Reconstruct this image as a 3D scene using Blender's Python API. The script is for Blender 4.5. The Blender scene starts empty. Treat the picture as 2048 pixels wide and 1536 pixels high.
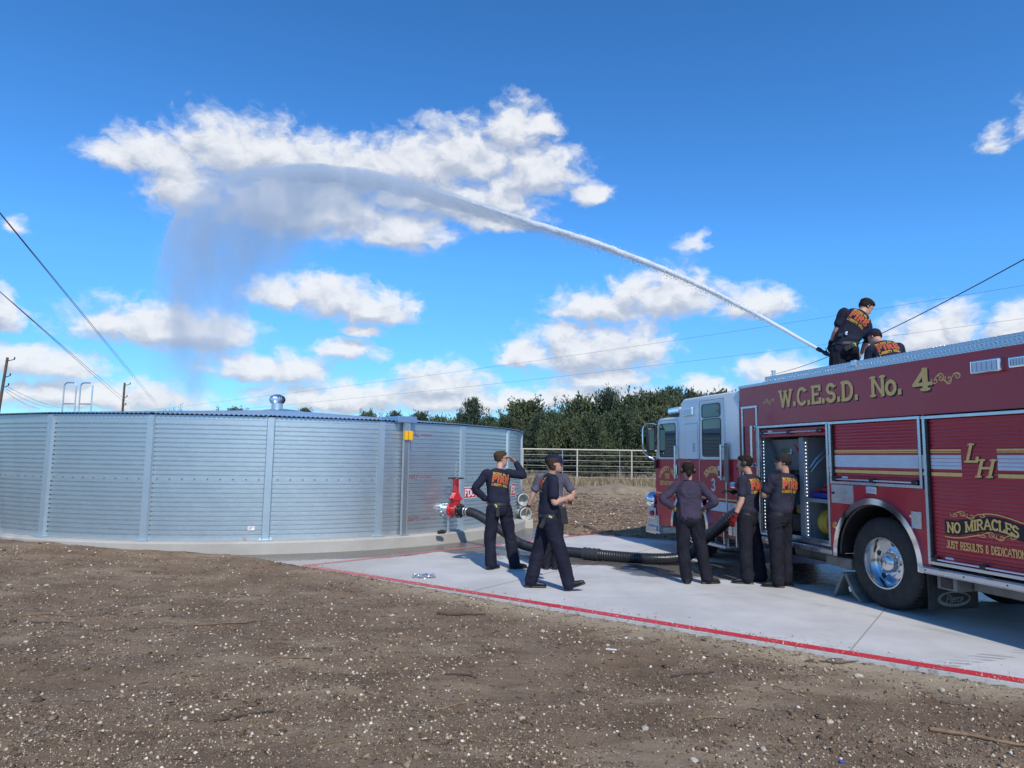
import bpy, bmesh, math, random
import numpy as np
from mathutils import Vector, Matrix, Euler
from mathutils.bvhtree import BVHTree
R = math.radians
random.seed(7)
RNG = np.random.default_rng(7)
S = bpy.context.scene
COL = S.collection

# ------------------------------------------------------------------ camera
cam_data = bpy.data.cameras.new('camera')
cam = bpy.data.objects.new('camera', cam_data)
COL.objects.link(cam)
PITCH, ROLL = R(6.143), 0.015
F_ = Vector((0, math.cos(PITCH), math.sin(PITCH)))
U_ = Vector((0, -math.sin(PITCH), math.cos(PITCH)))
X_ = Vector((1, 0, 0))
cx_, cy_ = X_ * math.cos(ROLL) + U_ * math.sin(ROLL), -X_ * math.sin(ROLL) + U_ * math.cos(ROLL)
cam.matrix_world = Matrix(((cx_.x, cy_.x, -F_.x, 0), (cx_.y, cy_.y, -F_.y, 0), (cx_.z, cy_.z, -F_.z, 1.74), (0, 0, 0, 1)))
cam_data.sensor_width = 36
cam_data.lens = 1375 / 2048 * 36
cam_data.clip_start, cam_data.clip_end = 0.05, 5000
S.camera = cam

# ------------------------------------------------------------------ sun, sky, exposure
SUN_ELEV, SUN_AZ = R(43), R(163.2)          # azimuth clockwise from +Y: behind the camera, a little to the right
sd = Vector((math.sin(SUN_AZ) * math.cos(SUN_ELEV), math.cos(SUN_AZ) * math.cos(SUN_ELEV), math.sin(SUN_ELEV)))
sl = bpy.data.lights.new('sun', 'SUN')
sl.energy, sl.angle, sl.color = 3.2, R(1.2), (1.0, 0.93, 0.82)
sun = bpy.data.objects.new('sun', sl)
sun.rotation_euler = (-sd).to_track_quat('-Z', 'Y').to_euler()
COL.objects.link(sun)

S.view_settings.view_transform = 'Standard'
S.view_settings.look = 'None'
S.view_settings.exposure = 0.36
S.view_settings.gamma = 1
S.view_settings.use_curve_mapping = False

# clouds as seen from the site: azimuth, elevation, half width, half height (degrees)
CLOUDS = [(-23.4, 23.2, 4.8, 1.9), (-28.0, 21.7, 4.4, 1.3), (-26.5, 20.1, 2.8, 1.9), (-19.7, 23.4, 5.0, 1.8), (-14.1, 23.2, 6.1, 1.7), (-8.6, 23.8, 5.5, 1.9), (-4.4, 24.8, 5.2, 2.0), (-0.3, 27.0, 2.7, 1.6), (2.3, 26.8, 1.7, 0.8), (1.3, 23.8, 4.8, 1.9), (6.3, 21.8, 2.0, 0.8), (-1.3, 21.5, 3.9, 1.4), (-6.4, 21.3, 6.4, 1.7), (-16.3, 20.1, 6.7, 2.4), (-9.7, 18.6, 4.6, 1.5), (-19.5, 20.1, 5.0, 2.2), (-1.7, 19.9, 4.3, 1.0), (-30.9, 21.0, 2.2, 1.0),
 (-15.2, 13.0, 3.8, 1.5), (-11.8, 12.2, 4.1, 1.3), (-19.1, 12.8, 2.8, 1.0), (-12.7, 10.2, 1.8, 0.5), (-27.2, 9.5, 6.3, 1.5), (-30.0, 9.5, 2.9, 1.2), (-23.7, 9.7, 3.4, 1.2), (-17.7, 7.0, 2.9, 1.2), (-21.0, 6.9, 4.0, 0.9), (-13.8, 8.6, 2.8, 0.7), (-34.7, 6.2, 4.3, 1.0), (-37.1, 9.6, 1.2, 1.4), (-36.8, 15.4, 1.4, 0.8, .38),
 (13.1, 13.6, 4.8, 1.7), (7.3, 12.8, 4.6, 1.1), (19.7, 12.5, 3.4, 1.1), (10.2, 13.9, 2.5, 1.0), (6.5, 9.4, 6.2, 2.0), (4.4, 10.2, 2.7, 1.5), (10.4, 9.7, 2.9, 1.6), (1.1, 8.8, 2.9, 1.0), (14.9, 17.5, 2.6, 1.0, .45), (36.3, 22.1, 1.9, 1.4, .40), (37.8, 22.9, 1.1, 1.8, .45), (31.6, 9.5, 3.5, 1.6), (33.0, 10.1, 2.1, 1.3), (36.9, 9.4, 1.5, 1.3), (21.4, 7.2, 3.5, 0.9), (-6.0, 6.4, 4.8, 1.4), (0.3, 4.9, 2.9, 0.8), (-13.3, 4.9, 7.9, 1.2), (-5.2, 4.9, 6.2, 1.2), (-31.0, 4.0, 8.0, 1.0), (7.7, 6.9, 4.5, 0.9), (16.2, 6.0, 2.3, 0.7), (6.5, 5.3, 6.6, 1.0)]
def node(nt, typ, loc=None, **kw):
    n = nt.nodes.new(typ)
    for k, v in kw.items():
        if k == 'op': n.operation = v
        else: setattr(n, k, v)
    return n
def setin(n, **kw):
    for k, v in kw.items():
        k = int(k[1:]) if k[0] == 'i' and k[1:].isdigit() else k.replace('_', ' ')
        n.inputs[k].default_value = v
    return n
def math_(nt, op, a, b=None, c=None, clamp=False):
    n = nt.nodes.new('ShaderNodeMath'); n.operation = op; n.use_clamp = clamp
    for i, v in enumerate((a, b, c)):
        if v is None: continue
        if isinstance(v, (int, float)): n.inputs[i].default_value = v
        else: nt.links.new(v, n.inputs[i])
    return n.outputs[0]
def vmath(nt, op, a, b=None, out=0):
    n = nt.nodes.new('ShaderNodeVectorMath'); n.operation = op
    for i, v in enumerate((a, b)):
        if v is None: continue
        if isinstance(v, (tuple, list)): n.inputs[i].default_value = v
        else: nt.links.new(v, n.inputs[i])
    return n.outputs[out]

def cloud_group():
    g = bpy.data.node_groups.new('cloud_cover', 'ShaderNodeTree')
    g.interface.new_socket('Vector', in_out='INPUT', socket_type='NodeSocketVector')
    g.interface.new_socket('Cover', in_out='OUTPUT', socket_type='NodeSocketFloat')
    g.interface.new_socket('Top', in_out='OUTPUT', socket_type='NodeSocketFloat')
    gi, go = g.nodes.new('NodeGroupInput'), g.nodes.new('NodeGroupOutput')
    v = gi.outputs[0]
    # ragged edges: warp the angles before the distance test
    wn = g.nodes.new('ShaderNodeTexNoise'); wn.inputs['Scale'].default_value = 0.24; wn.inputs['Detail'].default_value = 5; wn.inputs['Roughness'].default_value = 0.62
    g.links.new(vmath(g, 'MULTIPLY', v, (1, 1.5, 1)), wn.inputs['Vector'])
    w = vmath(g, 'MULTIPLY', vmath(g, 'SUBTRACT', wn.outputs['Color'], (.5, .5, .5)), (4.2, 2.0, 0))
    q = vmath(g, 'ADD', v, w)
    def field(vec):
        acc = None
        for (a, e, ra, re, *t) in CLOUDS:
            n = g.nodes.new('ShaderNodeVectorMath'); n.operation = 'MULTIPLY_ADD'
            ia, ie = 1 / (ra * 1.22), 1 / (re * 1.95); e = e - .45 * re
            g.links.new(vec, n.inputs[0]); n.inputs[1].default_value = (ia, ie, 0); n.inputs[2].default_value = (-a * ia, -e * ie, 0)
            d = vmath(g, 'MAXIMUM', n.outputs[0], vmath(g, 'MULTIPLY', n.outputs[0], (1, -1.9, 1)))      # flatter below than above
            m = vmath(g, 'LENGTH', d, out=1)
            if t: m = math_(g, 'ADD', m, t[0])
            acc = m if acc is None else math_(g, 'MINIMUM', acc, m)
        return math_(g, 'SUBTRACT', 1.0, acc)
    def fine(vec, detail):
        fn = g.nodes.new('ShaderNodeTexNoise'); setin(fn, Scale=.62, Detail=detail, Roughness=.55)
        g.links.new(vmath(g, 'MULTIPLY', vec, (1, 1.35, 1)), fn.inputs['Vector'])
        return math_(g, 'MULTIPLY', math_(g, 'SUBTRACT', fn.outputs['Fac'], .5), 1.25)
    # beyond the field of view the same scattered cumulus goes on
    on = g.nodes.new('ShaderNodeTexNoise'); setin(on, Scale=.09, Detail=2.0)
    g.links.new(vmath(g, 'MULTIPLY', v, (1, 2.2, 1)), on.inputs['Vector'])
    sp = g.nodes.new('ShaderNodeSeparateXYZ'); g.links.new(v, sp.inputs[0])
    away = g.nodes.new('ShaderNodeMapRange'); g.links.new(math_(g, 'ABSOLUTE', sp.outputs[0]), away.inputs['Value']); setin(away, From_Min=40.0, From_Max=48.0, To_Min=-2.0, To_Max=0.0)
    lowb = g.nodes.new('ShaderNodeMapRange'); g.links.new(sp.outputs[1], lowb.inputs['Value']); setin(lowb, From_Min=26.0, From_Max=34.0, To_Min=0.0, To_Max=-2.0)
    other = math_(g, 'ADD', math_(g, 'MULTIPLY', math_(g, 'SUBTRACT', on.outputs['Fac'], .56), 5.0), math_(g, 'ADD', away.outputs[0], lowb.outputs[0]))
    q2 = vmath(g, 'ADD', q, (0.2, 1.1, 0))
    f0 = math_(g, 'MAXIMUM', field(q), other); n0 = fine(q, 8.0)
    f1 = math_(g, 'MAXIMUM', field(q2), other); n1 = fine(q2, 4.0)
    r = math_(g, 'ADD', f0, n0)
    g.links.new(r, go.inputs[0])
    g.links.new(math_(g, 'SUBTRACT', r, math_(g, 'ADD', f1, n1)), go.inputs[1])
    return g

world = bpy.data.worlds.new('World'); S.world = world; world.use_nodes = True
nt = world.node_tree; nt.nodes.clear()
tc = nt.nodes.new('ShaderNodeTexCoord')
sky = nt.nodes.new('ShaderNodeTexSky'); sky.sky_type = 'NISHITA'; sky.sun_disc = False
sky.sun_elevation, sky.sun_rotation = SUN_ELEV, SUN_AZ
sky.altitude, sky.air_density, sky.dust_density, sky.ozone_density = 0, 1.0, 0.0, 2.0
sep = nt.nodes.new('ShaderNodeSeparateXYZ'); nt.links.new(vmath(nt, 'NORMALIZE', tc.outputs['Generated']), sep.inputs[0])
az = math_(nt, 'MULTIPLY', math_(nt, 'ARCTAN2', sep.outputs[0], sep.outputs[1]), 180 / math.pi)
el = math_(nt, 'MULTIPLY', math_(nt, 'ARCSINE', sep.outputs[2]), 180 / math.pi)
cmb = nt.nodes.new('ShaderNodeCombineXYZ'); nt.links.new(az, cmb.inputs[0]); nt.links.new(el, cmb.inputs[1])
grp = cloud_group()
gn = nt.nodes.new('ShaderNodeGroup'); gn.node_tree = grp; nt.links.new(cmb.outputs[0], gn.inputs[0])
c0, top = gn.outputs[0], gn.outputs[1]        # how thick the cloud is here; how near its sunlit upper side
mr = nt.nodes.new('ShaderNodeMapRange'); mr.interpolation_type = 'SMOOTHSTEP'
nt.links.new(c0, mr.inputs['Value']); setin(mr, From_Min=-0.07, From_Max=0.60)
lo = nt.nodes.new('ShaderNodeMapRange'); nt.links.new(el, lo.inputs['Value']); setin(lo, From_Min=0.0, From_Max=3.0)
alpha = math_(nt, 'MULTIPLY', math_(nt, 'MULTIPLY', mr.outputs[0], lo.outputs[0]), 0.96)
sh = math_(nt, 'ADD', top, math_(nt, 'MULTIPLY', c0, -0.10))
sr = nt.nodes.new('ShaderNodeMapRange'); sr.interpolation_type = 'SMOOTHSTEP'; nt.links.new(sh, sr.inputs['Value']); setin(sr, From_Min=-0.55, From_Max=0.50)
cc = nt.nodes.new('ShaderNodeMix'); cc.data_type = 'RGBA'
nt.links.new(sr.outputs[0], cc.inputs['Factor'])
cc.inputs['A'].default_value = (2.9, 3.3, 4.1, 1); cc.inputs['B'].default_value = (5.5, 5.65, 5.9, 1)
hs = nt.nodes.new('ShaderNodeHueSaturation'); setin(hs, Saturation=1.05, Value=1.0)
tint = nt.nodes.new('ShaderNodeMix'); tint.data_type = 'RGBA'; tint.blend_type = 'MULTIPLY'; tint.inputs['Factor'].default_value = 1; tint.inputs['B'].default_value = (.52, .92, 1.33, 1)
nt.links.new(sky.outputs[0], tint.inputs['A']); nt.links.new(tint.outputs['Result'], hs.inputs['Color'])
mx = nt.nodes.new('ShaderNodeMix'); mx.data_type = 'RGBA'
nt.links.new(alpha, mx.inputs['Factor']); nt.links.new(hs.outputs[0], mx.inputs['A']); nt.links.new(cc.outputs['Result'], mx.inputs['B'])
hz = nt.nodes.new('ShaderNodeMapRange'); nt.links.new(el, hz.inputs['Value']); setin(hz, From_Min=0.0, From_Max=16.0, To_Min=.60, To_Max=1.0)
hz2 = nt.nodes.new('ShaderNodeMapRange'); nt.links.new(el, hz2.inputs['Value']); setin(hz2, From_Min=14.0, From_Max=44.0, To_Min=1.0, To_Max=.80)
nt.links.new(math_(nt, 'MULTIPLY', hz.outputs[0], hz2.outputs[0]), hs.inputs['Value'])
bg = nt.nodes.new('ShaderNodeBackground'); bg.inputs['Strength'].default_value = 0.125
nt.links.new(mx.outputs['Result'], bg.inputs['Color'])
wo = nt.nodes.new('ShaderNodeOutputWorld'); nt.links.new(bg.outputs[0], wo.inputs['Surface'])
world.cycles.sampling_method = 'NONE'
S.cycles.max_bounces = 6
S.cycles.transparent_max_bounces = 16
S.cycles.volume_step_rate = 1.0
S.cycles.use_denoising = True

# ------------------------------------------------------------------ helpers
MATS = {}
def mat(name, color, rough=0.6, metal=0.0, var=0.0, vscale=8.0, bump=0.0, bscale=60.0, spec=0.5, coat=0.0, color2=None, detail=6, **kw):
    if name in MATS: return MATS[name]
    m = bpy.data.materials.new(name); m.use_nodes = True
    t = m.node_tree; b = t.nodes['Principled BSDF']
    b.inputs['Base Color'].default_value = (*color, 1); b.inputs['Roughness'].default_value = rough; b.inputs['Metallic'].default_value = metal
    b.inputs['Specular IOR Level'].default_value = spec; b.inputs['Coat Weight'].default_value = coat; b.inputs['Coat Roughness'].default_value = 0.06
    if var or color2 or bump:
        c = t.nodes.new('ShaderNodeTexCoord')
    if var or color2:
        n = t.nodes.new('ShaderNodeTexNoise'); setin(n, Scale=vscale, Detail=detail, Roughness=0.6); t.links.new(c.outputs['Object'], n.inputs['Vector'])
        r = t.nodes.new('ShaderNodeMapRange'); t.links.new(n.outputs['Fac'], r.inputs['Value']); setin(r, From_Min=.32, From_Max=.68)
        x = t.nodes.new('ShaderNodeMix'); x.data_type = 'RGBA'; t.links.new(r.outputs[0], x.inputs['Factor'])
        lo = [v * (1 - var) for v in color]; hi = color2 or [min(1, v * (1 + var)) for v in color]
        x.inputs['A'].default_value = (*lo, 1); x.inputs['B'].default_value = (*hi, 1)
        t.links.new(x.outputs['Result'], b.inputs['Base Color'])
        rr = t.nodes.new('ShaderNodeMapRange'); t.links.new(n.outputs['Fac'], rr.inputs['Value']); setin(rr, From_Min=.3, From_Max=.7, To_Min=max(0, rough - .08), To_Max=min(1, rough + .08))
        t.links.new(rr.outputs[0], b.inputs['Roughness'])
    if bump:
        n = t.nodes.new('ShaderNodeTexNoise'); setin(n, Scale=bscale, Detail=4); t.links.new(c.outputs['Object'], n.inputs['Vector'])
        bn = t.nodes.new('ShaderNodeBump'); bn.inputs['Strength'].default_value = bump; bn.inputs['Distance'].default_value = 0.01
        t.links.new(n.outputs['Fac'], bn.inputs['Height']); t.links.new(bn.outputs[0], b.inputs['Normal'])
    MATS[name] = m
    return m
def emit(name, color, strength):
    if name in MATS: return MATS[name]
    m = mat(name, color); b = m.node_tree.nodes['Principled BSDF']
    b.inputs['Emission Color'].default_value = (*color, 1); b.inputs['Emission Strength'].default_value = strength
    return m
def link(o, parent=None, label=None, cat=None, group=None, kind=None):
    if o.name not in COL.objects: COL.objects.link(o)
    if parent is not None: o.parent = parent
    for k, v in (('label', label), ('category', cat), ('group', group), ('kind', kind)):
        if v: o[k] = v
    return o
def empty(name, loc=(0, 0, 0), rz=0.0, label=None, cat=None, group=None, kind=None):
    o = bpy.data.objects.new(name, None); o.empty_display_size = .1
    o.location = loc; o.rotation_euler = (0, 0, rz)
    return link(o, None, label, cat, group, kind)
def obj(name, verts, faces, m, parent=None, smooth=False, **kw):
    me = bpy.data.meshes.new(name)
    me.from_pydata([tuple(v) for v in verts], [], [tuple(int(i) for i in f) for f in faces])
    if m: 
        for q in (m if isinstance(m, (list, tuple)) else (m,)): me.materials.append(q)
    if smooth: me.shade_smooth()
    me.update()
    return link(bpy.data.objects.new(name, me), parent, **kw)
def copy(o, parent=None, **kw):
    c = o.copy()
    for k in ('label',):
        pass
    return link(c, parent, **kw)

class MB:
    """collects shapes for one mesh"""
    def __init__(s): s.v, s.f = [], []
    def add(s, vs, fs):
        n = len(s.v); s.v += [Vector(v) for v in vs]; s.f += [tuple(i + n for i in f) for f in fs]; return s
    def box(s, x0, x1, y0, y1, z0, z1):
        x0, x1 = sorted((x0, x1)); y0, y1 = sorted((y0, y1)); z0, z1 = sorted((z0, z1))
        return s.add([(x0, y0, z0), (x1, y0, z0), (x1, y1, z0), (x0, y1, z0), (x0, y0, z1), (x1, y0, z1), (x1, y1, z1), (x0, y1, z1)],
                     [(0, 3, 2, 1), (4, 5, 6, 7), (0, 1, 5, 4), (1, 2, 6, 5), (2, 3, 7, 6), (3, 0, 4, 7)])
    def bbox(s, x0, x1, y0, y1, z0, z1, bev=0.01, seg=2):
        bm = bmesh.new(); t = MB().box(x0, x1, y0, y1, z0, z1); return s.bev(t, bev, seg)
    def bev(s, t, bev=0.01, seg=2, ang=0.5):
        bm = bmesh.new(); vs = [bm.verts.new(v) for v in t.v]
        for f in t.f: bm.faces.new([vs[i] for i in f])
        bm.normal_update()
        bmesh.ops.recalc_face_normals(bm, faces=bm.faces[:])
        es = [e for e in bm.edges if e.is_manifold and e.calc_face_angle(0) > ang]
        bmesh.ops.bevel(bm, geom=es, offset=bev, segments=seg, affect='EDGES', profile=.5, clamp_overlap=True)
        bm.verts.index_update()
        s.add([v.co.copy() for v in bm.verts], [[v.index for v in f.verts] for f in bm.faces]); bm.free(); return s
    def prism(s, pts, axis, a, b):
        """polygon pts (2D) extruded along axis ('x','y','z') from a to b"""
        def P(p, h):
            return {'x': (h, p[0], p[1]), 'y': (p[0], h, p[1]), 'z': (p[0], p[1], h)}[axis]
        n = len(pts)
        vs = [P(p, a) for p in pts] + [P(p, b) for p in pts]
        fs = [tuple(range(n))[::-1], tuple(range(n, 2 * n))] + [(i, (i + 1) % n, n + (i + 1) % n, n + i) for i in range(n)]
        return s.add(vs, fs)
    def tube(s, pts, r, n=10, caps=True, closed=False):
        pts = [Vector(p) for p in pts]; m = len(pts)
        rs = r if isinstance(r, (list, tuple, np.ndarray)) else [r] * m
        t0 = (pts[1] - pts[0]).normalized(); up = Vector((0, 0, 1)) if abs(t0.z) < .9 else Vector((1, 0, 0))
        a = t0.cross(up).normalized(); vs, fs = [], []
        for i, p in enumerate(pts):
            t = ((pts[(i + 1) % m] - pts[i - 1]) if closed or 0 < i < m - 1 else (pts[i + 1] - p if i == 0 else p - pts[i - 1])).normalized()
            a = (a - t * a.dot(t)).normalized(); b = t.cross(a)
            vs += [p + (a * math.cos(k * 2 * math.pi / n) + b * math.sin(k * 2 * math.pi / n)) * rs[i] for k in range(n)]
        for i in range(m if closed else m - 1):
            j = (i + 1) % m
            fs += [(i * n + k, i * n + (k + 1) % n, j * n + (k + 1) % n, j * n + k) for k in range(n)]
        if caps and not closed: fs += [tuple(range(n))[::-1], tuple(range((m - 1) * n, m * n))]
        return s.add(vs, fs)
    def lathe(s, prof, c=(0, 0, 0), axis=(0, 0, 1), n=24, a0=0, a1=2 * math.pi, ref=None):
        """profile [(radius, height)] about axis through c"""
        ax = Vector(axis).normalized(); u = Vector(ref) if ref else (Vector((1, 0, 0)) if abs(ax.x) < .9 else Vector((0, 1, 0)))
        u = (u - ax * u.dot(ax)).normalized(); w = ax.cross(u); c = Vector(c)
        full = abs(a1 - a0 - 2 * math.pi) < 1e-6; k = n if full else n + 1
        vs = [c + ax * h + (u * math.cos(a0 + (a1 - a0) * i / n) + w * math.sin(a0 + (a1 - a0) * i / n)) * r for r, h in prof for i in range(k)]
        fs = [(j * k + i, j * k + (i + 1) % k, (j + 1) * k + (i + 1) % k, (j + 1) * k + i) for j in range(len(prof) - 1) for i in range(n)]
        return s.add(vs, fs)
    def xf(s, M):
        s.v = [M @ v for v in s.v]; return s
    def build(s, name, m, parent=None, smooth=None, **kw):
        o = obj(name, s.v, s.f, m, parent, **kw)
        bm = bmesh.new(); bm.from_mesh(o.data); bmesh.ops.recalc_face_normals(bm, faces=bm.faces[:]); bm.to_mesh(o.data); bm.free()
        if smooth is not None:
            o.data.shade_smooth()
            if smooth < 3: o.data.set_sharp_from_angle(angle=smooth)
        return o

def vnoise(p, seed=0):
    """numpy value noise, p (n,k) -> -1..1"""
    p = np.asarray(p, float); k = p.shape[1]; i = np.floor(p).astype(np.int64); f = p - i; f = f * f * (3 - 2 * f)
    out = np.zeros(len(p)); mul = (73856093, 19349663, 83492791)
    for c in range(2 ** k):
        h = np.full(len(p), seed * 2654435761 % (2 ** 31), np.int64); w = np.ones(len(p))
        for d in range(k):
            bit = (c >> d) & 1; h ^= (i[:, d] + bit) * mul[d]; w *= f[:, d] if bit else 1 - f[:, d]
        h = (h ^ (h >> 13)) * 1274126177 & 0x7fffffff; h = (h ^ (h >> 16)) & 0xffff
        out += w * (h / 32767.5 - 1)
    return out
def fbm(p, oct=4, seed=0, gain=.5):
    a, s, o = 1.0, 0.0, 0.0
    p = np.asarray(p, float)
    for k in range(oct):
        o = o + a * vnoise(p * 2 ** k, seed + k); s += a; a *= gain
    return o / s
def sstep(a, b, x):
    t = np.clip((np.asarray(x, float) - a) / (b - a), 0, 1); return t * t * (3 - 2 * t)
# ------------------------------------------------------------------ ground
TC, TR, TB, TT, TPH = Vector((-6.244, 18.706, 0)), 6.507, 0.22, 2.40, -1.114     # tank centre, radius, wall base, wall top, first post angle
PAD = [(-5.6, 12.69), (-3.371, 11.066), (4.122, 5.706), (16.0, -2.80), (24.0, 0.8), (10.9, 10.06), (1.96, 16.374), (1.37, 15.88), (0.9, 17.5), (-4.0, 19.0)]
def poly_dist(x, y, poly):
    """signed distance (negative inside), vectorised"""
    d = np.full(x.shape, 1e9); ins = np.zeros(x.shape, bool); n = len(poly)
    for i in range(n):
        (x0, y0), (x1, y1) = poly[i], poly[(i + 1) % n]
        ex, ey = x1 - x0, y1 - y0
        t = np.clip(((x - x0) * ex + (y - y0) * ey) / (ex * ex + ey * ey), 0, 1)
        d = np.minimum(d, np.hypot(x - x0 - t * ex, y - y0 - t * ey))
        c = ((y0 > y) != (y1 > y)) & (x < (x1 - x0) * (y - y0) / (y1 - y0 + 1e-12) + x0)
        ins ^= c
    return np.where(ins, -d, d)
def ground_z(x, y):
    x = np.asarray(x, float); y = np.asarray(y, float)
    p = np.stack([x.ravel(), y.ravel()], 1)
    d = poly_dist(x, y, PAD)
    rt = np.hypot(x - TC.x, y - TC.y) - TR - 0.24
    z = 0.62 * sstep(17, 36, y) + 0.5 * sstep(40, 200, y)
    far = sstep(60, 25, np.hypot(x, y))
    b = .045 * fbm(p * .45, 3, 5).reshape(x.shape) + .03 * fbm(p * 1.7, 3, 9).reshape(x.shape) + .012 * fbm(p * 7, 3, 12).reshape(x.shape)
    z = z + b * far + .12 * sstep(-4.5, -9, x) * sstep(25, 14, y) - .03 * sstep(-1.5, 3.5, x) * sstep(14, 9, y)
    # shallow ruts left by machines, running across the picture
    v_ = y + .16 * x + .25 * fbm(p * .5, 2, 61).reshape(x.shape); rut = np.exp(-((np.mod(v_, 1.9) - .95) / .16) ** 2)
    z = z - .035 * rut * sstep(-.2, .25, fbm(p * .35, 2, 71).reshape(x.shape)) * far
    # heap along the far pad edge, and spoil thrown against the tank ring on the left
    z = z + .10 * np.exp(-((d - .7) / .35) ** 2) * sstep(13, 15, y) * (1 + fbm(p * 2.2, 2, 3).reshape(x.shape))
    z = z + .05 * np.exp(-(rt / .55) ** 2) * sstep(-4.9, -6.2, x)
    z = z + .07 * np.exp(-((x + 3.9) / .8) ** 2 - ((y - 11.25) / .35) ** 2)
    edge = sstep(0.0, 0.35, d)
    z = np.where(d > 0, z * edge + (1 - edge) * (-.02 + .045 * sstep(.5, -3.2, x)), -.14)
    z = np.where(rt < -0.05, -.12, z)
    return z
def axis_coords(a, b, step, lim_lo, lim_hi):
    c = list(np.arange(a, b + 1e-6, step)); s = step
    while c[-1] < lim_hi: s *= 1.22; c.append(c[-1] + s)
    s = step
    while c[0] > lim_lo: s *= 1.22; c.insert(0, c[0] - s)
    return np.array(c)
gx = axis_coords(-13, 9.5, .07, -1500, 1500); gy = axis_coords(1.5, 20, .07, -60, 2500)
GX, GY = np.meshgrid(gx, gy); GZ = ground_z(GX, GY)
nx, ny = len(gx), len(gy)
idx = np.arange(nx * ny).reshape(ny, nx)
gf = np.stack([idx[:-1, :-1], idx[:-1, 1:], idx[1:, 1:], idx[1:, :-1]], -1).reshape(-1, 4)
def fast_obj(name, V, Fq, m, parent=None, smooth=False, **kw):
    V = np.asarray(V, np.float32); Fq = np.asarray(Fq, np.int32)
    me = bpy.data.meshes.new(name); k = Fq.shape[1]
    me.vertices.add(len(V)); me.vertices.foreach_set('co', V.ravel())
    me.loops.add(Fq.size); me.loops.foreach_set('vertex_index', Fq.ravel())
    me.polygons.add(len(Fq)); me.polygons.foreach_set('loop_start', np.arange(0, Fq.size, k, dtype=np.int32))
    try: me.polygons.foreach_set('loop_total', np.full(len(Fq), k, np.int32))
    except Exception: pass
    me.update(calc_edges=True); me.validate()
    if m: me.materials.append(m)
    if smooth: me.shade_smooth()
    return link(bpy.data.objects.new(name, me), parent, **kw)

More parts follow.
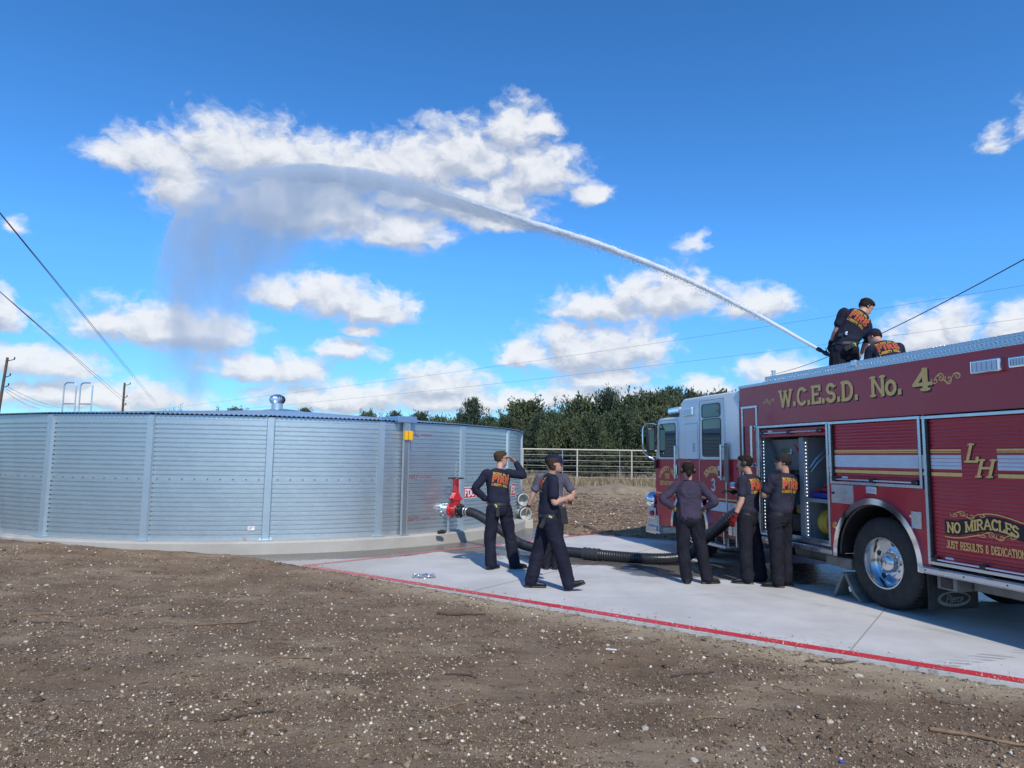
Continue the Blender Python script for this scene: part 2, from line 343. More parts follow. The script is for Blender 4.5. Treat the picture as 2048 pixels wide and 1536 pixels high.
def dirt_material():
    m = bpy.data.materials.new('dirt'); m.use_nodes = True; t = m.node_tree; b = t.nodes['Principled BSDF']
    g = t.nodes.new('ShaderNodeNewGeometry'); P = g.outputs['Position']
    def noise(scale, detail=6, rough=.6, vec=P, dist=0.0):
        n = t.nodes.new('ShaderNodeTexNoise'); setin(n, Scale=scale, Detail=detail, Roughness=rough, Distortion=dist); t.links.new(vec, n.inputs['Vector']); return n.outputs['Fac']
    def ramp(v, stops):
        r = t.nodes.new('ShaderNodeValToRGB'); t.links.new(v, r.inputs[0])
        e = r.color_ramp.elements
        while len(e) < len(stops): e.new(.5)
        for q, (p, c) in zip(e, stops): q.position = p; q.color = (*c, 1)
        return r.outputs[0]
    def mix(f, a, c):
        x = t.nodes.new('ShaderNodeMix'); x.data_type = 'RGBA'
        for s, v in (('Factor', f), ('A', a), ('B', c)):
            if isinstance(v, tuple): x.inputs[s].default_value = (*v, 1)
            elif isinstance(v, float): x.inputs[s].default_value = v
            else: t.links.new(v, x.inputs[s])
        return x.outputs['Result']
    def rng(v, a, c, lo=0.0, hi=1.0):
        r = t.nodes.new('ShaderNodeMapRange'); t.links.new(v, r.inputs['Value']); setin(r, From_Min=a, From_Max=c, To_Min=lo, To_Max=hi); r.interpolation_type = 'SMOOTHSTEP'; return r.outputs[0]
    soil = ramp(noise(1.3, 8, .62), [(.3, (.122, .082, .052)), (.5, (.225, .159, .105)), (.72, (.345, .26, .175))])
    fine = ramp(noise(45, 5, .7), [(.35, (.108, .073, .047)), (.6, (.265, .19, .126)), (.75, (.45, .35, .24))])
    col = mix(.42, soil, fine)
    # stretched wheel and blade marks
    mp = t.nodes.new('ShaderNodeMapping'); mp.inputs['Rotation'].default_value = (0, 0, .12); mp.inputs['Scale'].default_value = (.5, 3.2, 1); t.links.new(P, mp.inputs[0])
    st = rng(noise(1.6, 5, .6, mp.outputs[0]), .5, .72)
    col = mix(math_(t, 'MULTIPLY', st, .5), col, (.110, .078, .054))
    # pale caliche sand drifts
    mp2 = t.nodes.new('ShaderNodeMapping'); mp2.inputs['Rotation'].default_value = (0, 0, -.5); mp2.inputs['Scale'].default_value = (.7, 1.6, 1); t.links.new(P, mp2.inputs[0])
    sand = rng(noise(.8, 7, .65, mp2.outputs[0]), .52, .63)
    col = mix(math_(t, 'MULTIPLY', sand, .62), col, (.36, .28, .19))
    # tan crumbs where the soil meets the slab
    sx = t.nodes.new('ShaderNodeSeparateXYZ'); t.links.new(P, sx.inputs[0])
    dl = math_(t, 'ADD', math_(t, 'MULTIPLY', math_(t, 'SUBTRACT', sx.outputs[0], 4.122), .582), math_(t, 'MULTIPLY', math_(t, 'SUBTRACT', sx.outputs[1], 5.706), .813))
    nearpad = math_(t, 'MULTIPLY', rng(dl, -.85, -.15), rng(dl, .6, .3))
    xr = rng(sx.outputs[0], -3.4, -.4)
    col = mix(math_(t, 'MULTIPLY', math_(t, 'MULTIPLY', nearpad, xr), rng(noise(3.5, 6, .7), .30, .50)), col, (.44, .355, .24))
    # stone flour and chips
    for sc, th, c in ((38, .16, (.55, .49, .40)), (95, .2, (.50, .44, .35)), (16, .085, (.62, .57, .49))):
        v = t.nodes.new('ShaderNodeTexVoronoi'); setin(v, Scale=float(sc)); t.links.new(P, v.inputs['Vector'])
        k = math_(t, 'LESS_THAN', v.outputs['Distance'], math_(t, 'MULTIPLY', rng(noise(2.1, 3), .35, .7), float(th) * 1.7))
        s2 = t.nodes.new('ShaderNodeSeparateColor'); t.links.new(v.outputs['Color'], s2.inputs[0])
        k = math_(t, 'MULTIPLY', k, math_(t, 'GREATER_THAN', s2.outputs[0], .45))
        col = mix(math_(t, 'MULTIPLY', k, .75), col, c)
    # dry stubble beyond the fence
    far = rng(sx.outputs[1], 29.0, 34.0)
    mid = math_(t, 'MULTIPLY', rng(sx.outputs[1], 23.5, 27.5), rng(noise(.6, 5), .3, .6))
    col = mix(math_(t, 'MULTIPLY', mid, .75), col, (.36, .29, .18))
    col = mix(math_(t, 'MULTIPLY', far, .9), col, ramp(noise(.9, 8, .7), [(.3, (.15, .125, .09)), (.7, (.28, .235, .17))]))
    t.links.new(col, b.inputs['Base Color']); b.inputs['Roughness'].default_value = .95; b.inputs['Specular IOR Level'].default_value = .15
    h = math_(t, 'ADD', math_(t, 'MULTIPLY', noise(30, 8, .7), .6), math_(t, 'MULTIPLY', noise(130, 4, .7), .35))
    bn = t.nodes.new('ShaderNodeBump'); setin(bn, Strength=.9, Distance=.035); t.links.new(h, bn.inputs['Height']); t.links.new(bn.outputs[0], b.inputs['Normal'])
    return m
fast_obj('ground', np.stack([GX.ravel(), GY.ravel(), GZ.ravel()], 1), gf, dirt_material(), smooth=True, kind='structure')

# ------------------------------------------------------------------ concrete apron
def concrete_material(name, wet=True, base=(.40, .395, .375)):
    m = bpy.data.materials.new(name); m.use_nodes = True; t = m.node_tree; b = t.nodes['Principled BSDF']
    g = t.nodes.new('ShaderNodeNewGeometry'); P = g.outputs['Position']
    def noise(scale, detail=6, rough=.6, vec=P):
        n = t.nodes.new('ShaderNodeTexNoise'); setin(n, Scale=float(scale), Detail=detail, Roughness=rough); t.links.new(vec, n.inputs['Vector']); return n.outputs['Fac']
    def rng(v, a, c, lo=0.0, hi=1.0):
        r = t.nodes.new('ShaderNodeMapRange'); t.links.new(v, r.inputs['Value']); setin(r, From_Min=a, From_Max=c, To_Min=lo, To_Max=hi); r.interpolation_type = 'SMOOTHSTEP'; return r.outputs[0]
    def mix(f, a, c, mode='MIX'):
        x = t.nodes.new('ShaderNodeMix'); x.data_type = 'RGBA'; x.blend_type = mode
        for s, v in (('Factor', f), ('A', a), ('B', c)):
            if isinstance(v, tuple): x.inputs[s].default_value = (*v, 1)
            elif isinstance(v, float): x.inputs[s].default_value = v
            else: t.links.new(v, x.inputs[s])
        return x.outputs['Result']
    col = mix(rng(noise(.9, 8, .65), .3, .7), tuple(v * .86 for v in base), tuple(min(1, v * 1.10) for v in base))
    col = mix(math_(t, 'MULTIPLY', rng(noise(60, 4, .7), .35, .7), .22), col, tuple(v * .7 for v in base))
    rough = rng(noise(5, 4), .3, .7, .62, .8)
    if wet:
        sx = t.nodes.new('ShaderNodeSeparateXYZ'); t.links.new(P, sx.inputs[0]); X, Y = sx.outputs[0], sx.outputs[1]
        # brown soil tracked on to the near left end and along the edge
        dl = math_(t, 'ADD', math_(t, 'MULTIPLY', math_(t, 'SUBTRACT', X, 4.122), .582), math_(t, 'MULTIPLY', math_(t, 'SUBTRACT', Y, 5.706), .813))
        soil = math_(t, 'MULTIPLY', rng(math_(t, 'ADD', X, math_(t, 'MULTIPLY', noise(1.1, 5), 1.6)), .4, -2.6), .5)
        soil = math_(t, 'MAXIMUM', soil, math_(t, 'MULTIPLY', rng(dl, .55, .0), math_(t, 'MULTIPLY', rng(noise(9, 6, .75), .50, .66), .7)))
        col = mix(soil, col, (.30, .255, .205))
        crumbs = math_(t, 'MULTIPLY', math_(t, 'GREATER_THAN', noise(34, 3, .7), .70), rng(noise(.8, 4), .5, .62))
        col = mix(math_(t, 'MULTIPLY', crumbs, .6), col, (.20, .16, .12))
        stain = rng(noise(.55, 6, .7), .52, .68)
        col = mix(math_(t, 'MULTIPLY', stain, .32), col, (.33, .30, .255))
        # dusty tread tracks of tyres that rolled over the slab: two arcs of chevrons
        for (ax_, ay_, rr, w) in ((7.6, -1.5, 8.62, .10), (7.6, -1.5, 8.0, .085)):
            dx, dy = math_(t, 'SUBTRACT', X, ax_), math_(t, 'SUBTRACT', Y, ay_)
            r_ = math_(t, 'SQRT', math_(t, 'ADD', math_(t, 'MULTIPLY', dx, dx), math_(t, 'MULTIPLY', dy, dy)))
            off = math_(t, 'SUBTRACT', r_, rr)
            band = math_(t, 'LESS_THAN', math_(t, 'ABSOLUTE', off), w)
            ang = math_(t, 'ARCTAN2', dx, dy)
            chev = math_(t, 'FRACT', math_(t, 'ADD', math_(t, 'MULTIPLY', ang, 55.0), math_(t, 'MULTIPLY', off, 7.0)))
            k = math_(t, 'MULTIPLY', math_(t, 'MULTIPLY', band, math_(t, 'GREATER_THAN', chev, .5)), rng(noise(2.2, 5), .38, .6))
            k = math_(t, 'MULTIPLY', k, rng(X, 2.6, 3.6))
            col = mix(math_(t, 'MULTIPLY', k, .62), col, (.20, .195, .19))
        # tyre rubber arcs
        for (x0, y0, dx_, dy_, w) in ((3.3, 9.6, .50, -.86, .05), (1.2, 8.9, .97, .24, .022)):
            o = math_(t, 'ADD', math_(t, 'MULTIPLY', math_(t, 'SUBTRACT', X, x0), -dy_), math_(t, 'MULTIPLY', math_(t, 'SUBTRACT', Y, y0), dx_))
            k = math_(t, 'MULTIPLY', rng(math_(t, 'ABSOLUTE', o), w * 2, w * .4), rng(noise(1.7, 4), .42, .6))
            col = mix(math_(t, 'MULTIPLY', k, .28), col, (.22, .215, .2))
        # water run from the outlet, spreading beneath the hose towards the truck
        d1 = math_(t, 'ABSOLUTE', math_(t, 'SUBTRACT', math_(t, 'SUBTRACT', Y, 13.1), math_(t, 'MULTIPLY', X, -.50)))
        nz = math_(t, 'ADD', math_(t, 'MULTIPLY', math_(t, 'SUBTRACT', noise(.75, 5, .6), .5), 2.4), math_(t, 'MULTIPLY', math_(t, 'SUBTRACT', noise(3.5, 4, .6), .5), .5))
        w1 = rng(math_(t, 'ADD', d1, nz), 1.02, .80)
        d2 = math_(t, 'SUBTRACT', math_(t, 'SQRT', math_(t, 'ADD', math_(t, 'POWER', math_(t, 'SUBTRACT', X, TC.x), 2.0), math_(t, 'POWER', math_(t, 'SUBTRACT', Y, TC.y), 2.0))), TR + .3)
        w2 = rng(math_(t, 'ADD', d2, math_(t, 'MULTIPLY', nz, .4)), .95, .75)
        d3 = math_(t, 'ADD', math_(t, 'POWER', math_(t, 'MULTIPLY', math_(t, 'SUBTRACT', X, 5.0), .32), 2.0), math_(t, 'POWER', math_(t, 'SUBTRACT', Y, 11.2), 2.0))
        w3 = rng(math_(t, 'ADD', d3, nz), 1.15, .85)
        w = math_(t, 'MAXIMUM', math_(t, 'MAXIMUM', w1, w2), w3)
        col = mix(math_(t, 'MULTIPLY', w, .92), col, (.105, .090, .075))
        rough = math_(t, 'MULTIPLY', rough, math_(t, 'SUBTRACT', 1.0, math_(t, 'MULTIPLY', w, .62)))
    t.links.new(col, b.inputs['Base Color']); t.links.new(rough, b.inputs['Roughness']); b.inputs['Specular IOR Level'].default_value = .4
    bn = t.nodes.new('ShaderNodeBump'); setin(bn, Strength=.25, Distance=.006); t.links.new(noise(110, 5, .7), bn.inputs['Height']); t.links.new(bn.outputs[0], b.inputs['Normal'])
    return m
MB().prism(PAD, 'z', -.16, 0).build('pavement', concrete_material('slab_concrete', base=(.545, .54, .525)), kind='structure')

def paint_material():
    m = mat('red_line_paint', (.52, .035, .05), rough=.55)
    t = m.node_tree; b = t.nodes['Principled BSDF']
    g = t.nodes.new('ShaderNodeNewGeometry')
    n = t.nodes.new('ShaderNodeTexNoise'); setin(n, Scale=7.0, Detail=8, Roughness=.7); t.links.new(g.outputs['Position'], n.inputs['Vector'])
    s = t.nodes.new('ShaderNodeSeparateXYZ'); t.links.new(g.outputs['Position'], s.inputs[0])
    def rng(v, a, c, lo=0.0, hi=1.0):
        r = t.nodes.new('ShaderNodeMapRange'); t.links.new(v, r.inputs['Value']); setin(r, From_Min=a, From_Max=c, To_Min=lo, To_Max=hi); return r.outputs[0]
    dust = math_(t, 'ADD', rng(s.outputs[0], .3, -3.2, 0, .42), rng(s.outputs[1], 10.5, 12.5, 0, .2))
    k = math_(t, 'MINIMUM', .85, math_(t, 'ADD', rng(n.outputs['Fac'], .62, .76), dust))
    x = t.nodes.new('ShaderNodeMix'); x.data_type = 'RGBA'; t.links.new(k, x.inputs['Factor'])
    x.inputs['A'].default_value = (.56, .03, .048, 1); x.inputs['B'].default_value = (.42, .33, .28, 1)
    t.links.new(x.outputs['Result'], b.inputs['Base Color'])
    return m
def stripe(pts, w, z=.004):
    vs, fs = [], []
    for i, (a, b_) in enumerate(zip(pts[:-1], pts[1:])):
        a, b_ = Vector((*a, z)), Vector((*b_, z)); n = Vector((-(b_ - a).y, (b_ - a).x, 0)).normalized() * w
        k = len(vs); vs += [a, b_, b_ + n, a + n]; fs.append((k, k + 1, k + 2, k + 3))
    return vs, fs
e1 = Vector((.8133, -.5818)); e2 = Vector((.702, .712))
c0_ = Vector((-3.33, 11.085))
v1, f1 = stripe([tuple(c0_), tuple(c0_ + e1 * 24.6)], .15)
v2, f2 = stripe([tuple(c0_ + e1 * .11 + e2 * .12), tuple(c0_ + e1 * .11 + e2 * 6.9)], .11)
v3, f3 = stripe([(1.5, 16.0), (1.92, 16.30), (10.8, 9.98)], -.11)
n1 = len(v1); n2 = n1 + len(v2)
obj('paint_line', v1 + v2 + v3, f1 + [tuple(i + n1 for i in f) for f in f2] + [tuple(i + n2 for i in f) for f in f3], paint_material(), kind='structure')
# saw-cut joints in the slab
jm = mat('joint_dark', (.27, .265, .25), rough=.9)
vj, fj = [], []
for s_ in (3.4, 7.9, 12.4):
    a_ = c0_ + e1 * s_; v, f = stripe([tuple(a_ + Vector((.5818, .8133)) * .16), tuple(a_ + Vector((.5818, .8133)) * 7.0)], .012, .003)
    fj += [tuple(i + len(vj) for i in q) for q in f]; vj += v
obj('pavement_joint', vj, fj, jm, kind='structure')

# ------------------------------------------------------------------ galvanised tank
def galv(name, base=(.60, .665, .69), rough=.38, metal=.88, sp=18.0):
    m = mat(name, base, rough=rough, metal=metal)
    t = m.node_tree; b = t.nodes['Principled BSDF']; c = t.nodes.new('ShaderNodeTexCoord')
    v = t.nodes.new('ShaderNodeTexVoronoi'); setin(v, Scale=sp); t.links.new(c.outputs['Object'], v.inputs['Vector'])
    n = t.nodes.new('ShaderNodeTexNoise'); setin(n, Scale=2.2, Detail=7, Roughness=.65); t.links.new(c.outputs['Object'], n.inputs['Vector'])
    s = t.nodes.new('ShaderNodeSeparateColor'); t.links.new(v.outputs['Color'], s.inputs[0])
    k = math_(t, 'ADD', math_(t, 'MULTIPLY', s.outputs[0], .35), math_(t, 'MULTIPLY', n.outputs['Fac'], .9))
    r = t.nodes.new('ShaderNodeMapRange'); t.links.new(k, r.inputs['Value']); setin(r, From_Min=.3, From_Max=.95)
    x = t.nodes.new('ShaderNodeMix'); x.data_type = 'RGBA'; t.links.new(r.outputs[0], x.inputs['Factor'])
    x.inputs['A'].default_value = (*[q * .965 for q in base], 1); x.inputs['B'].default_value = (*[min(1, q * 1.03) for q in base], 1)
    t.links.new(x.outputs['Result'], b.inputs['Base Color'])
    rr = t.nodes.new('ShaderNodeMapRange'); t.links.new(k, rr.inputs['Value']); setin(rr, From_Min=.3, From_Max=.95, To_Min=rough - .02, To_Max=rough + .04); t.links.new(rr.outputs[0], b.inputs['Roughness'])
    return m
M_GALV = galv('galvanised_sheet')
M_POST = galv('galvanised_post', (.50, .60, .66), .40, .75)
M_ROOF = galv('galvanised_roof', (.40, .55, .70), .34, .85)
M_STEEL = galv('bright_steel', (.66, .69, .71), .3, .9, 40.0)
tank = empty('water_tank', TC, 0, 'large round galvanised steel water tank with corrugated walls on a concrete ring', 'water tank')
def cyl(ang, r, z):
    return Vector((math.sin(R(ang)) * r, -math.cos(R(ang)) * r, z))
# corrugated sheets: two courses, one sheet for each bay between posts
prof_lo, prof_hi = [], []
def course(z0, z1, topflat):
    p = [(0.0, z0)]; z = z0 + .035
    while z + .08 < z1 - topflat:
        p += [(0, z), (0, z + .046), (-.024, z + .056), (-.024, z + .066), (0, z + .078)]; z += .0805
    p += [(0, z1)]
    return p
MID = (TB + TT) / 2 - .02
PROF = (course(TB, MID + .03, .05), [(r + .0035, z) for r, z in course(MID - .03, TT, .10)])
def sheet_mesh(prof):
    n = 8; vs, fs = [], []
    for i in range(n + 1):
        a = 18 * i / n
        vs += [cyl(a, TR + r, z) for r, z in prof]
    k = len(prof)
    fs = [(i * k + j, (i + 1) * k + j, (i + 1) * k + j + 1, i * k + j + 1) for i in range(n) for j in range(k - 1)]
    return vs, fs
sheet0 = []
for c in range(2):
    vs, fs = sheet_mesh(PROF[c]); o = obj('wall_sheet', vs, fs, M_GALV, tank); o.data.shade_smooth(); o.data.set_sharp_from_angle(angle=R(12)); sheet0.append(o)
bolt = MB()
for i in range(9):
    a = 18 * (i + .75) / 9.5; q = cyl(a, TR + .004, MID); bolt.lathe([(.016, 0), (.016, .006), (.011, .008), (.011, .02), (0, .021)], q, cyl(a, 1, 0), 6)
bolt0 = bolt.build('bolt_row', mat('bolt_grey', (.22, .24, .26), rough=.6, metal=.3), tank); bolt0['kind'] = 'stuff'
pm = MB()
hw = .075
pm.prism([(-hw, -.005), (-hw + .018, .05), (hw - .018, .05), (hw, -.005)], 'z', TB, TT - .01)
pm.box(-hw - .03, hw + .03, -.01, .11, TB, TB + .014)
pm.v = [Vector((v.x, -TR - v.y, v.z)) for v in pm.v]
post0 = pm.build('post', M_POST, tank)
for k in range(20):
    a = TPH + 18 * k
    for src in sheet0 + [bolt0, post0]:
        o = src if k == 0 else copy(src, tank)
        o.rotation_euler = (0, 0, R(a))
# shallow cone of corrugated roofing laid in wedges
RS, RISE, RE = math.tan(R(4.4)), 0.0, TR + .07
n = 1; hwid = RE * math.sin(R(9)); step = .083 / 6
cols = np.arange(-hwid, hwid + 1e-6, step); vs, fs = [], []
for i, t_ in enumerate(cols):
    for d in (max(abs(t_) / math.tan(R(9)), .05), math.sqrt(RE * RE - t_ * t_)):
        vs.append((t_, -d, TT + .03 + (RE - d) * RS + .011 * math.sin(t_ / .083 * 2 * math.pi)))
    if i: fs.append((2 * i - 2, 2 * i, 2 * i + 1, 2 * i - 1))
roof0 = obj('roof_sheet', vs, fs, M_ROOF, tank, smooth=True)
for k in range(20):
    o = roof0 if k == 0 else copy(roof0, tank); o.rotation_euler = (0, 0, R(TPH + 18 * k + 9))
MB().lathe([(.55, 0), (.5, .03), (.12, .08), (0, .085)], (0, 0, TT + .03 + RE * RS - .04), n=40).build('roof_cap', M_ROOF, tank, smooth=.6)
fas = MB().lathe([(TR - .02, TT - .06), (TR + .012, TT - .06), (TR + .012, TT + .012), (TR - .02, TT + .012)], n=120); fas.build('eave_angle', M_POST, tank, smooth=.5)
ringm = concrete_material('ring_concrete', False, (.40, .385, .35))
MB().lathe([(TR - .3, TB - .002), (TR + .21, TB - .004), (TR + .235, TB - .03), (TR + .24, -.14)], n=160).build('footing_ring', ringm, tank, smooth=.5)
# access hatch and level gauge
GA = 39.2
def frame_at(ang, r, z):
    """matrix: x tangent (rightwards seen from outside), y outwards, z up, in the tank's own space"""
    o = cyl(ang, r, z); y = cyl(ang, 1, 0); x = Vector((math.cos(R(ang)), math.sin(R(ang)), 0))
    return Matrix(((x.x, y.x, 0, o.x), (x.y, y.y, 0, o.y), (0, 0, 1, o.z), (0, 0, 0, 1)))
FM = frame_at(GA, TR, 0)
h_ = MB().bbox(-.22, .20, -.55, .16, TT + .0, TT + .125, .008); h_.xf(FM).build('roof_hatch', M_ROOF, tank)
gm = MB().box(-.05, .05, .09, .135, TB + .01, TT + .02); gm.box(-.062, -.05, .07, .145, TB + .01, TT + .02); gm.box(.05, .062, .07, .145, TB + .01, TT + .02); gm.box(-.09, .09, .06, .16, TB, TB + .013)
for zz in (.6, 1.2, 1.85): gm.box(-.03, .03, 0, .09, zz, zz + .03)
gauge = gm.xf(FM).build('level_gauge', M_STEEL, tank)
tg = MB().bbox(-.085, -.006, .137, .19, 2.06, 2.24, .006); tg.bbox(.006, .095, .137, .20, 2.06, 2.24, .006); tg.box(-.01, .01, .137, .165, 2.065, 2.235)
tg.xf(FM).build('gauge_target', mat('yellow_plastic', (.78, .42, .015), rough=.45, var=.08), tank)
# roof turbine vent
vp = Vector((-6.41, 18.75, 0)) - TC; vz = TT + .03 + (RE - vp.length) * RS
vent = empty('roof_vent', TC + vp + Vector((0, 0, vz - .04)), 0, 'shiny spinning turbine vent on the tank roof', 'roof vent')
MB().lathe([(.17, 0), (.17, .02), (.15, .03), (.15, .24), (.16, .25)], n=28).build('collar', M_STEEL, vent, smooth=.6)
bl = []
for k in range(22):
    a = k * 2 * math.pi / 22; t_ = MB(); N_ = 7
    vs = []
    for i in range(N_ + 1):
        u = i / N_; z = .24 + .24 * u; rr = .13 + .085 * math.sin(math.pi * min(1, .12 + u * .86)); rr = rr if u < .99 else .06
        for w_ in (0, 1): 
            ang = a + w_ * .36 + u * .25; r2 = rr - (.02 if w_ else 0); vs.append((math.cos(ang) * r2, math.sin(ang) * r2, z))
    if k == 0: vane0 = obj('vane', vs, [(2 * i, 2 * i + 1, 2 * i + 3, 2 * i + 2) for i in range(N_)], mat('vent_aluminium', (.75, .77, .8), rough=.22, metal=.95), vent, smooth=True)
    else: copy(vane0, vent).rotation_euler = (0, 0, a)
MB().lathe([(.11, .475), (.06, .49), (0, .495)], n=24).build('vent_cap', M_STEEL, vent, smooth=.7)
MB().lathe([(.10, .24), (.115, .3), (.115, .42), (.09, .475)], n=20).build('vent_core', mat('vent_dark', (.12, .13, .14), rough=.5, metal=.5), vent, smooth=.7)
# ladder hoops standing above the roof
ld = empty('tank_ladder', TC + Vector((-7.83, 3.2, 0)), 0, 'galvanised ladder with two tall hooped handrails on the far side of the tank roof', 'ladder')
for x0 in (-.25, .27):
    p = [(x0, 0, 1.0), (x0, 0, 3.75)] + [(x0 + .12 - .12 * math.cos(a), 0, 3.75 + .12 * math.sin(a)) for a in np.linspace(.3, math.pi / 2, 4)] 
    p += [(x0 + .27 + .12 * math.sin(a), 0, 3.75 + .12 * math.cos(a)) for a in np.linspace(0, math.pi / 2 - .3, 4)] + [(x0 + .39, 0, 3.75), (x0 + .39, 0, 1.0)]
    p = [Vector(q) + Vector((0, 0, .06)) for q in p]
    hr = MB().tube(p, .022, 8).build('handrail', M_STEEL, ld, smooth=.7)
    MB().tube([(x0, 0, 3.25), (x0 + .39, 0, 3.25)], .018, 8).build('rung', M_STEEL, ld, smooth=.7)
for k in range(8): MB().tube([(.14, 0, .5 + k * .3), (.27, 0, .5 + k * .3)], .014, 6).build('rung', M_STEEL, ld)
# ------------------------------------------------------------------ lettering: strokes drawn as ribbons
def arc(cx, cy, rx, ry, a0, a1, n=10):
    return [(cx + rx * math.cos(R(a0 + (a1 - a0) * i / n)), cy + ry * math.sin(R(a0 + (a1 - a0) * i / n))) for i in range(n + 1)]
# glyph: width, strokes, serif spots (x, y) for the slab-serif face
GLY = {
 'A': (.78, [[(0, 0), (.39, 1)], [(.39, 1), (.78, 0)], [(.15, .34), (.63, .34)]], [(0, 0), (.78, 0)]),
 'B': (.66, [[(.08, 0), (.08, 1)], [(.08, 1)] + arc(.34, .76, .26, .24, 90, -90) + [(.08, .52)], [(.08, .52)] + arc(.36, .26, .30, .26, 90, -90) + [(.08, 0)]], [(.08, 0), (.08, 1)]),
 'C': (.70, [arc(.38, .5, .34, .5, 48, 312, 18)], [(.62, .86)]),
 'D': (.72, [[(.08, 0), (.08, 1)], [(.08, 1), (.28, 1)] + arc(.30, .5, .38, .5, 90, -90, 14) + [(.28, 0), (.08, 0)]], [(.08, 0), (.08, 1)]),
 'E': (.62, [[(.08, 0), (.08, 1)], [(.08, 1), (.60, 1)], [(.08, .52), (.46, .52)], [(.08, 0), (.62, 0)], [(.60, 1), (.60, .80)], [(.62, 0), (.62, .22)]], [(.08, 0), (.08, 1)]),
 'F': (.60, [[(.08, 0), (.08, 1)], [(.08, 1), (.60, 1)], [(.08, .52), (.46, .52)], [(.60, 1), (.60, .80)]], [(.08, 0), (.08, 1)]),
 'G': (.74, [arc(.38, .5, .34, .5, 48, 330, 18), [(.70, .24), (.70, .48)], [(.44, .48), (.74, .48)]], []),
 'H': (.76, [[(.08, 0), (.08, 1)], [(.68, 0), (.68, 1)], [(.08, .52), (.68, .52)]], [(.08, 0), (.08, 1), (.68, 0), (.68, 1)]),
 'I': (.26, [[(.13, 0), (.13, 1)]], [(.13, 0), (.13, 1)]),
 'J': (.50, [[(.40, 1), (.40, .24)] + arc(.20, .24, .20, .24, 0, -150, 8)], [(.40, 1)]),
 'L': (.60, [[(.08, 0), (.08, 1)], [(.08, 0), (.58, 0)], [(.58, 0), (.58, .22)]], [(.08, 0), (.08, 1)]),
 'M': (.92, [[(.08, 0), (.08, 1)], [(.08, 1), (.46, .10)], [(.46, .10), (.84, 1)], [(.84, 1), (.84, 0)]], [(.08, 0), (.84, 0), (.08, 1), (.84, 1)]),
 'N': (.78, [[(.08, 0), (.08, 1)], [(.08, 1), (.70, 0)], [(.70, 0), (.70, 1)]], [(.08, 0), (.70, 1), (.08, 1)]),
 'O': (.76, [arc(.38, .5, .34, .5, 90, 450, 22)], []),
 'P': (.64, [[(.08, 0), (.08, 1)], [(.08, 1), (.30, 1)] + arc(.32, .73, .28, .27, 90, -90) + [(.08, .46)]], [(.08, 0), (.08, 1)]),
 'R': (.72, [[(.08, 0), (.08, 1)], [(.08, 1), (.30, 1)] + arc(.32, .74, .28, .26, 90, -90) + [(.08, .48)], [(.34, .48), (.68, 0)]], [(.08, 0), (.08, 1), (.68, 0)]),
 'S': (.62, [arc(.31, .74, .25, .26, 30, 270, 12) + arc(.31, .25, .27, .25, 90, -155, 12)[1:]], [(.53, .88), (.07, .12)]),
 'T': (.66, [[(.33, 0), (.33, 1)], [(.02, 1), (.64, 1)], [(.02, 1), (.02, .8)], [(.64, 1), (.64, .8)]], [(.33, 0)]),
 'U': (.74, [[(.08, 1), (.08, .30)] + arc(.37, .30, .29, .30, 180, 360, 12) + [(.66, 1)]], [(.08, 1), (.66, 1)]),
 'W': (1.06, [[(.04, 1), (.28, 0)], [(.28, 0), (.53, .92)], [(.53, .92), (.78, 0)], [(.78, 0), (1.02, 1)]], [(.04, 1), (1.02, 1), (.53, .97)]),
 'Y': (.72, [[(.04, 1), (.36, .46)], [(.68, 1), (.36, .46)], [(.36, .46), (.36, 0)]], [(.36, 0), (.04, 1), (.68, 1)]),
 'o': (.60, [arc(.30, .34, .26, .34, 90, 450, 18)], []),
 'i': (.24, [[(.12, 0), (.12, .62)], [(.13, .80), (.13, .90)]], []),
 'e': (.50, [[(.06, .34), (.44, .36)] + arc(.25, .34, .20, .32, 5, 310, 12)], []),
 'r': (.42, [[(.10, 0), (.10, .64)], [(.10, .4)] + arc(.28, .40, .18, .22, 150, 60, 6)], []),
 'c': (.48, [arc(.25, .33, .20, .32, 50, 310, 12)], []),
 '3': (.58, [arc(.27, .75, .24, .25, 150, -90, 12) + arc(.27, .25, .28, .25, 90, -150, 12)[1:]], []),
 '4': (.68, [[(.46, 0), (.46, 1)], [(.46, 1), (.02, .27)], [(.02, .27), (.68, .27)]], [(.46, 0)]),
 '&': (.62, [arc(.30, .75, .20, .25, -20, 250, 10) + arc(.30, .25, .26, .25, 110, 400, 12)], []),
 '.': (.22, [[(.10, .0), (.10, .14)]], []), ' ': (.42, [], []),
}
def text2d(txt, h, stroke, gap=.10, serif=0.0, wx=1.0, caps_small=None):
    """-> list of ribbons (each a list of quads) in x,y with total width; letter height h"""
    x = 0.0; ribs = []
    for ch in txt:
        w, strokes, serifs = GLY[ch]; k = h * (caps_small if caps_small and ch in 'o' else 1)
        for st in strokes:
            pts = [Vector((x + p[0] * h * wx, p[1] * h)) for p in st]
            vert = abs(pts[0].x - pts[-1].x) < .25 * h and len(pts) == 2
            ribs.append(ribbon(pts, stroke * (1.0 if (vert or len(pts) > 3) else .82) if serif else stroke))
        if serif:
            for (sx_, sy_) in serifs:
                c = Vector((x + sx_ * h * wx, sy_ * h)); s = serif * h
                ribs.append(ribbon([c - Vector((s, 0)), c + Vector((s, 0))], stroke * .55))
        x += (w * wx + gap) * h
    return ribs, x - gap * h
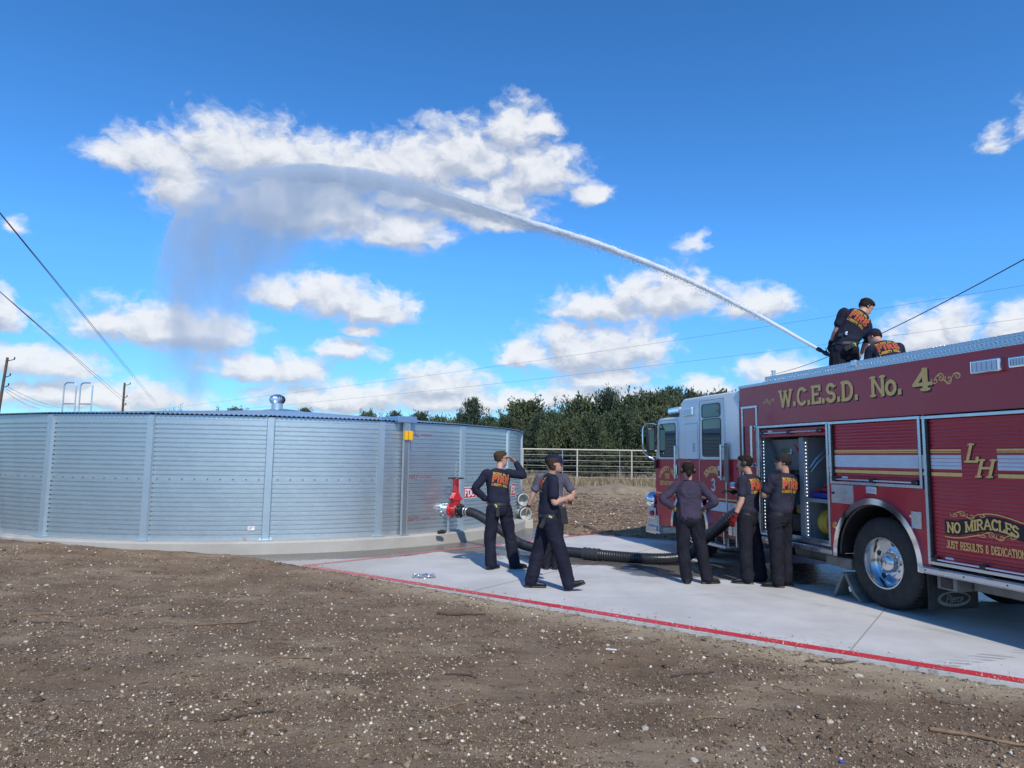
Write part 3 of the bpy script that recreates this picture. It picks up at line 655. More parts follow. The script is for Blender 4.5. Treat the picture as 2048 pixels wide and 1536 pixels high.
def ribbon(pts, w):
    n = len(pts); L, Rr = [], []
    for i, p in enumerate(pts):
        d0 = (pts[i] - pts[i - 1]).normalized() if i else None
        d1 = (pts[i + 1] - pts[i]).normalized() if i < n - 1 else None
        if i == n - 1 and n > 3 and (pts[0] - pts[-1]).length < 1e-5: d1 = (pts[1] - pts[0]).normalized()
        if i == 0 and n > 3 and (pts[0] - pts[-1]).length < 1e-5: d0 = (pts[-1] - pts[-2]).normalized()
        d = ((d0 or d1) + (d1 or d0)).normalized(); nn = Vector((-d.y, d.x)); c = nn.dot(Vector((-(d0 or d1).y, (d0 or d1).x))); c = max(c, .5)
        q = p.copy()
        if n <= 3 or (pts[0] - pts[-1]).length > 1e-5:
            if i == 0: q = q - d * w * .42
            if i == n - 1: q = q + d * w * .42
        L.append(q + nn * w / 2 / c); Rr.append(q - nn * w / 2 / c)
    return L, Rr
def letter_mesh(ribs, fn, lift=.0003, base=0.0, sub=0):
    """ribbons -> verts/faces; fn(x, y, depth) -> 3D; each ribbon a hair above the last so none are coplanar"""
    mb = MB()
    for i, (L, Rr) in enumerate(ribs):
        if sub:
            def dens(P):
                o = []
                for a, b in zip(P[:-1], P[1:]):
                    m = max(1, int((b - a).length / sub + .999)); o += [a.lerp(b, t / m) for t in range(m)]
                return o, P[-1]
            # subdivide both sides alike
            nL, nR = [], []
            for j in range(len(L) - 1):
                m = max(1, int(max((L[j + 1] - L[j]).length, (Rr[j + 1] - Rr[j]).length) / sub + .999))
                for t in range(m): nL.append(L[j].lerp(L[j + 1], t / m)); nR.append(Rr[j].lerp(Rr[j + 1], t / m))
            nL.append(L[-1]); nR.append(Rr[-1]); L, Rr = nL, nR
        d = base + (i % 7) * lift; vs = []
        for a, b in zip(L, Rr): vs += [fn(a.x, a.y, d), fn(b.x, b.y, d)]
        mb.add(vs, [(2 * k, 2 * k + 1, 2 * k + 3, 2 * k + 2) for k in range(len(L) - 1)])
    return mb
def scroll(cx, cy, w, h, flip=1):
    """a little acanthus scroll drawn with strokes"""
    out = []
    for k, (u, s, d) in enumerate(((-.42, .5, 1), (-.1, .8, -1), (.22, .7, 1), (.46, .45, -1))):
        sp = [(cx + u * w + flip * (.16 * w * (1 - t * .75)) * math.cos(t * 6.2 * d + .6), cy + d * .08 * h + s * h * .55 * (1 - t * .75) * math.sin(t * 6.2 * d + .6)) for t in np.linspace(0, 1, 16)]
        out.append(ribbon([Vector(p) for p in sp], h * .085))
    out.append(ribbon([Vector((cx - .5 * w + w * t, cy + .28 * h * math.sin(t * 9 + .5))) for t in np.linspace(0, 1, 26)], h * .07))
    return out

# tank lettering
M_INK = mat('dark_red_ink', (.26, .07, .10), rough=.6)
def tank_text(txt, ang, z, h, m, name='gauge_mark', extra=None):
    ribs, w = text2d(txt, h, h * .12, .10, .0)
    if extra: ribs.append(ribbon([Vector((w + .04, h * .5)), Vector((w + .04 + extra, h * .5))], h * .2))
    def fn(x, y, d):
        a = ang + math.degrees(x / TR); return cyl(a, TR + .0062 + d, z + y)
    letter_mesh(ribs, fn, sub=.05).build(name, m, tank)
tank_text('FULL', GA + 1.35, 2.145, .075, M_INK, extra=.28)
tank_text('HALF', GA + 1.35, 1.30, .07, M_INK, extra=.28)
tank_text('EMPTY', GA + 1.35, .475, .07, M_INK, extra=.22)
lm_ = MB()
a_ = TPH + 18 * .88
lm_.add([cyl(a_ - .5, TR + .006, .395), cyl(a_ + .5, TR + .006, .395), cyl(a_ + .5, TR + .006, .47), cyl(a_ - .5, TR + .006, .47)], [(0, 1, 2, 3)]).build('maker_label', mat('label_white', (.75, .77, .8), rough=.5), tank)
lm2 = MB()
for k in range(3):
    lm2.add([cyl(a_ - .4, TR + .0065, .45 - k * .02), cyl(a_ + .4 - .2 * k, TR + .0065, .45 - k * .02), cyl(a_ + .4 - .2 * k, TR + .0065, .459 - k * .02), cyl(a_ - .4, TR + .0065, .459 - k * .02)], [(0, 1, 2, 3)])
lm2.build('label_print', M_INK, tank)

# ------------------------------------------------------------------ fire engine
TP = Vector((4.53, 8.511, 0)); TTH = R(15.2)
TD = Vector((-math.sin(TTH), math.cos(TTH), 0)); TN = Vector((-math.cos(TTH), -math.sin(TTH), 0))
TO = TP + TN * .04
eng = empty('fire_engine', TO, math.pi / 2 + TTH, 'dark red fire engine with white cab top, gold lettering and an open tool compartment', 'fire engine')
WID = 2.46
def car_paint(name, c, rough=.22):
    m = mat(name, c, rough=rough + .15, coat=.4, var=.05, vscale=1.5, spec=.5)
    return m
M_RED = car_paint('engine_red', (.44, .013, .028), .18)
M_WHITE = car_paint('engine_white', (.72, .77, .79), .28)
M_CHROME = mat('chrome', (.80, .82, .85), rough=.07, metal=1.0)
M_ALU = mat('aluminium', (.62, .65, .69), rough=.28, metal=.9, var=.03, vscale=5)
M_BLACK = mat('black_plastic', (.018, .018, .02), rough=.45, var=.2)
M_RUB = mat('tyre_rubber', (.021, .021, .023), rough=.85, var=.35, vscale=9, bump=.25, bscale=90, color2=(.045, .043, .041))
M_GREY = mat('grey_paint', (.24, .27, .30), rough=.5, var=.08, vscale=5)
M_UNDER = mat('chassis_black', (.025, .025, .027), rough=.7, var=.4, vscale=6, color2=(.06, .055, .05))
M_DUST = mat('dusty_grey_metal', (.22, .21, .20), rough=.65, metal=.3, var=.25, vscale=6)
M_GOLD = mat('gold_leaf', (1.0, .56, .17), rough=.45, metal=.0, var=.15, vscale=30)
M_SHADOW = mat('letter_shade', (.012, .010, .014), rough=.5)
M_GLASS = mat('dark_glass', (.012, .016, .02), rough=.03, spec=.9, coat=.4)
M_LENS = mat('lamp_lens', (.62, .66, .74), rough=.08, spec=.8, coat=.5)
M_AMBER = mat('amber_lens', (.75, .20, .02), rough=.15, coat=.5)
M_STRIPE = mat('reflective_white', (.62, .68, .74), rough=.35, var=.05)
def diamond(name='diamond_plate'):
    m = mat(name, (.60, .64, .69), rough=.24, metal=.92)
    t = m.node_tree; b = t.nodes['Principled BSDF']; c = t.nodes.new('ShaderNodeTexCoord')
    v = vmath(t, 'MULTIPLY', c.outputs['Object'], (1, 1, 1)); sx = t.nodes.new('ShaderNodeSeparateXYZ'); t.links.new(v, sx.inputs[0])
    u, w = math_(t, 'ADD', sx.outputs[0], sx.outputs[1]), sx.outputs[2]
    w = math_(t, 'ADD', w, math_(t, 'MULTIPLY', sx.outputs[1], .7))
    a, bb = math_(t, 'MULTIPLY', math_(t, 'ADD', u, w), 62.0), math_(t, 'MULTIPLY', math_(t, 'SUBTRACT', u, w), 62.0)
    h = math_(t, 'MULTIPLY', math_(t, 'SINE', a), math_(t, 'SINE', bb))
    st = t.nodes.new('ShaderNodeMapRange'); t.links.new(h, st.inputs['Value']); setin(st, From_Min=.25, From_Max=.6)
    rr_ = t.nodes.new('ShaderNodeMapRange'); t.links.new(st.outputs[0], rr_.inputs['Value']); setin(rr_, To_Min=.42, To_Max=.14); t.links.new(rr_.outputs[0], b.inputs['Roughness'])
    bn = t.nodes.new('ShaderNodeBump'); setin(bn, Strength=1.0, Distance=.012); t.links.new(st.outputs[0], bn.inputs['Height']); t.links.new(bn.outputs[0], b.inputs['Normal'])
    return m
M_DIA = diamond()
def P(mb, name, m, parent=eng, smooth=None, **kw): return mb.build(name, m, parent, smooth, **kw)
def bx(name, m, x0, x1, y0, y1, z0, z1, bev=.008, parent=eng, **kw):
    return P(MB().bbox(x0, x1, y0, y1, z0, z1, bev), name, m, parent, **kw)
REAR = -2.75
# body: side wall panels leave the open compartment clear
bm_ = MB()
bm_.box(REAR, 2.86, -.06, 0, 2.30, 2.925)                     # upper fascia
P(bm_, 'side_fascia', M_RED)
wl = MB()
wl.box(2.37, 2.86, -.05, -.012, .56, 2.30)
P(wl, 'front_corner_panel', M_RED)
# wheel panel with arch
AC, AR = (.06, .565), .665
pts = [(.81, .56), (.81, 1.46), (-.69, 1.46), (-.69, .56), (AC[0] - AR, .56)] + [(AC[0] - AR * math.cos(a), AC[1] + AR * 1.06 * math.sin(a)) for a in np.linspace(0.03, math.pi - .03, 26)] + [(AC[0] + AR, .56)]
P(MB().prism(pts, 'y', -.05, -.004), 'wheel_panel', M_RED)
P(MB().prism([(.81, 1.46), (.845, 1.46), (.845, .6), (.81, .6)], 'y', -.05, -.006).prism([(-.69, 2.30), (-.72, 2.30), (-.72, .6), (-.69, .6)], 'y', -.05, -.006).prism([(.845, 2.3), (.79, 2.3), (.79, 1.46), (.845, 1.46)], 'y', -.05, -.007), 'door_jamb', M_RED)
# polished wheel trim
def arch(r0, r1, y0, y1, c=AC, a0=.0, a1=math.pi, ky=1.06, n=30):
    vs, fs = [], []
    for i in range(n + 1):
        a = a0 + (a1 - a0) * i / n
        for (r, y) in ((r0, y0), (r1, y0), (r1, y1), (r0, y1)): vs.append((c[0] + r * math.cos(a), y, c[1] + r * ky * math.sin(a)))
    for i in range(n):
        for k in range(4): fs.append((4 * i + k, 4 * i + (k + 1) % 4, 4 * i + 4 + (k + 1) % 4, 4 * i + 4 + k))
    fs += [(0, 1, 2, 3), (4 * n, 4 * n + 3, 4 * n + 2, 4 * n + 1)]
    return MB().add(vs, fs)
P(arch(.635, .705, -.03, .028, a0=-.05, a1=math.pi + .05), 'wheel_trim', M_CHROME, smooth=.6)
P(arch(.62, .66, -.75, -.03), 'wheel_well', M_BLACK, smooth=.6)
P(MB().box(.6, .72, -.9, -.7, .4, 1.3).box(-.6, -.68, -.9, -.7, .4, 1.3).box(-.68, .72, -.92, -.88, .4, 1.35), 'well_liner', M_UNDER)
# roll-up shutters with real slats
def slats(x0, x1, z0, z1, y, pitch=.0415, d=.0035):
    mb = MB(); n = max(1, round((z1 - z0) / pitch)); p = (z1 - z0) / n
    prof = []
    for k in range(n):
        z = z0 + k * p; prof += [(y - d, z), (y, z + .006), (y + .0015, z + p * .5), (y, z + p - .006), (y - d, z + p - .0005)]
    k = len(prof)
    return mb.add([(x0, a, b) for a, b in prof] + [(x1, a, b) for a, b in prof], [(i, i + 1, k + i + 1, k + i) for i in range(k - 1)])
def frame(name, x0, x1, z0, z1, w=.035, y=.012, parent=eng, sides='LRTB'):
    mb = MB()
    if 'L' in sides: mb.bbox(x0, x0 + w, -.03, y, z0, z1, .004)
    if 'R' in sides: mb.bbox(x1 - w, x1, -.03, y, z0, z1, .004)
    if 'T' in sides: mb.bbox(x0 - .008, x1 + .008, -.03, y + .004, z1 - w + .003, z1 + .003, .004)
    if 'B' in sides: mb.bbox(x0 + w, x1 - w, -.03, y, z0, z0 + w, .004)
    return P(mb, name, M_ALU, parent)
def shutter(x0, x1, z0, z1, bar=True):
    """x0<x1; returns the shutter part with its trim as sub-parts"""
    s = P(slats(x0 + .05, x1 - .05, z0 + .10, z1 - .035, -.035), 'roller_shutter', M_RED)
    frame('shutter_frame', x0, x1, z0, z1, parent=s)
    P(MB().box(x0 + .034, x0 + .055, -.05, -.008, z0 + .03, z1 - .03).box(x1 - .055, x1 - .034, -.05, -.008, z0 + .03, z1 - .03), 'shutter_seal', M_BLACK, s)
    P(MB().bbox(x0 + .05, x1 - .05, -.05, -.018, z0 + .035, z0 + .105, .006), 'bottom_rail', M_RED, s)
    if bar:
        P(MB().tube([(x0 + .06, .02, z0 + .062), (x1 - .06, .02, z0 + .062)], .011, 8), 'lift_bar', M_ALU, s)
        n = max(2, round((x1 - x0) / .62) + 1)
        for i in range(n):
            xx = x0 + .10 + (x1 - x0 - .20) * i / (n - 1); P(MB().bbox(xx - .035, xx + .035, -.018, .034, z0 + .038, z0 + .09, .008), 'bar_bracket', M_BLACK, s)
        P(MB().box(x1 - .30, x1 - .20, -.017, -.0155, z0 + .078, z0 + .10), 'bar_label', MATS['label_white'], s)
    return s
sh_front = shutter(2.385, 2.80, .62, 2.62, bar=False)
sh_mid = shutter(-.675, .805, 1.465, 2.285)
sh_rear = shutter(-2.62, -.705, .64, 2.28)
# stripes follow the slats
def stripe_on(x0, x1, z0, z1, m, name, y=-.0315): return P(slats(x0, x1, z0, z1, y), name, m)
for (x0, x1) in ((-.62, .75), (-1.15, -.765), (-2.55, -1.56)):
    stripe_on(x0, x1, 1.688, 1.845, M_STRIPE, 'white_stripe')
    for (a, b_) in ((1.868, 1.878), (1.886, 1.906), (1.613, 1.652)):
        P(MB().box(x0, x1, -.034, -.0305, a, b_), 'gold_stripe', M_GOLD)
for (x0, x1) in ((-.72, -.678), (.808, .84)):
    P(MB().box(x0, x1, -.003, -.001, 1.688, 1.845), 'white_stripe', M_STRIPE); P(MB().box(x0, x1, -.003, -.001, 1.613, 1.652), 'gold_stripe', M_GOLD)
# open compartment
OX0, OX1, OZ0, OZ1 = .845, 2.37, .60, 2.30
frame('compartment_frame', .825, 2.375, .63, 2.29)
cav = MB(); D_ = -.62
cav.add([(OX0, -.03, OZ0), (OX1, -.03, OZ0), (OX1, D_, OZ0), (OX0, D_, OZ0), (OX0, -.03, OZ1), (OX1, -.03, OZ1), (OX1, D_, OZ1), (OX0, D_, OZ1)], [(0, 1, 2, 3), (4, 7, 6, 5), (0, 3, 7, 4), (1, 5, 6, 2), (2, 6, 7, 3)])
comp = P(cav, 'compartment', M_GREY)
P(MB().bbox(.88, 2.33, -.05, -.02, 2.115, 2.235, .006), 'rolled_shutter_edge', M_RED, comp)
P(MB().tube([(.93, .018, 2.175), (2.29, .018, 2.175)], .011, 8), 'lift_bar', M_ALU, comp)
for xx in (.99, 1.62, 2.24): P(MB().bbox(xx - .035, xx + .035, -.02, .032, 2.15, 2.205, .008), 'bar_bracket', M_BLACK, comp)
P(MB().box(2.05, 2.15, -.0195, -.018, 2.19, 2.215), 'bar_label', MATS['label_white'], comp)
P(MB().bbox(1.42, 1.52, -.16, -.07, .62, 2.10, .005), 'divider_post', M_GREY, comp)
P(MB().box(1.445, 1.475, -.61, -.16, .62, 2.10), 'divider_panel', M_GREY, comp)
P(MB().bbox(.86, 1.42, -.6, -.07, 1.19, 1.24, .004), 'shelf', M_GREY, comp)
P(MB().bbox(.86, 2.34, -.055, -.03, .635, .70, .004), 'sill', M_ALU, comp)
P(MB().add([(2.34, -.45, 1.62), (1.53, -.45, 1.62), (1.53, -.20, 2.08), (2.34, -.20, 2.08)], [(0, 1, 2, 3)]), 'slanted_panel', M_GREY, comp)
P(MB().bbox(1.95, 2.20, -.32, -.275, 1.86, 1.97, .004), 'gauge_window', M_ALU, comp)
P(MB().box(1.975, 2.175, -.277, -.270, 1.88, 1.95), 'gauge_print', mat('olive_screen', (.16, .18, .09), rough=.4), comp)
M_LED = emit('led_white', (.93, .96, 1.0), 2.0)
def leds(x, y, z0, z1, n, nm='led_strip'):
    mb = MB()
    for i in range(n):
        z = z0 + (z1 - z0) * i / (n - 1); mb.box(x - .006, x + .006, y - .003, y, z - .007, z + .007)
    o = P(mb, nm, M_LED, comp); o['kind'] = 'stuff'
leds(2.318, -.052, .74, 2.05, 27); leds(1.405, -.10, .72, 2.02, 27)
P(MB().box(2.30, 2.336, -.056, -.0535, .70, 2.10), 'led_channel', M_ALU, comp)
P(MB().bbox(2.00, 2.24, -.55, -.30, 1.30, 1.55, .01), 'charger_box', M_BLACK, comp)
# tools inside: each can be lifted out, so each is a thing of its own
def tool(name, mb, m, label, cat, group=None, smooth=None):
    mb.xf(Matrix.Translation(TO) @ Matrix.Rotation(math.pi / 2 + TTH, 4, 'Z'))
    c = sum(mb.v, Vector()) / len(mb.v); c.z = min(v.z for v in mb.v); mb.v = [v - c for v in mb.v]
    o = mb.build(name, m, None, smooth, label=label, cat=cat, group=group); o.location = c
    return o
tool('toolbox', MB().bbox(.88, 1.33, -.40, -.11, 1.245, 1.325, .02), mat('blue_plastic', (.015, .04, .30), rough=.45), 'flat blue plastic case lying on the compartment shelf', 'tool case')
t_ = MB().bbox(.90, 1.20, -.36, -.16, 1.33, 1.39, .02).bbox(1.22, 1.38, -.30, -.16, 1.33, 1.37, .015).tube([(1.0, -.2, 1.39), (1.02, -.2, 1.44), (1.15, -.2, 1.44), (1.17, -.2, 1.39)], .012, 8)
tool('rescue_tool', t_, mat('red_tool', (.35, .02, .025), rough=.45), 'red hand tool resting on top of the blue case', 'tool')
dr = MB()
dr.lathe([(0, 0), (.165, 0), (.185, .03), (.185, .10), (.178, .105), (.185, .115), (.185, .20)], (1.30, -.34, .905), (-1, 0, 0), 28)
tool('air_cylinder', dr, mat('yellow_cylinder', (.44, .36, .04), rough=.5, var=.15), 'round yellow end of the big cylinder on the compartment floor', 'cylinder', smooth=.7)
dr = MB().lathe([(.187, .20), (.195, .22), (.205, .34), (.205, .40), (0, .42)], (1.30, -.34, .905), (-1, 0, 0), 28)
tool('foam_drum', dr, mat('pink_red_drum', (.42, .045, .06), rough=.5, var=.12), 'faded red drum beside the yellow cylinder end', 'drum', smooth=.7)
hk = []
for i, (xx, zz, ln, cc, nm_) in enumerate(((1.36, 1.80, .34, (.45, .36, .03), 'yellow'), (1.30, 1.66, .30, (.35, .35, .36), 'bare steel'), (1.25, 1.66, .26, (.40, .30, .03), 'short yellow'), (1.20, 1.66, .28, (.30, .03, .03), 'red'), (1.12, 1.70, .36, (.04, .04, .04), 'black'))):
    mbt = MB().bbox(xx - .014, xx + .014, -.58, -.545, zz - ln, zz, .006).bbox(xx - .03, xx + .03, -.585, -.545, zz - .02, zz + .05, .01)
    tool('hand_tool', mbt, mat('tool_' + nm_.replace(' ', '_'), cc, rough=.4, metal=.2), nm_ + ' handled tool hanging on the compartment back wall', 'hand tool', 'tools hanging in the compartment')
for i, (xx, zz, rr) in enumerate(((1.28, 1.96, .085), (.98, 1.90, .11), (.98, 1.52, .10))):
    lab = ('small black hose reel near the compartment roof', 'upper coil of black hose at the right of the compartment', 'lower coil of black hose at the right of the compartment')[i]
    mbt = MB().lathe([(rr * .45, 0), (rr * .45, .07), (rr, .075), (rr, 0), (rr * .45, 0)], (xx, -.56, zz), (0, 1, 0), 18)
    for q in range(3): mbt.tube([(xx + math.cos(a) * rr * (.6 + .14 * q), -.50 + .012 * q, zz + math.sin(a) * rr * (.6 + .14 * q)) for a in np.linspace(0, 6, 16)], .013, 6)
    tool('hose_reel', mbt, M_BLACK, lab, 'hose reel', None, .7)
mbt = MB().lathe([(.0, .10), (.06, .095), (.12, .05), (.14, 0), (.125, -.02), (0, -.02)], (1.15, -.50, 1.76), (0, 0, 1), 18)
tool('helmet', mbt, mat('dark_red_helmet', (.16, .015, .02), rough=.4), 'dark red helmet hung on the compartment back wall', 'helmet', smooth=.7)
tool('strap', MB().tube([(1.90, -.24, 2.08), (1.82, -.26, 1.98), (1.74, -.28, 1.84), (1.70, -.30, 1.72)], .018, 6), mat('red_web', (.5, .05, .05), rough=.7), 'red strap hanging across the slanted panel', 'strap')
tool('wrench', MB().tube([(1.66, -.12, .66), (1.56, -.12, .67), (1.54, -.12, .74)], .022, 8), MATS['tool_yellow'], 'small yellow handle lying at the foot of the divider', 'hand tool')
for (nm_, x0, x1, y0, y1, z0, z1, cc, lab, cat) in (
    ('equipment_bag', 1.56, 1.92, -.52, -.22, .71, .98, (.03, .03, .034), 'black equipment bag on the floor of the left compartment bay', 'bag'),
    ('meter_case', 1.60, 1.84, -.50, -.24, .985, 1.12, (.30, .24, .03), 'yellow meter case on top of the black equipment bag', 'case'),
    ('saw_case', 1.98, 2.28, -.54, -.20, .71, 1.05, (.18, .02, .022), 'dark red case in the corner of the left compartment bay', 'case'),
    ('battery_pack', 1.56, 1.70, -.52, -.40, 1.32, 1.56, (.32, .27, .04), 'yellow battery pack hung behind the capped man', 'battery'),
    ('hand_lamp', 1.10, 1.22, -.58, -.46, 1.42, 1.54, (.05, .05, .05), 'black hand lamp clipped to the compartment back wall', 'lamp'),
    ('orange_pouch', .89, .98, -.30, -.18, 1.395, 1.46, (.45, .12, .02), 'small orange pouch at the right end of the shelf', 'pouch')):
    tool(nm_, MB().bbox(x0, x1, y0, y1, z0, z1, .03, 3).bbox(x0 + .04, x1 - .04, y1 - .005, y1 + .012, z0 + .05, z1 - .05, .008).tube([(x0 + (x1 - x0) * .3, y1 - .05, z1 - .01), (x0 + (x1 - x0) * .35, y1 - .05, z1 + .035), (x0 + (x1 - x0) * .65, y1 - .05, z1 + .035), (x0 + (x1 - x0) * .7, y1 - .05, z1 - .01)], .011, 6), mat('paint_' + nm_, cc, rough=.5, var=.15), lab, cat)
P(MB().box(.87, .90, -.58, -.12, 1.30, 2.08).box(1.02, 1.03, -.60, -.52, 1.35, 2.05), 'mount_board', M_GREY, comp)
P(MB().tube([(1.38, -.14, 1.66), (1.33, -.20, 1.78), (1.28, -.30, 1.90), (1.27, -.42, 1.98)], .012, 6).tube([(1.36, -.14, 1.60), (1.30, -.20, 1.72), (1.25, -.30, 1.84), (1.24, -.42, 1.93)], .012, 6), 'cable_pair', M_STEEL, comp, smooth=.7)
# rails under the doors
for (x0, x1) in ((.78, 2.36), (-2.74, -.595)):
    P(MB().prism([(-.06, .61), (.012, .607), (.034, .59), (.034, .545), (.02, .528), (-.06, .525)], 'x', x0, x1), 'rub_rail', M_ALU)
bl_ = MB()
for xx in np.arange(-2.6, -.6, .48): bl_.lathe([(.010, 0), (.007, .005), (0, .006)], (xx, .034, .568), (0, 1, 0), 8)
P(bl_, 'rail_screws', M_BLACK)['kind'] = 'stuff'
bx('side_marker', M_ALU, 2.16, 2.335, -.02, .03, .535, .60); bx('marker_lens', M_AMBER, 2.215, 2.275, .028, .04, .552, .583, .004)
mk = MB().lathe([(.042, 0), (.042, .012), (.03, .022), (0, .026)], (.755, 0, .925), (0, 1, 0), 16); P(mk, 'clearance_lamp', M_AMBER, smooth=.7)
P(MB().lathe([(.05, -.003), (.05, .008), (.043, .010)], (.755, 0, .925), (0, 1, 0), 16), 'lamp_bezel', M_CHROME)
bx('cover_plate', M_ALU, .40, .79, -.01, .006, 1.215, 1.455, .003); bx('plate_latch', M_BLACK, .735, .775, .005, .016, 1.33, 1.36, .003)
def lamp(name, x0, x1, z0, z1, y=0.0, d=.035):
    o = bx(name, M_CHROME, x0, x1, y - .01, y + d, z0, z1, .012)
    P(MB().bbox(x0 + .016, x1 - .016, y + d - .004, y + d + .006, z0 + .016, z1 - .016, .006), 'lens', M_LENS, o)
    q = MB()
    for k in range(6):
        xx = x0 + .03 + (x1 - x0 - .06) * k / 5; q.box(xx - .003, xx + .003, y + d + .006, y + d + .008, z0 + .024, z1 - .024)
    P(q, 'lens_ribs', M_GREY, o)['kind'] = 'stuff'
    return o
lamp('flood_lamp', -.01, .155, 1.36, 1.455)
lamp('scene_lamp', -1.725, -1.39, 2.68, 2.82, d=.06); lamp('warning_lamp', -2.0, -1.79, 2.70, 2.81)
fd = bx('fuel_door', M_ALU, -.635, -.495, -.006, .008, 1.01, 1.20, .004); P(MB().bbox(-.51, -.485, .006, .02, 1.13, 1.16, .004), 'hinge', M_CHROME, fd)
# top: bright tread-plate edging, deck sunk between the side walls
P(MB().bbox(REAR, 2.20, -.10, .012, 2.922, 2.985, .006).bbox(REAR, 2.20, -.14, -.02, 2.985, 3.052, .006), 'top_edging', M_DIA)
P(MB().bbox(2.20, 2.87, -.12, .012, 2.922, 2.968, .006), 'top_edging', M_DIA)
P(MB().bbox(.26, .34, -.02, .02, 2.985, 3.06, .004), 'edging_joint', M_ALU)
P(MB().bbox(REAR, 2.86, -WID - .012, -WID + .10, 2.922, 3.052, .006), 'top_edging', M_DIA)
P(MB().box(REAR, 2.86, -WID, -WID + .06, .6, 2.922), 'far_side_wall', M_RED)
P(MB().box(REAR, REAR + .05, -WID + .06, -.06, .6, 2.9), 'rear_wall', M_RED)
P(MB().box(2.82, 2.855, -WID + .06, -.06, .6, 2.915), 'front_wall', M_RED)
P(MB().box(REAR + .05, 2.82, -WID + .06, -.06, 2.44, 2.48), 'deck', M_DIA)
P(MB().box(REAR + .05, .8, -WID + .06, -.64, .60, .64).box(2.37, 2.82, -WID + .06, -.06, .60, .64).box(.8, 2.37, -WID + .06, -.64, .60, .64), 'body_floor', M_UNDER)
P(MB().box(.80, .84, -.64, -.06, .6, 2.43).box(REAR + .05, 2.82, -.68, -.64, .64, 2.43), 'compartment_back', M_UNDER)
ap = MB().tube([(2.12, -.12, 2.97), (2.12, -.12, 3.13)], .028, 10).tube([(2.12, -.12, 3.13), (2.12, -.12, 3.15)], .036, 10); P(ap, 'mast_socket', M_STEEL, smooth=.7)
# underside
P(MB().box(-2.6, 5.7, -.83, -.75, .60, .86).box(-2.6, 5.7, -1.71, -1.63, .60, .86), 'chassis_rail', M_UNDER)
P(MB().tube([(0, -.45, .54), (0, -WID + .45, .54)], .11, 12).lathe([(.0, -.24), (.2, -.1), (.22, 0), (.2, .1), (0, .24)], (0, -WID / 2, .54), (0, 1, 0), 14), 'rear_axle', M_UNDER, smooth=.8)
P(MB().tube([(4.5, -.35, .50), (4.5, -WID + .35, .50)], .08, 10), 'front_axle', M_UNDER)
P(MB().box(3.0, 5.6, -1.5, -.95, .42, 1.0), 'engine_block', M_UNDER)
P(MB().bbox(.60, .84, -.55, -.10, .36, .50, .015), 'battery_box', M_DUST); P(MB().bbox(.86, 1.09, -.55, -.12, .37, .50, .015), 'battery_box', M_DUST)
P(MB().tube([(1.25, -.5, .42), (2.1, -.5, .42)], .10, 14), 'air_tank', M_DUST, smooth=.8)
P(MB().bbox(-.95, -.70, -.50, -.10, .37, .52, .01), 'side_box', M_DUST); P(MB().bbox(-1.75, -.97, -.75, -.30, .38, .51, .02), 'side_box', M_DUST)
P(MB().bbox(-.90, -.76, -.11, -.085, .39, .50, .004), 'side_box_opening', M_UNDER)
# mud flap with its oval mark
fl = bx('mud_flap', M_RUB, -.66, -.645, -.72, -.02, .12, .55, .006)
def ell(a, b, n=28): return [(a * math.cos(k * 2 * math.pi / n), b * math.sin(k * 2 * math.pi / n)) for k in range(n)]
def flap_fn(x, y, d): return Vector((-.661 - d, -.37 + -x, .235 + y))
ov = MB(); A_, B_ = ell(.235, .085), ell(.20, .060)
ov.add([flap_fn(x, y, .001) for x, y in A_] + [flap_fn(x + .012, y + .006, .001) for x, y in B_], [(k, (k + 1) % 28, 28 + (k + 1) % 28, 28 + k) for k in range(28)])
P(ov, 'oval_mark', M_DUST, fl)
ribs, w_ = text2d('Pierce', .078, .012, .05)
ribs = [([Vector((p.x + p.y * .3 - w_ / 2, p.y - .035)) for p in L], [Vector((p.x + p.y * .3 - w_ / 2, p.y - .035)) for p in Rr]) for L, Rr in ribs]
P(letter_mesh(ribs, lambda x, y, d: flap_fn(x, y, d), base=.002), 'lettering', M_DUST, fl)
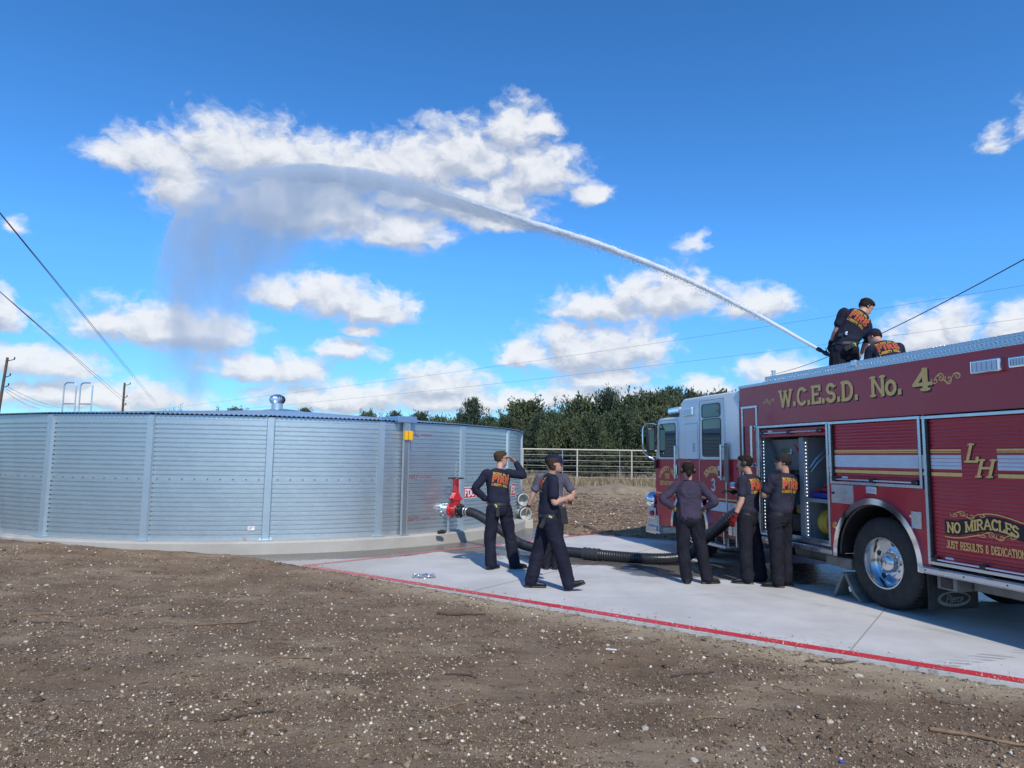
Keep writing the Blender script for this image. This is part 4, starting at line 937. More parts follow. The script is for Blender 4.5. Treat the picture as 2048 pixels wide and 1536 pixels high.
# wheels
M_RIM = mat('polished_alloy', (.62, .64, .66), rough=.17, metal=1.0, var=.06, vscale=9)
def wheel(x, ytip, dual, steer=False, far=False):
    """outer face at ytip; far wheels face the other way"""
    s = -1 if far else 1; c = (x, ytip, .54); ax = (0, s, 0); r = .54
    w = eng
    ty = MB()
    prof = [(.30, -.02), (.335, -.005), (.40, .0), (.46, -.006), (.505, -.022), (.528, -.045), (.54, -.075), (.54, -.235), (.528, -.262), (.50, -.285), (.33, -.29)]
    ty.lathe(prof, c, ax, 72)
    if dual: ty.lathe([(r_, h - .33) for r_, h in prof], c, ax, 48)
    o = P(ty, 'wheel', M_RUB, eng, smooth=.5)
    # tread grooves and shoulder lugs
    tr_ = MB()
    for k in range(56):
        a = k * 2 * math.pi / 56; ca, sa = math.cos(a), math.sin(a); ca2, sa2 = math.cos(a + .055), math.sin(a + .055)
        for (h0, h1) in ((-.05, -.115), (-.195, -.26)):
            vs = []
            for rr in (.536, .5465):
                for (cc, ss) in ((ca, sa), (ca2, sa2)):
                    for h in (h0, h1): vs.append((x + rr * cc, ytip + s * h, .54 + rr * ss))
            tr_.add(vs, [(0, 1, 3, 2), (4, 6, 7, 5), (0, 4, 5, 1), (2, 3, 7, 6), (0, 2, 6, 4), (1, 5, 7, 3)])
    t_ = P(tr_, 'tread_blocks', M_RUB, o); t_['kind'] = 'stuff'
    rim = MB()
    if steer: pr = [(.305, -.02), (.30, -.004), (.285, -.004), (.27, -.03), (.25, -.035), (.20, .02), (.16, .035), (.0, .035)]
    else: pr = [(.312, -.015), (.306, .0), (.292, .0), (.280, -.035), (.272, -.13), (.255, -.150), (.205, -.145), (.165, -.125), (.12, -.12), (0, -.12)]
    rim.lathe(pr, c, ax, 48)
    rm = P(rim, 'rim', M_RIM, o, smooth=.5)
    hb = MB(); h0 = .035 if steer else -.12
    hb.lathe([(.115, h0), (.112, h0 + .05), (.10, h0 + .075), (.07, h0 + .095), (.03, h0 + .10), (.028, h0 + .115), (0, h0 + .118)], c, ax, 32)
    P(hb, 'hub', M_RIM, o, smooth=.6)
    for k in range(10):
        a = k * 2 * math.pi / 10; q = (x + .145 * math.cos(a), ytip + s * (h0 + .0), .54 + .145 * math.sin(a))
        nut = MB().lathe([(.016, -.005), (.016, .026), (.010, .034), (0, .035)], q, ax, 8)
        P(nut, 'lug_nut', M_CHROME, o)
    for k in range(5):
        a = k * 2 * math.pi / 5 + .4; q = (x + .228 * math.cos(a), ytip + s * ((-.146) if not steer else 0.0), .54 + .228 * math.sin(a))
        P(MB().lathe([(.032, .006), (.0, .0065)], q, ax, 14), 'hand_hole', M_BLACK, o)
    return o
wheel(0, -.04, True); wheel(0, -WID + .04, True, far=True); wheel(4.5, -.06, False, True); wheel(4.5, -WID + .06, False, True, True)

# ---- cab
def rounded_prism(pts, y0, y1, bev): 
    t = MB().prism(pts, 'y', y0, y1); return MB().bev(t, bev, 3, .35)
BELT = 1.762
top_pts = [(2.88, BELT), (2.88, 2.905), (4.70, 2.905), (4.80, 2.86), (4.90, 2.585), (5.70, 2.585), (5.79, 2.53), (5.86, BELT)]
P(rounded_prism(top_pts, -WID + .02, -.012, .035), 'cab_upper', M_WHITE, smooth=.5)
low_pts = [(2.88, 1.08), (2.88, BELT - .003), (5.862, BELT - .003), (5.85, 1.02), (5.10, 1.02)] + [(4.5 + .63 * math.cos(a), .50 + .66 * math.sin(a)) for a in np.linspace(.93, math.pi - .93, 14)] + [(3.9, 1.08)]
P(MB().prism(low_pts, 'y', -WID + .02, -.012), 'cab_lower', M_RED)
lowest = [(2.95, .46), (2.95, 1.078), (3.93, 1.078), (3.87, .46)]
P(MB().prism(lowest, 'y', -WID + .04, -.03), 'cab_skirt', M_RED)
P(MB().bbox(2.95, 3.93, -.04, -.008, .885, 1.05, .006), 'white_band', M_STRIPE); P(MB().box(2.95, 5.84, -.013, -.009, 1.083, 1.107), 'gold_stripe', M_GOLD)
P(MB().prism([(5.14, .46), (5.14, 1.018), (5.85, 1.018), (5.83, .46)], 'y', -WID + .04, -.03), 'cab_skirt', M_RED)
P(MB().bbox(2.97, 3.18, -.05, -.002, .72, 1.04, .006), 'tread_panel', M_DIA)
P(MB().prism([(3.05, .52), (3.05, .86), (3.28, .86), (3.28, .52)], 'y', -.06, -.002), 'intake_panel', M_ALU)
P(MB().box(2.99, 3.02, -.035, .012, .35, 1.05).box(3.36, 3.38, -.035, .012, .35, .86), 'step_hanger', M_ALU)
# front wheel trim
P(arch(.60, .675, -.04, .03, (4.5, .50), -.02, math.pi + .02), 'wheel_trim', M_CHROME, smooth=.6); P(arch(.585, .625, -.7, -.04, (4.5, .50)), 'wheel_well', M_BLACK)
# doors
def rrect(x0, x1, z0, z1, r, n=5):
    pts = []
    for (cx, cz, a0) in ((x1 - r, z1 - r, 0), (x0 + r, z1 - r, 90), (x0 + r, z0 + r, 180), (x1 - r, z0 + r, 270)):
        pts += [(cx + r * math.cos(R(a0 + 90 * k / n)), cz + r * math.sin(R(a0 + 90 * k / n))) for k in range(n + 1)]
    return pts
def ring(outer, inner, y0, y1):
    n = len(outer); mb = MB()
    vs = [(p[0], y, p[1]) for y in (y0, y1) for L in (outer, inner) for p in L]
    for k in range(n):
        j = (k + 1) % n
        mb_f = [(2 * n + k, 2 * n + j, 3 * n + j, 3 * n + k), (k, n + k, n + j, j), (k, j, 2 * n + j, 2 * n + k), (n + k, 3 * n + k, 3 * n + j, n + j)]
        mb.f += mb_f
    mb.v = [Vector(v) for v in vs]
    return mb
def window(x0, x1, z0, z1, parent, r=.05, y=-.012):
    g = P(MB().prism(rrect(x0, x1, z0, z1, r), 'y', y - .02, y + .004), 'window', M_GLASS, parent)
    P(ring(rrect(x0 - .012, x1 + .012, z0 - .012, z1 + .012, r + .012), rrect(x0, x1, z0, z1, r), y - .01, y + .010), 'window_seal', M_BLACK, parent)
    return g
def seam(parent, pts, m=M_BLACK, w=.008, y=-.0105):
    ribs = [ribbon([Vector(p) for p in pts], w)]
    P(letter_mesh(ribs, lambda a, b, d: Vector((a, y + d, b))), 'door_seam', m, parent)
d1 = P(MB().bbox(4.935, 5.745, -.02, -.006, 1.10, BELT - .004, .004), 'front_door', M_RED)
P(MB().bbox(4.935, 5.735, -.02, -.005, BELT + .002, 2.52, .006), 'door_frame', M_WHITE, d1)
window(5.02, 5.655, 1.812, 2.455, d1, .05, -.006)
d2 = P(MB().bbox(3.335, 4.125, -.02, -.006, 1.12, BELT - .004, .004), 'rear_door', M_RED)
P(MB().bbox(3.335, 4.125, -.02, -.005, BELT + .002, 2.81, .006), 'door_frame', M_WHITE, d2)
window(3.445, 4.03, 2.515, 2.738, d2, .05, -.006); window(3.435, 4.02, 1.825, 2.475, d2, .05, -.006)
mp_ = P(MB().bbox(4.205, 4.66, -.02, -.005, BELT + .01, 2.42, .006), 'side_panel', M_WHITE)
seam(mp_, [(4.20, BELT + .01), (4.20, 2.426), (4.665, 2.426), (4.665, BELT + .01)], M_GREY)
em = P(MB().add([(4.335 + .045 * math.cos(a), -.004, 1.985 + .085 * math.sin(a)) for a in np.linspace(0, 2 * math.pi, 24, endpoint=False)], [tuple(range(24))]), 'round_emblem', M_GREY)
P(MB().add([(4.335 + .034 * math.cos(a), -.003, 1.985 + .066 * math.sin(a)) for a in np.linspace(0, 2 * math.pi, 24, endpoint=False)], [tuple(range(24))]), 'emblem_centre', M_STRIPE, em)
P(letter_mesh([ribbon([Vector((-.02, -.03)), Vector((0, .035)), Vector((.02, -.03))], .008), ribbon([Vector((-.015, 0)), Vector((.015, .0))], .008)], lambda x, y, d: Vector((4.335 - x, -.002 + d, 1.985 + y))), 'emblem_mark', M_GREY, em)
for dd, (x0, x1, z1) in ((d1, (4.93, 5.75, 2.525)), (d2, (3.33, 4.13, 2.815))):
    seam(dd, [(x0, 1.10), (x0, z1), (x1, z1), (x1, 1.10)], M_SHADOW)
# wipers of vertical trim and hinges
P(MB().box(4.14, 4.16, -.014, -.003, 1.10, 2.84).box(4.885, 4.905, -.014, -.003, 1.10, 2.50).box(3.30, 3.318, -.014, -.003, 1.10, 2.84), 'door_hinge', M_ALU)
lamp('warning_lamp', 4.30, 4.69, 2.575, 2.72, -.012, .05); lamp('side_lamp', 3.00, 3.15, 1.30, 1.40, -.012)
def grab(x, z0, z1, y=.05):
    g = P(MB().tube([(x, y, z0), (x, y, z1)], .019, 10), 'grab_rail', M_ALU, smooth=.7)
    for z in (z0 + .03, z1 - .03): P(MB().tube([(x, -.01, z), (x, y, z)], .02, 8).lathe([(.032, 0), (.03, .012), (0, .014)], (x, -.012, z), (0, 1, 0), 12), 'rail_stanchion', M_CHROME, g, smooth=.7)
grab(3.365, 1.42, 2.02); grab(4.955, 1.40, 2.02); grab(2.47, 1.66, 2.30, .06)
hb_ = P(MB().bbox(3.16, 3.27, .03, .045, 1.385, 2.045, .004), 'hinged_bar', M_DUST)
P(MB().tube([(3.20, .045, 1.40), (3.20, .045, .31)], .014, 8), 'bar_rod', M_ALU, hb_); P(MB().box(3.19, 3.24, -.012, .03, 1.98, 2.0).box(3.19, 3.24, -.012, .03, 1.45, 1.47), 'bar_clamp', M_CHROME, hb_)
for xx, dd in ((3.47, d2), (5.02, d1)):
    P(MB().bbox(xx - .06, xx + .05, -.01, .025, 1.46, 1.66, .014), 'door_handle', M_CHROME, dd); P(MB().bbox(xx - .035, xx + .025, .02, .032, 1.48, 1.58, .008), 'handle_recess', M_BLACK, dd)
# steps
st_ = P(MB().bbox(3.22, 3.90, -.25, .08, .295, .345, .008), 'cab_step', M_DIA); P(MB().box(3.5, 3.54, -.2, -.1, .34, .7).box(3.78, 3.82, -.2, -.1, .34, .7), 'step_bracket', M_DUST, st_)
P(MB().lathe([(.19, .0), (.20, .012), (.17, .03), (.165, .012), (.0, .010)], (3.42, -.12, .205), (0, 0, 1), 30), 'lower_step', M_DUST, smooth=.6)
# front end: bumper extension, siren, speaker box, light bar, mirrors, windscreen
P(MB().bbox(5.72, 6.30, -WID + .08, -.03, .40, .64, .02), 'bumper', M_DIA); P(MB().bbox(5.86, 6.32, -WID + .02, .0, .25, .40, .02), 'bumper_face', M_ALU)
P(MB().bbox(5.64, 5.98, -.06, .03, .285, .325, .006).box(5.72, 5.76, -.05, 0, .32, .62), 'front_step', M_DIA)
sr_ = P(MB().lathe([(.0, .19), (.05, .187), (.10, .165), (.145, .11), (.168, .04), (.172, 0), (.155, -.05), (.11, -.10), (.10, -.20), (.0, -.22)], (6.13, -.10, .925), (-.35, .93, 0), 32), 'siren', M_CHROME, smooth=.8)
P(MB().tube([(6.12, -.12, .66), (6.12, -.12, .80)], .045, 12), 'siren_stand', M_CHROME, sr_)
for k in range(8):
    a = k * math.pi / 4; P(MB().tube([(6.13 + .10 * math.cos(a) - .04, .055, .925 + .10 * math.sin(a)), (6.13 + .165 * math.cos(a) - .02, -.03, .925 + .165 * math.sin(a))], .006, 5), 'grille_bar', M_CHROME, sr_)
P(MB().bbox(5.93, 6.27, -.30, -.02, .545, .775, .02), 'hose_tray', M_ALU); P(MB().lathe([(.05, 0), (.06, .02), (.04, .06), (0, .065)], (6.02, -.02, .66), (0, 1, 0), 12), 'tray_knob', mat('red_knob', (.4, .02, .03), rough=.4)); P(MB().box(6.265, 6.285, -.28, -.03, .46, .62), 'high_vis_tab', mat('lime_plastic', (.45, .75, .05), rough=.5))
P(MB().bbox(5.84, 5.90, -.12, -.02, 1.18, 1.32, .01), 'corner_lamp', mat('red_lens', (.35, .015, .02), rough=.15, coat=.5))
lb = P(MB().bbox(4.93, 5.42, -WID + .15, -.05, 2.655, 2.775, .03), 'light_bar', M_LENS); P(MB().bbox(4.95, 5.40, -WID + .2, -.1, 2.60, 2.655, .01), 'light_bar_base', M_BLACK, lb)
P(MB().box(4.97, 5.38, -.0495, -.046, 2.69, 2.74), 'light_bar_module', M_CHROME, lb)
mr_ = P(MB().bbox(5.78, 5.90, .02, .20, 1.90, 2.40, .045), 'mirror', M_BLACK, smooth=.6)
P(MB().tube([(5.80, -.01, 2.46), (5.87, .04, 2.49), (5.93, .18, 2.48), (5.94, .235, 2.38), (5.94, .24, 2.10), (5.93, .22, 1.88), (5.88, .12, 1.80), (5.80, -.01, 1.72)], .016, 8), 'mirror_arm', M_CHROME, mr_, smooth=.8)
P(MB().bbox(5.775, 5.78, .045, .175, 1.94, 2.36, .0), 'mirror_glass', mat('mirror_glass', (.5, .55, .6), rough=.03, metal=1.0), mr_)
P(MB().bbox(5.74, 5.82, -.012, .05, 1.58, 1.76, .01), 'antenna_mount', M_BLACK)
P(MB().prism(rrect(-WID + .12, -.12, 1.85, 2.50, .06), 'x', 5.80, 5.868), 'windscreen', M_GLASS)
P(MB().box(2.86, 2.885, -WID + .1, -.05, .62, 2.80), 'cab_gap_seal', M_BLACK)
P(MB().bbox(2.86, 2.875, -.02, .014, .62, 2.72, .003), 'corner_trim', M_ALU)

# ---- lettering on the side; text reads from the front of the engine to its rear
def side(x0, z0, y):
    return lambda x, z, d: Vector((x0 - x, y + d, z0 + z))
def put(txt, x0, x1, z, h, stroke, y, m=M_GOLD, serif=.16, gap=.16, shade=None, parent=eng, name='lettering', wx=None):
    ribs, w = text2d(txt, h, stroke, gap, serif)
    if x1 is not None: # fit the width
        k = (x0 - x1) / w; ribs = [([Vector((p.x * k, p.y)) for p in L], [Vector((p.x * k, p.y)) for p in Rr]) for L, Rr in ribs]
    if shade:
        P(letter_mesh([([p + Vector((shade, -shade)) for p in L], [p + Vector((shade, -shade)) for p in Rr]) for L, Rr in ribs], side(x0, z, y)), 'letter_shade', M_SHADOW, parent)
    return P(letter_mesh(ribs, side(x0, z, y + .003)), name, m, parent)
put('W.C.E.S.D.', 1.815, .25, 2.565, .225, .046, .001, shade=.016, gap=.16, serif=.13)
put('No.', .02, -.44, 2.575, .225, .044, .001, shade=.018, gap=.12, serif=.15)
put('4', -.62, -.845, 2.585, .225, .050, .001, shade=.018, serif=.15)
P(letter_mesh(scroll(-1.05, 2.68, .32, .15), lambda x, z, d: Vector((x, .002 + d, z))), 'scroll_work', M_GOLD)
P(letter_mesh(scroll(2.08, 2.66, .24, .10), lambda x, z, d: Vector((x, .002 + d, z))), 'scroll_work', M_GOLD)
def arched(txt, xc, zc, rad, h, stroke, y, parent, m=M_GOLD, span=None, serif=.12):
    ribs, w = text2d(txt, h, stroke, .14, serif); k = (span / w) if span else 1
    def fn(x, z, d):
        a = (x * k - w * k / 2) / rad; r_ = rad + z
        return Vector((xc - r_ * math.sin(a), y + d, zc + r_ * math.cos(a) - rad))
    return P(letter_mesh(ribs, fn), 'lettering', m, parent)
arched('ENGINE', 3.71, 1.545, .30, .095, .022, -.004, d2, span=.47)
put('3', 3.745, 3.635, 1.235, .19, .036, -.004, M_STRIPE, 0, parent=d2)
arched('LIBERTY HILL', 5.36, 1.545, .36, .075, .016, -.004, d1, span=.70)
put('FIRE', 5.44, 5.26, 1.39, .085, .017, -.004, parent=d1); put('DEPARTMENT', 5.66, 5.06, 1.255, .075, .014, -.004, parent=d1, serif=.12)
# big italic initials on the rear shutter
def ital(txt, x0, z0, h, stroke, y, parent, sl=.30, w=None):
    ribs, tw = text2d(txt, h, stroke, .1, .14); k = (w / tw) if w else 1
    ribs = [([Vector((p.x * k + p.y * sl, p.y)) for p in L], [Vector((p.x * k + p.y * sl, p.y)) for p in Rr]) for L, Rr in ribs]
    P(letter_mesh([([p + Vector((.010, -.010)) for p in L], [p + Vector((.010, -.010)) for p in Rr]) for L, Rr in ribs], side(x0, z0, y)), 'letter_shade', M_SHADOW, parent)
    P(letter_mesh(ribs, side(x0, z0, y + .002)), 'lettering', M_GOLD, parent)
ital('L', -1.205, 1.775, .18, .030, -.030, sh_rear, w=.13); ital('H', -1.325, 1.62, .17, .030, -.030, sh_rear, w=.16)
# banner
def wave(x): return .038 * math.sin((x - .08) * 6.6 - 1.55)
bw, bh = .90, .155; nb = 30; bp = []
for i in range(nb + 1):
    x = bw * i / nb; bp += [side(-.905, 1.10, -.029)(x, wave(x) - bh / 2, 0), side(-.905, 1.10, -.029)(x, wave(x) + bh / 2, 0)]
bn_ = P(MB().add(bp, [(2 * i, 2 * i + 2, 2 * i + 3, 2 * i + 1) for i in range(nb)]), 'banner', M_SHADOW, sh_rear)
ribs, w_ = text2d('NO MIRACLES', .098, .021, .13, .13); k_ = .80 / w_
P(letter_mesh(ribs, lambda x, z, d: side(-.94, 1.10, -.026)(x * k_, z - .049 + wave(x * k_ + .035), d), sub=.02), 'lettering', M_GOLD, sh_rear)
for sgn, xo, r_ in ((1, -1.20, (.0, .45)), (-1, -1.52, (.45, .9))):
    zc = 1.10 + sgn * (bh / 2 + .035) + wave(-.905 - xo)
    P(letter_mesh(scroll(xo, zc, .36, .085), lambda x, z, d: Vector((x, -.0285 + d, z))), 'scroll_work', M_GOLD, sh_rear)
    lo_, hi_ = ((.42, .90) if sgn > 0 else (0, .45))
    P(letter_mesh([ribbon([Vector((x, wave(x) + sgn * (bh / 2 + .028))) for x in np.linspace(lo_, hi_, 14)], .010)], side(-.905, 1.10, -.0285)), 'scroll_line', M_GOLD, sh_rear)
put('JUST RESULTS & DEDICATION', -.92, -1.80, .845, .072, .0135, -.029, parent=sh_rear, serif=.12, gap=.13)
# ------------------------------------------------------------------ things by the tank
VA = 48.6
def tank_xf(ang, r, z):
    return Matrix.Translation(TC) @ frame_at(ang, r, z)
def place(mb, M, name, m, parent, smooth=None):
    mb.xf(M); return mb.build(name, m, parent, smooth)
VZ = .665
valve_M = tank_xf(VA, TR, VZ)                       # x right, y outwards, z up; pipe runs along y
vo = valve_M.translation.copy()
valve = empty('gate_valve', (vo.x, vo.y, 0), 0, 'bright red gate valve with black handwheel on the tank outlet', 'valve')
VM = Matrix.Translation((-vo.x, -vo.y, 0)) @ valve_M
M_VRED = mat('valve_red', (.50, .018, .028), rough=.38, var=.12, vscale=12, coat=.2)
Y_ = (0, 1, 0)
place(MB().lathe([(.135, .0), (.135, .03), (.10, .03), (.10, .215)], (0, 0, 0), Y_, 28), VM, 'outlet_pipe', M_POST, valve, .6)
def bolts(y, r, n, rb=.012, l=.03):
    mb = MB()
    for k in range(n):
        a = (k + .5) * 2 * math.pi / n; mb.lathe([(rb, -l), (rb, l), (0, l + .001)], (r * math.cos(a), y, r * math.sin(a)), Y_, 6)
    return mb
place(bolts(.028, .118, 8), VM, 'flange_bolts', M_STEEL, valve)['kind'] = 'stuff'
body = MB().lathe([(.0, .21), (.145, .21), (.145, .245), (.105, .25), (.10, .33), (.105, .41), (.145, .415), (.145, .45), (0, .45)], (0, 0, 0), Y_, 30)
vb = place(body, VM, 'valve_body', M_VRED, valve, .6)
place(bolts(.228, .124, 8, .011, .026), VM, 'flange_bolts', M_STEEL, vb)['kind'] = 'stuff'
place(bolts(.432, .124, 8, .011, .026), VM, 'flange_bolts', M_STEEL, vb)['kind'] = 'stuff'
bon = MB().prism([(-.075, .02), (.075, .02), (.085, .20), (.12, .205), (.12, .245), (-.12, .245), (-.12, .205), (-.085, .20)], 'y', .27, .39)
bon.add([(-.12, .25, .205), (.12, .25, .205), (.12, .41, .205), (-.12, .41, .205), (-.12, .25, .245), (.12, .25, .245), (.12, .41, .245), (-.12, .41, .245)], [(0, 3, 2, 1), (4, 5, 6, 7), (0, 1, 5, 4), (1, 2, 6, 5), (2, 3, 7, 6), (3, 0, 4, 7)])
bon.prism([(-.115, .246), (.115, .246), (.045, .36), (.045, .39), (-.045, .39), (-.045, .36)], 'y', .275, .385)
place(bon, VM, 'bonnet', M_VRED, valve)
yk = MB()
for s_ in (-1, 1): yk.prism([(s_ * .058, .385), (s_ * .035, .385), (s_ * .03, .62), (s_ * .05, .62)], 'y', .295, .365)
yk.box(-.055, .055, .29, .37, .60, .635)
place(yk, VM, 'yoke', M_VRED, valve)
place(MB().tube([(0, .33, .38), (0, .33, .98)], .012, 10), VM, 'stem', M_STEEL, valve, .6)
hw_ = MB().tube([(.155 * math.cos(a), .33 + .155 * math.sin(a), .648) for a in np.linspace(0, 2 * math.pi, 32, endpoint=False)], .013, 8, closed=True)
for k in range(4):
    a = k * math.pi / 2 + .4; hw_.tube([(0, .33, .648), (.15 * math.cos(a), .33 + .15 * math.sin(a), .648)], .011, 6)
hw_.lathe([(.03, .63), (.03, .67), (0, .67)], (0, .33, 0), (0, 0, 1), 12)
place(hw_, VM, 'handwheel', M_BLACK, valve, .7)
place(MB().lathe([(.0, .452), (.143, .452), (.143, .485), (.10, .487), (.098, .56), (0, .56)], (0, 0, 0), Y_, 28), VM, 'black_flange', M_BLACK, valve, .6)
place(bolts(.47, .122, 8, .012, .024), VM, 'flange_bolts', M_STEEL, valve)['kind'] = 'stuff'
place(MB().tube([(0, .14, TB - VZ), (0, .14, -.09)], .026, 10).box(-.07, .07, .08, .20, TB - VZ, TB - VZ + .012).box(-.05, .05, .10, .18, -.11, -.095), VM, 'pipe_stand', M_STEEL, valve, .6)

# suction hose from the valve across the slab to the engine
hose_start = valve_M @ Vector((0, .555, 0)); hose_dir = (valve_M.to_3x3() @ Vector((0, 1, 0)))
def tw(s, y, z): return TO + TD * s + TN * y + Vector((0, 0, z))
ctrl = [hose_start - hose_dir * .08, hose_start + hose_dir * .05, hose_start + hose_dir * .42 + Vector((.0, 0, -.05)), Vector((-.14, 13.30, .36)), Vector((.20, 12.95, .17)), Vector((.62, 12.68, .105)), Vector((1.10, 12.40, .10)), Vector((1.75, 11.98, .10)), Vector((2.30, 11.75, .10)), Vector((2.72, 11.72, .115)), Vector((3.05, 11.74, .20)), tw(3.30, .42, .46), tw(3.02, .33, .66), tw(2.82, .24, .84), tw(2.66, .10, .98), tw(2.60, -.06, 1.05)]
def catmull(P, n=24):
    out = []
    for i in range(1, len(P) - 2):
        p0, p1, p2, p3 = P[i - 1], P[i], P[i + 1], P[i + 2]
        for k in range(n):
            t = k / n; out.append(.5 * ((2 * p1) + (p2 - p0) * t + (2 * p0 - 5 * p1 + 4 * p2 - p3) * t * t + (3 * p1 - p0 - 3 * p2 + p3) * t ** 3))
    out.append(P[-2]); return out
path = catmull(ctrl, 40); cum = [0]
for a, b_ in zip(path[:-1], path[1:]): cum.append(cum[-1] + (b_ - a).length)
def path_at(s):
    i = min(max(np.searchsorted(cum, s) - 1, 0), len(path) - 2); t = (s - cum[i]) / max(1e-6, cum[i + 1] - cum[i]); return path[i].lerp(path[i + 1], t)
tot = cum[-1]; rib = .021; ns = int(tot / rib * 2)
spts, srad = [], []
join_s = next(s for s in np.arange(0, tot, .01) if path_at(s).x > 1.42)
for i in range(ns + 1):
    s = tot * i / ns; spts.append(path_at(s)); amp = .003 if s < join_s else .007
    k = (i % 2) if s < join_s else (1 if (i // 2) % 2 else 0)
    srad.append(.088 + amp * k)
hose = empty('suction_hose', (hose_start.x, hose_start.y, 0), 0, 'thick black ribbed suction hose from the red valve across the slab to the engine', 'hose')
off = Vector((-hose_start.x, -hose_start.y, 0))
MB().tube([p + off for p in spts], srad, 20).build('hose_wall', mat('hose_black', (.020, .022, .026), rough=.36, var=.3, vscale=4), hose, smooth=.35)
cs = [join_s - .10, join_s - .06, join_s, join_s + .06, join_s + .10]
cp = MB().tube([path_at(s) + off for s in np.linspace(join_s - .16, join_s + .16, 9)], .099, 22)
for d_ in (-.13, -.05, .05, .13): cp.tube([path_at(join_s + d_ - .018) + off, path_at(join_s + d_ + .018) + off], .108, 22)
cp.build('coupling', mat('coupling_grey', (.06, .065, .07), rough=.45, metal=.4), hose, smooth=.5)
cl_ = MB()
for d_ in (.02, .09): cl_.tube([path_at(d_) + off, path_at(d_ + .028) + off], .1005, 22)
cl_.build('hose_clamp', M_STEEL, hose, smooth=.5)
lh = MB().tube([tw(2.64, .03, 1.0) + off, tw(2.62, -.03, 1.03) + off], .115, 22); lh.build('intake_collar', M_CHROME, hose, smooth=.5)

# signs on the tank wall
def wall_sign(ang, z, w, h, txt, label):
    M = tank_xf(ang, TR + .02, z); o = M.translation
    s = empty('sign', o, 0, label, 'sign'); L = Matrix.Translation(-o) @ M
    place(MB().prism(rrect(-w / 2, w / 2, -h / 2, h / 2, .025), 'y', -.004, .0), L, 'sign_plate', mat('sign_white', (.72, .74, .76), rough=.4), s)
    place(MB().prism(rrect(-w / 2 + .014, w / 2 - .014, -h / 2 + .014, h / 2 - .014, .018), 'y', .0, .0015), L, 'sign_face', mat('sign_red', (.42, .02, .035), rough=.4), s)
    ribs, tw_ = text2d(txt, h * .56, h * .115, .14); k = min(1, (w * .84) / tw_)
    place(letter_mesh(ribs, lambda x, y, d: Vector(((x - tw_ / 2) * k, .0025 + d, y - h * .28))), L, 'lettering', MATS['sign_white'], s)
    return s
wall_sign(TPH + 54 + 2.35, .985, .47, .245, 'FDC', 'red sign with white letters on the tank wall behind the red valve')
wall_sign(TPH + 72 + 4.5, .97, .47, .30, 'FDC', 'red sign on the tank wall behind the man shading his eyes')

# two pipe stubs stacked at the tank's right edge
for i, (p, lab) in enumerate((((.30, 17.75, .69), 'upper of the two grey pipe stubs at the right edge of the tank'), ((.36, 17.58, .35), 'lower of the two grey pipe stubs at the right edge of the tank'))):
    f = empty('pipe_stub', (p[0], p[1], 0), 0, lab, 'pipe', 'pipe stubs at the tank'); ax = Vector((.40, -.92, 0)).normalized(); c = Vector((0, 0, p[2])); b0 = c - ax * .30
    MB().lathe([(.125, 0), (.125, .30), (.155, .31), (.16, .40), (.145, .41), (.135, .40), (.13, .20), (0, .19)], b0, ax, 30).build('pipe_wall', mat('grey_pipe', (.42, .45, .45), rough=.5, var=.12), f, smooth=.5)
    MB().lathe([(.157, .30), (.168, .315), (.168, .35), (.157, .36)], b0, ax, 30).build('gasket', M_BLACK, f, smooth=.5)
    MB().tube([b0 + ax * .1 + Vector((.17, 0, -.02)), b0 + ax * .1 + Vector((.17, 0, -p[2]))], .016, 8).build('stand', M_STEEL, f)
blk = MB().bbox(-.28, .28, -.22, .25, -.1, .20, .015); blk.v = [v + Vector((.30, 17.70, 0)) for v in blk.v]
o = blk.build('concrete_block', ringm, None, label='low concrete block under the grey pipe stubs', cat='block')
# small things on the ring and the slab
o = MB().tube([(-.07, 0, .04), (.07, 0, .04)], .036, 12).tube([(.07, 0, .04), (.10, 0, .045)], .026, 10).tube([(-.02, 0, .07), (.05, 0, .075)], .015, 8).build('padlock_cover', M_BLACK, None, .7, label='small black capsule lying on the concrete ring near the valve', cat='fitting'); o.location = (-1.36, 13.86, TB); o.rotation_euler = (0, 0, .6)
ch = MB(); rr_ = random.Random(5)
for k in range(46):
    a = k * .55; r_ = .05 + .10 * ((k * 7 % 13) / 13); c = Vector((math.cos(a) * r_ * 1.25, math.sin(a) * r_ * .8, .012 + .022 * rr_.random())); t = Vector((-math.sin(a), math.cos(a), rr_.uniform(-.5, .5))).normalized(); n_ = Vector((rr_.uniform(-1, 1), rr_.uniform(-1, 1), 1)).normalized(); b_ = t.cross(n_).normalized()
    ch.tube([c + t * .028 * math.cos(q) + b_ * .016 * math.sin(q) for q in np.linspace(0, 2 * math.pi, 9, endpoint=False)], .0055, 5, closed=True)
o = ch.build('chain', M_STEEL, None, .8, label='small heap of shiny chain lying on the slab', cat='chain'); o.location = (-1.247, 10.204, .0)
fg = empty('marker_flag', (-4.62, 12.36, 0), 0, 'small red survey flag on a wire in front of the concrete ring', 'flag')
MB().tube([(0, 0, -.03), (.005, 0, .10), (-.01, .0, .20), (-.07, 0, .255), (-.085, 0, .25)], .0045, 6).build('wire', mat('flag_red', (.55, .03, .03), rough=.5), fg)
MB().prism([(-.055, .05), (.0, .035), (.012, .13), (-.02, .10)], 'y', -.002, .002).build('pennant', MATS['flag_red'], fg)
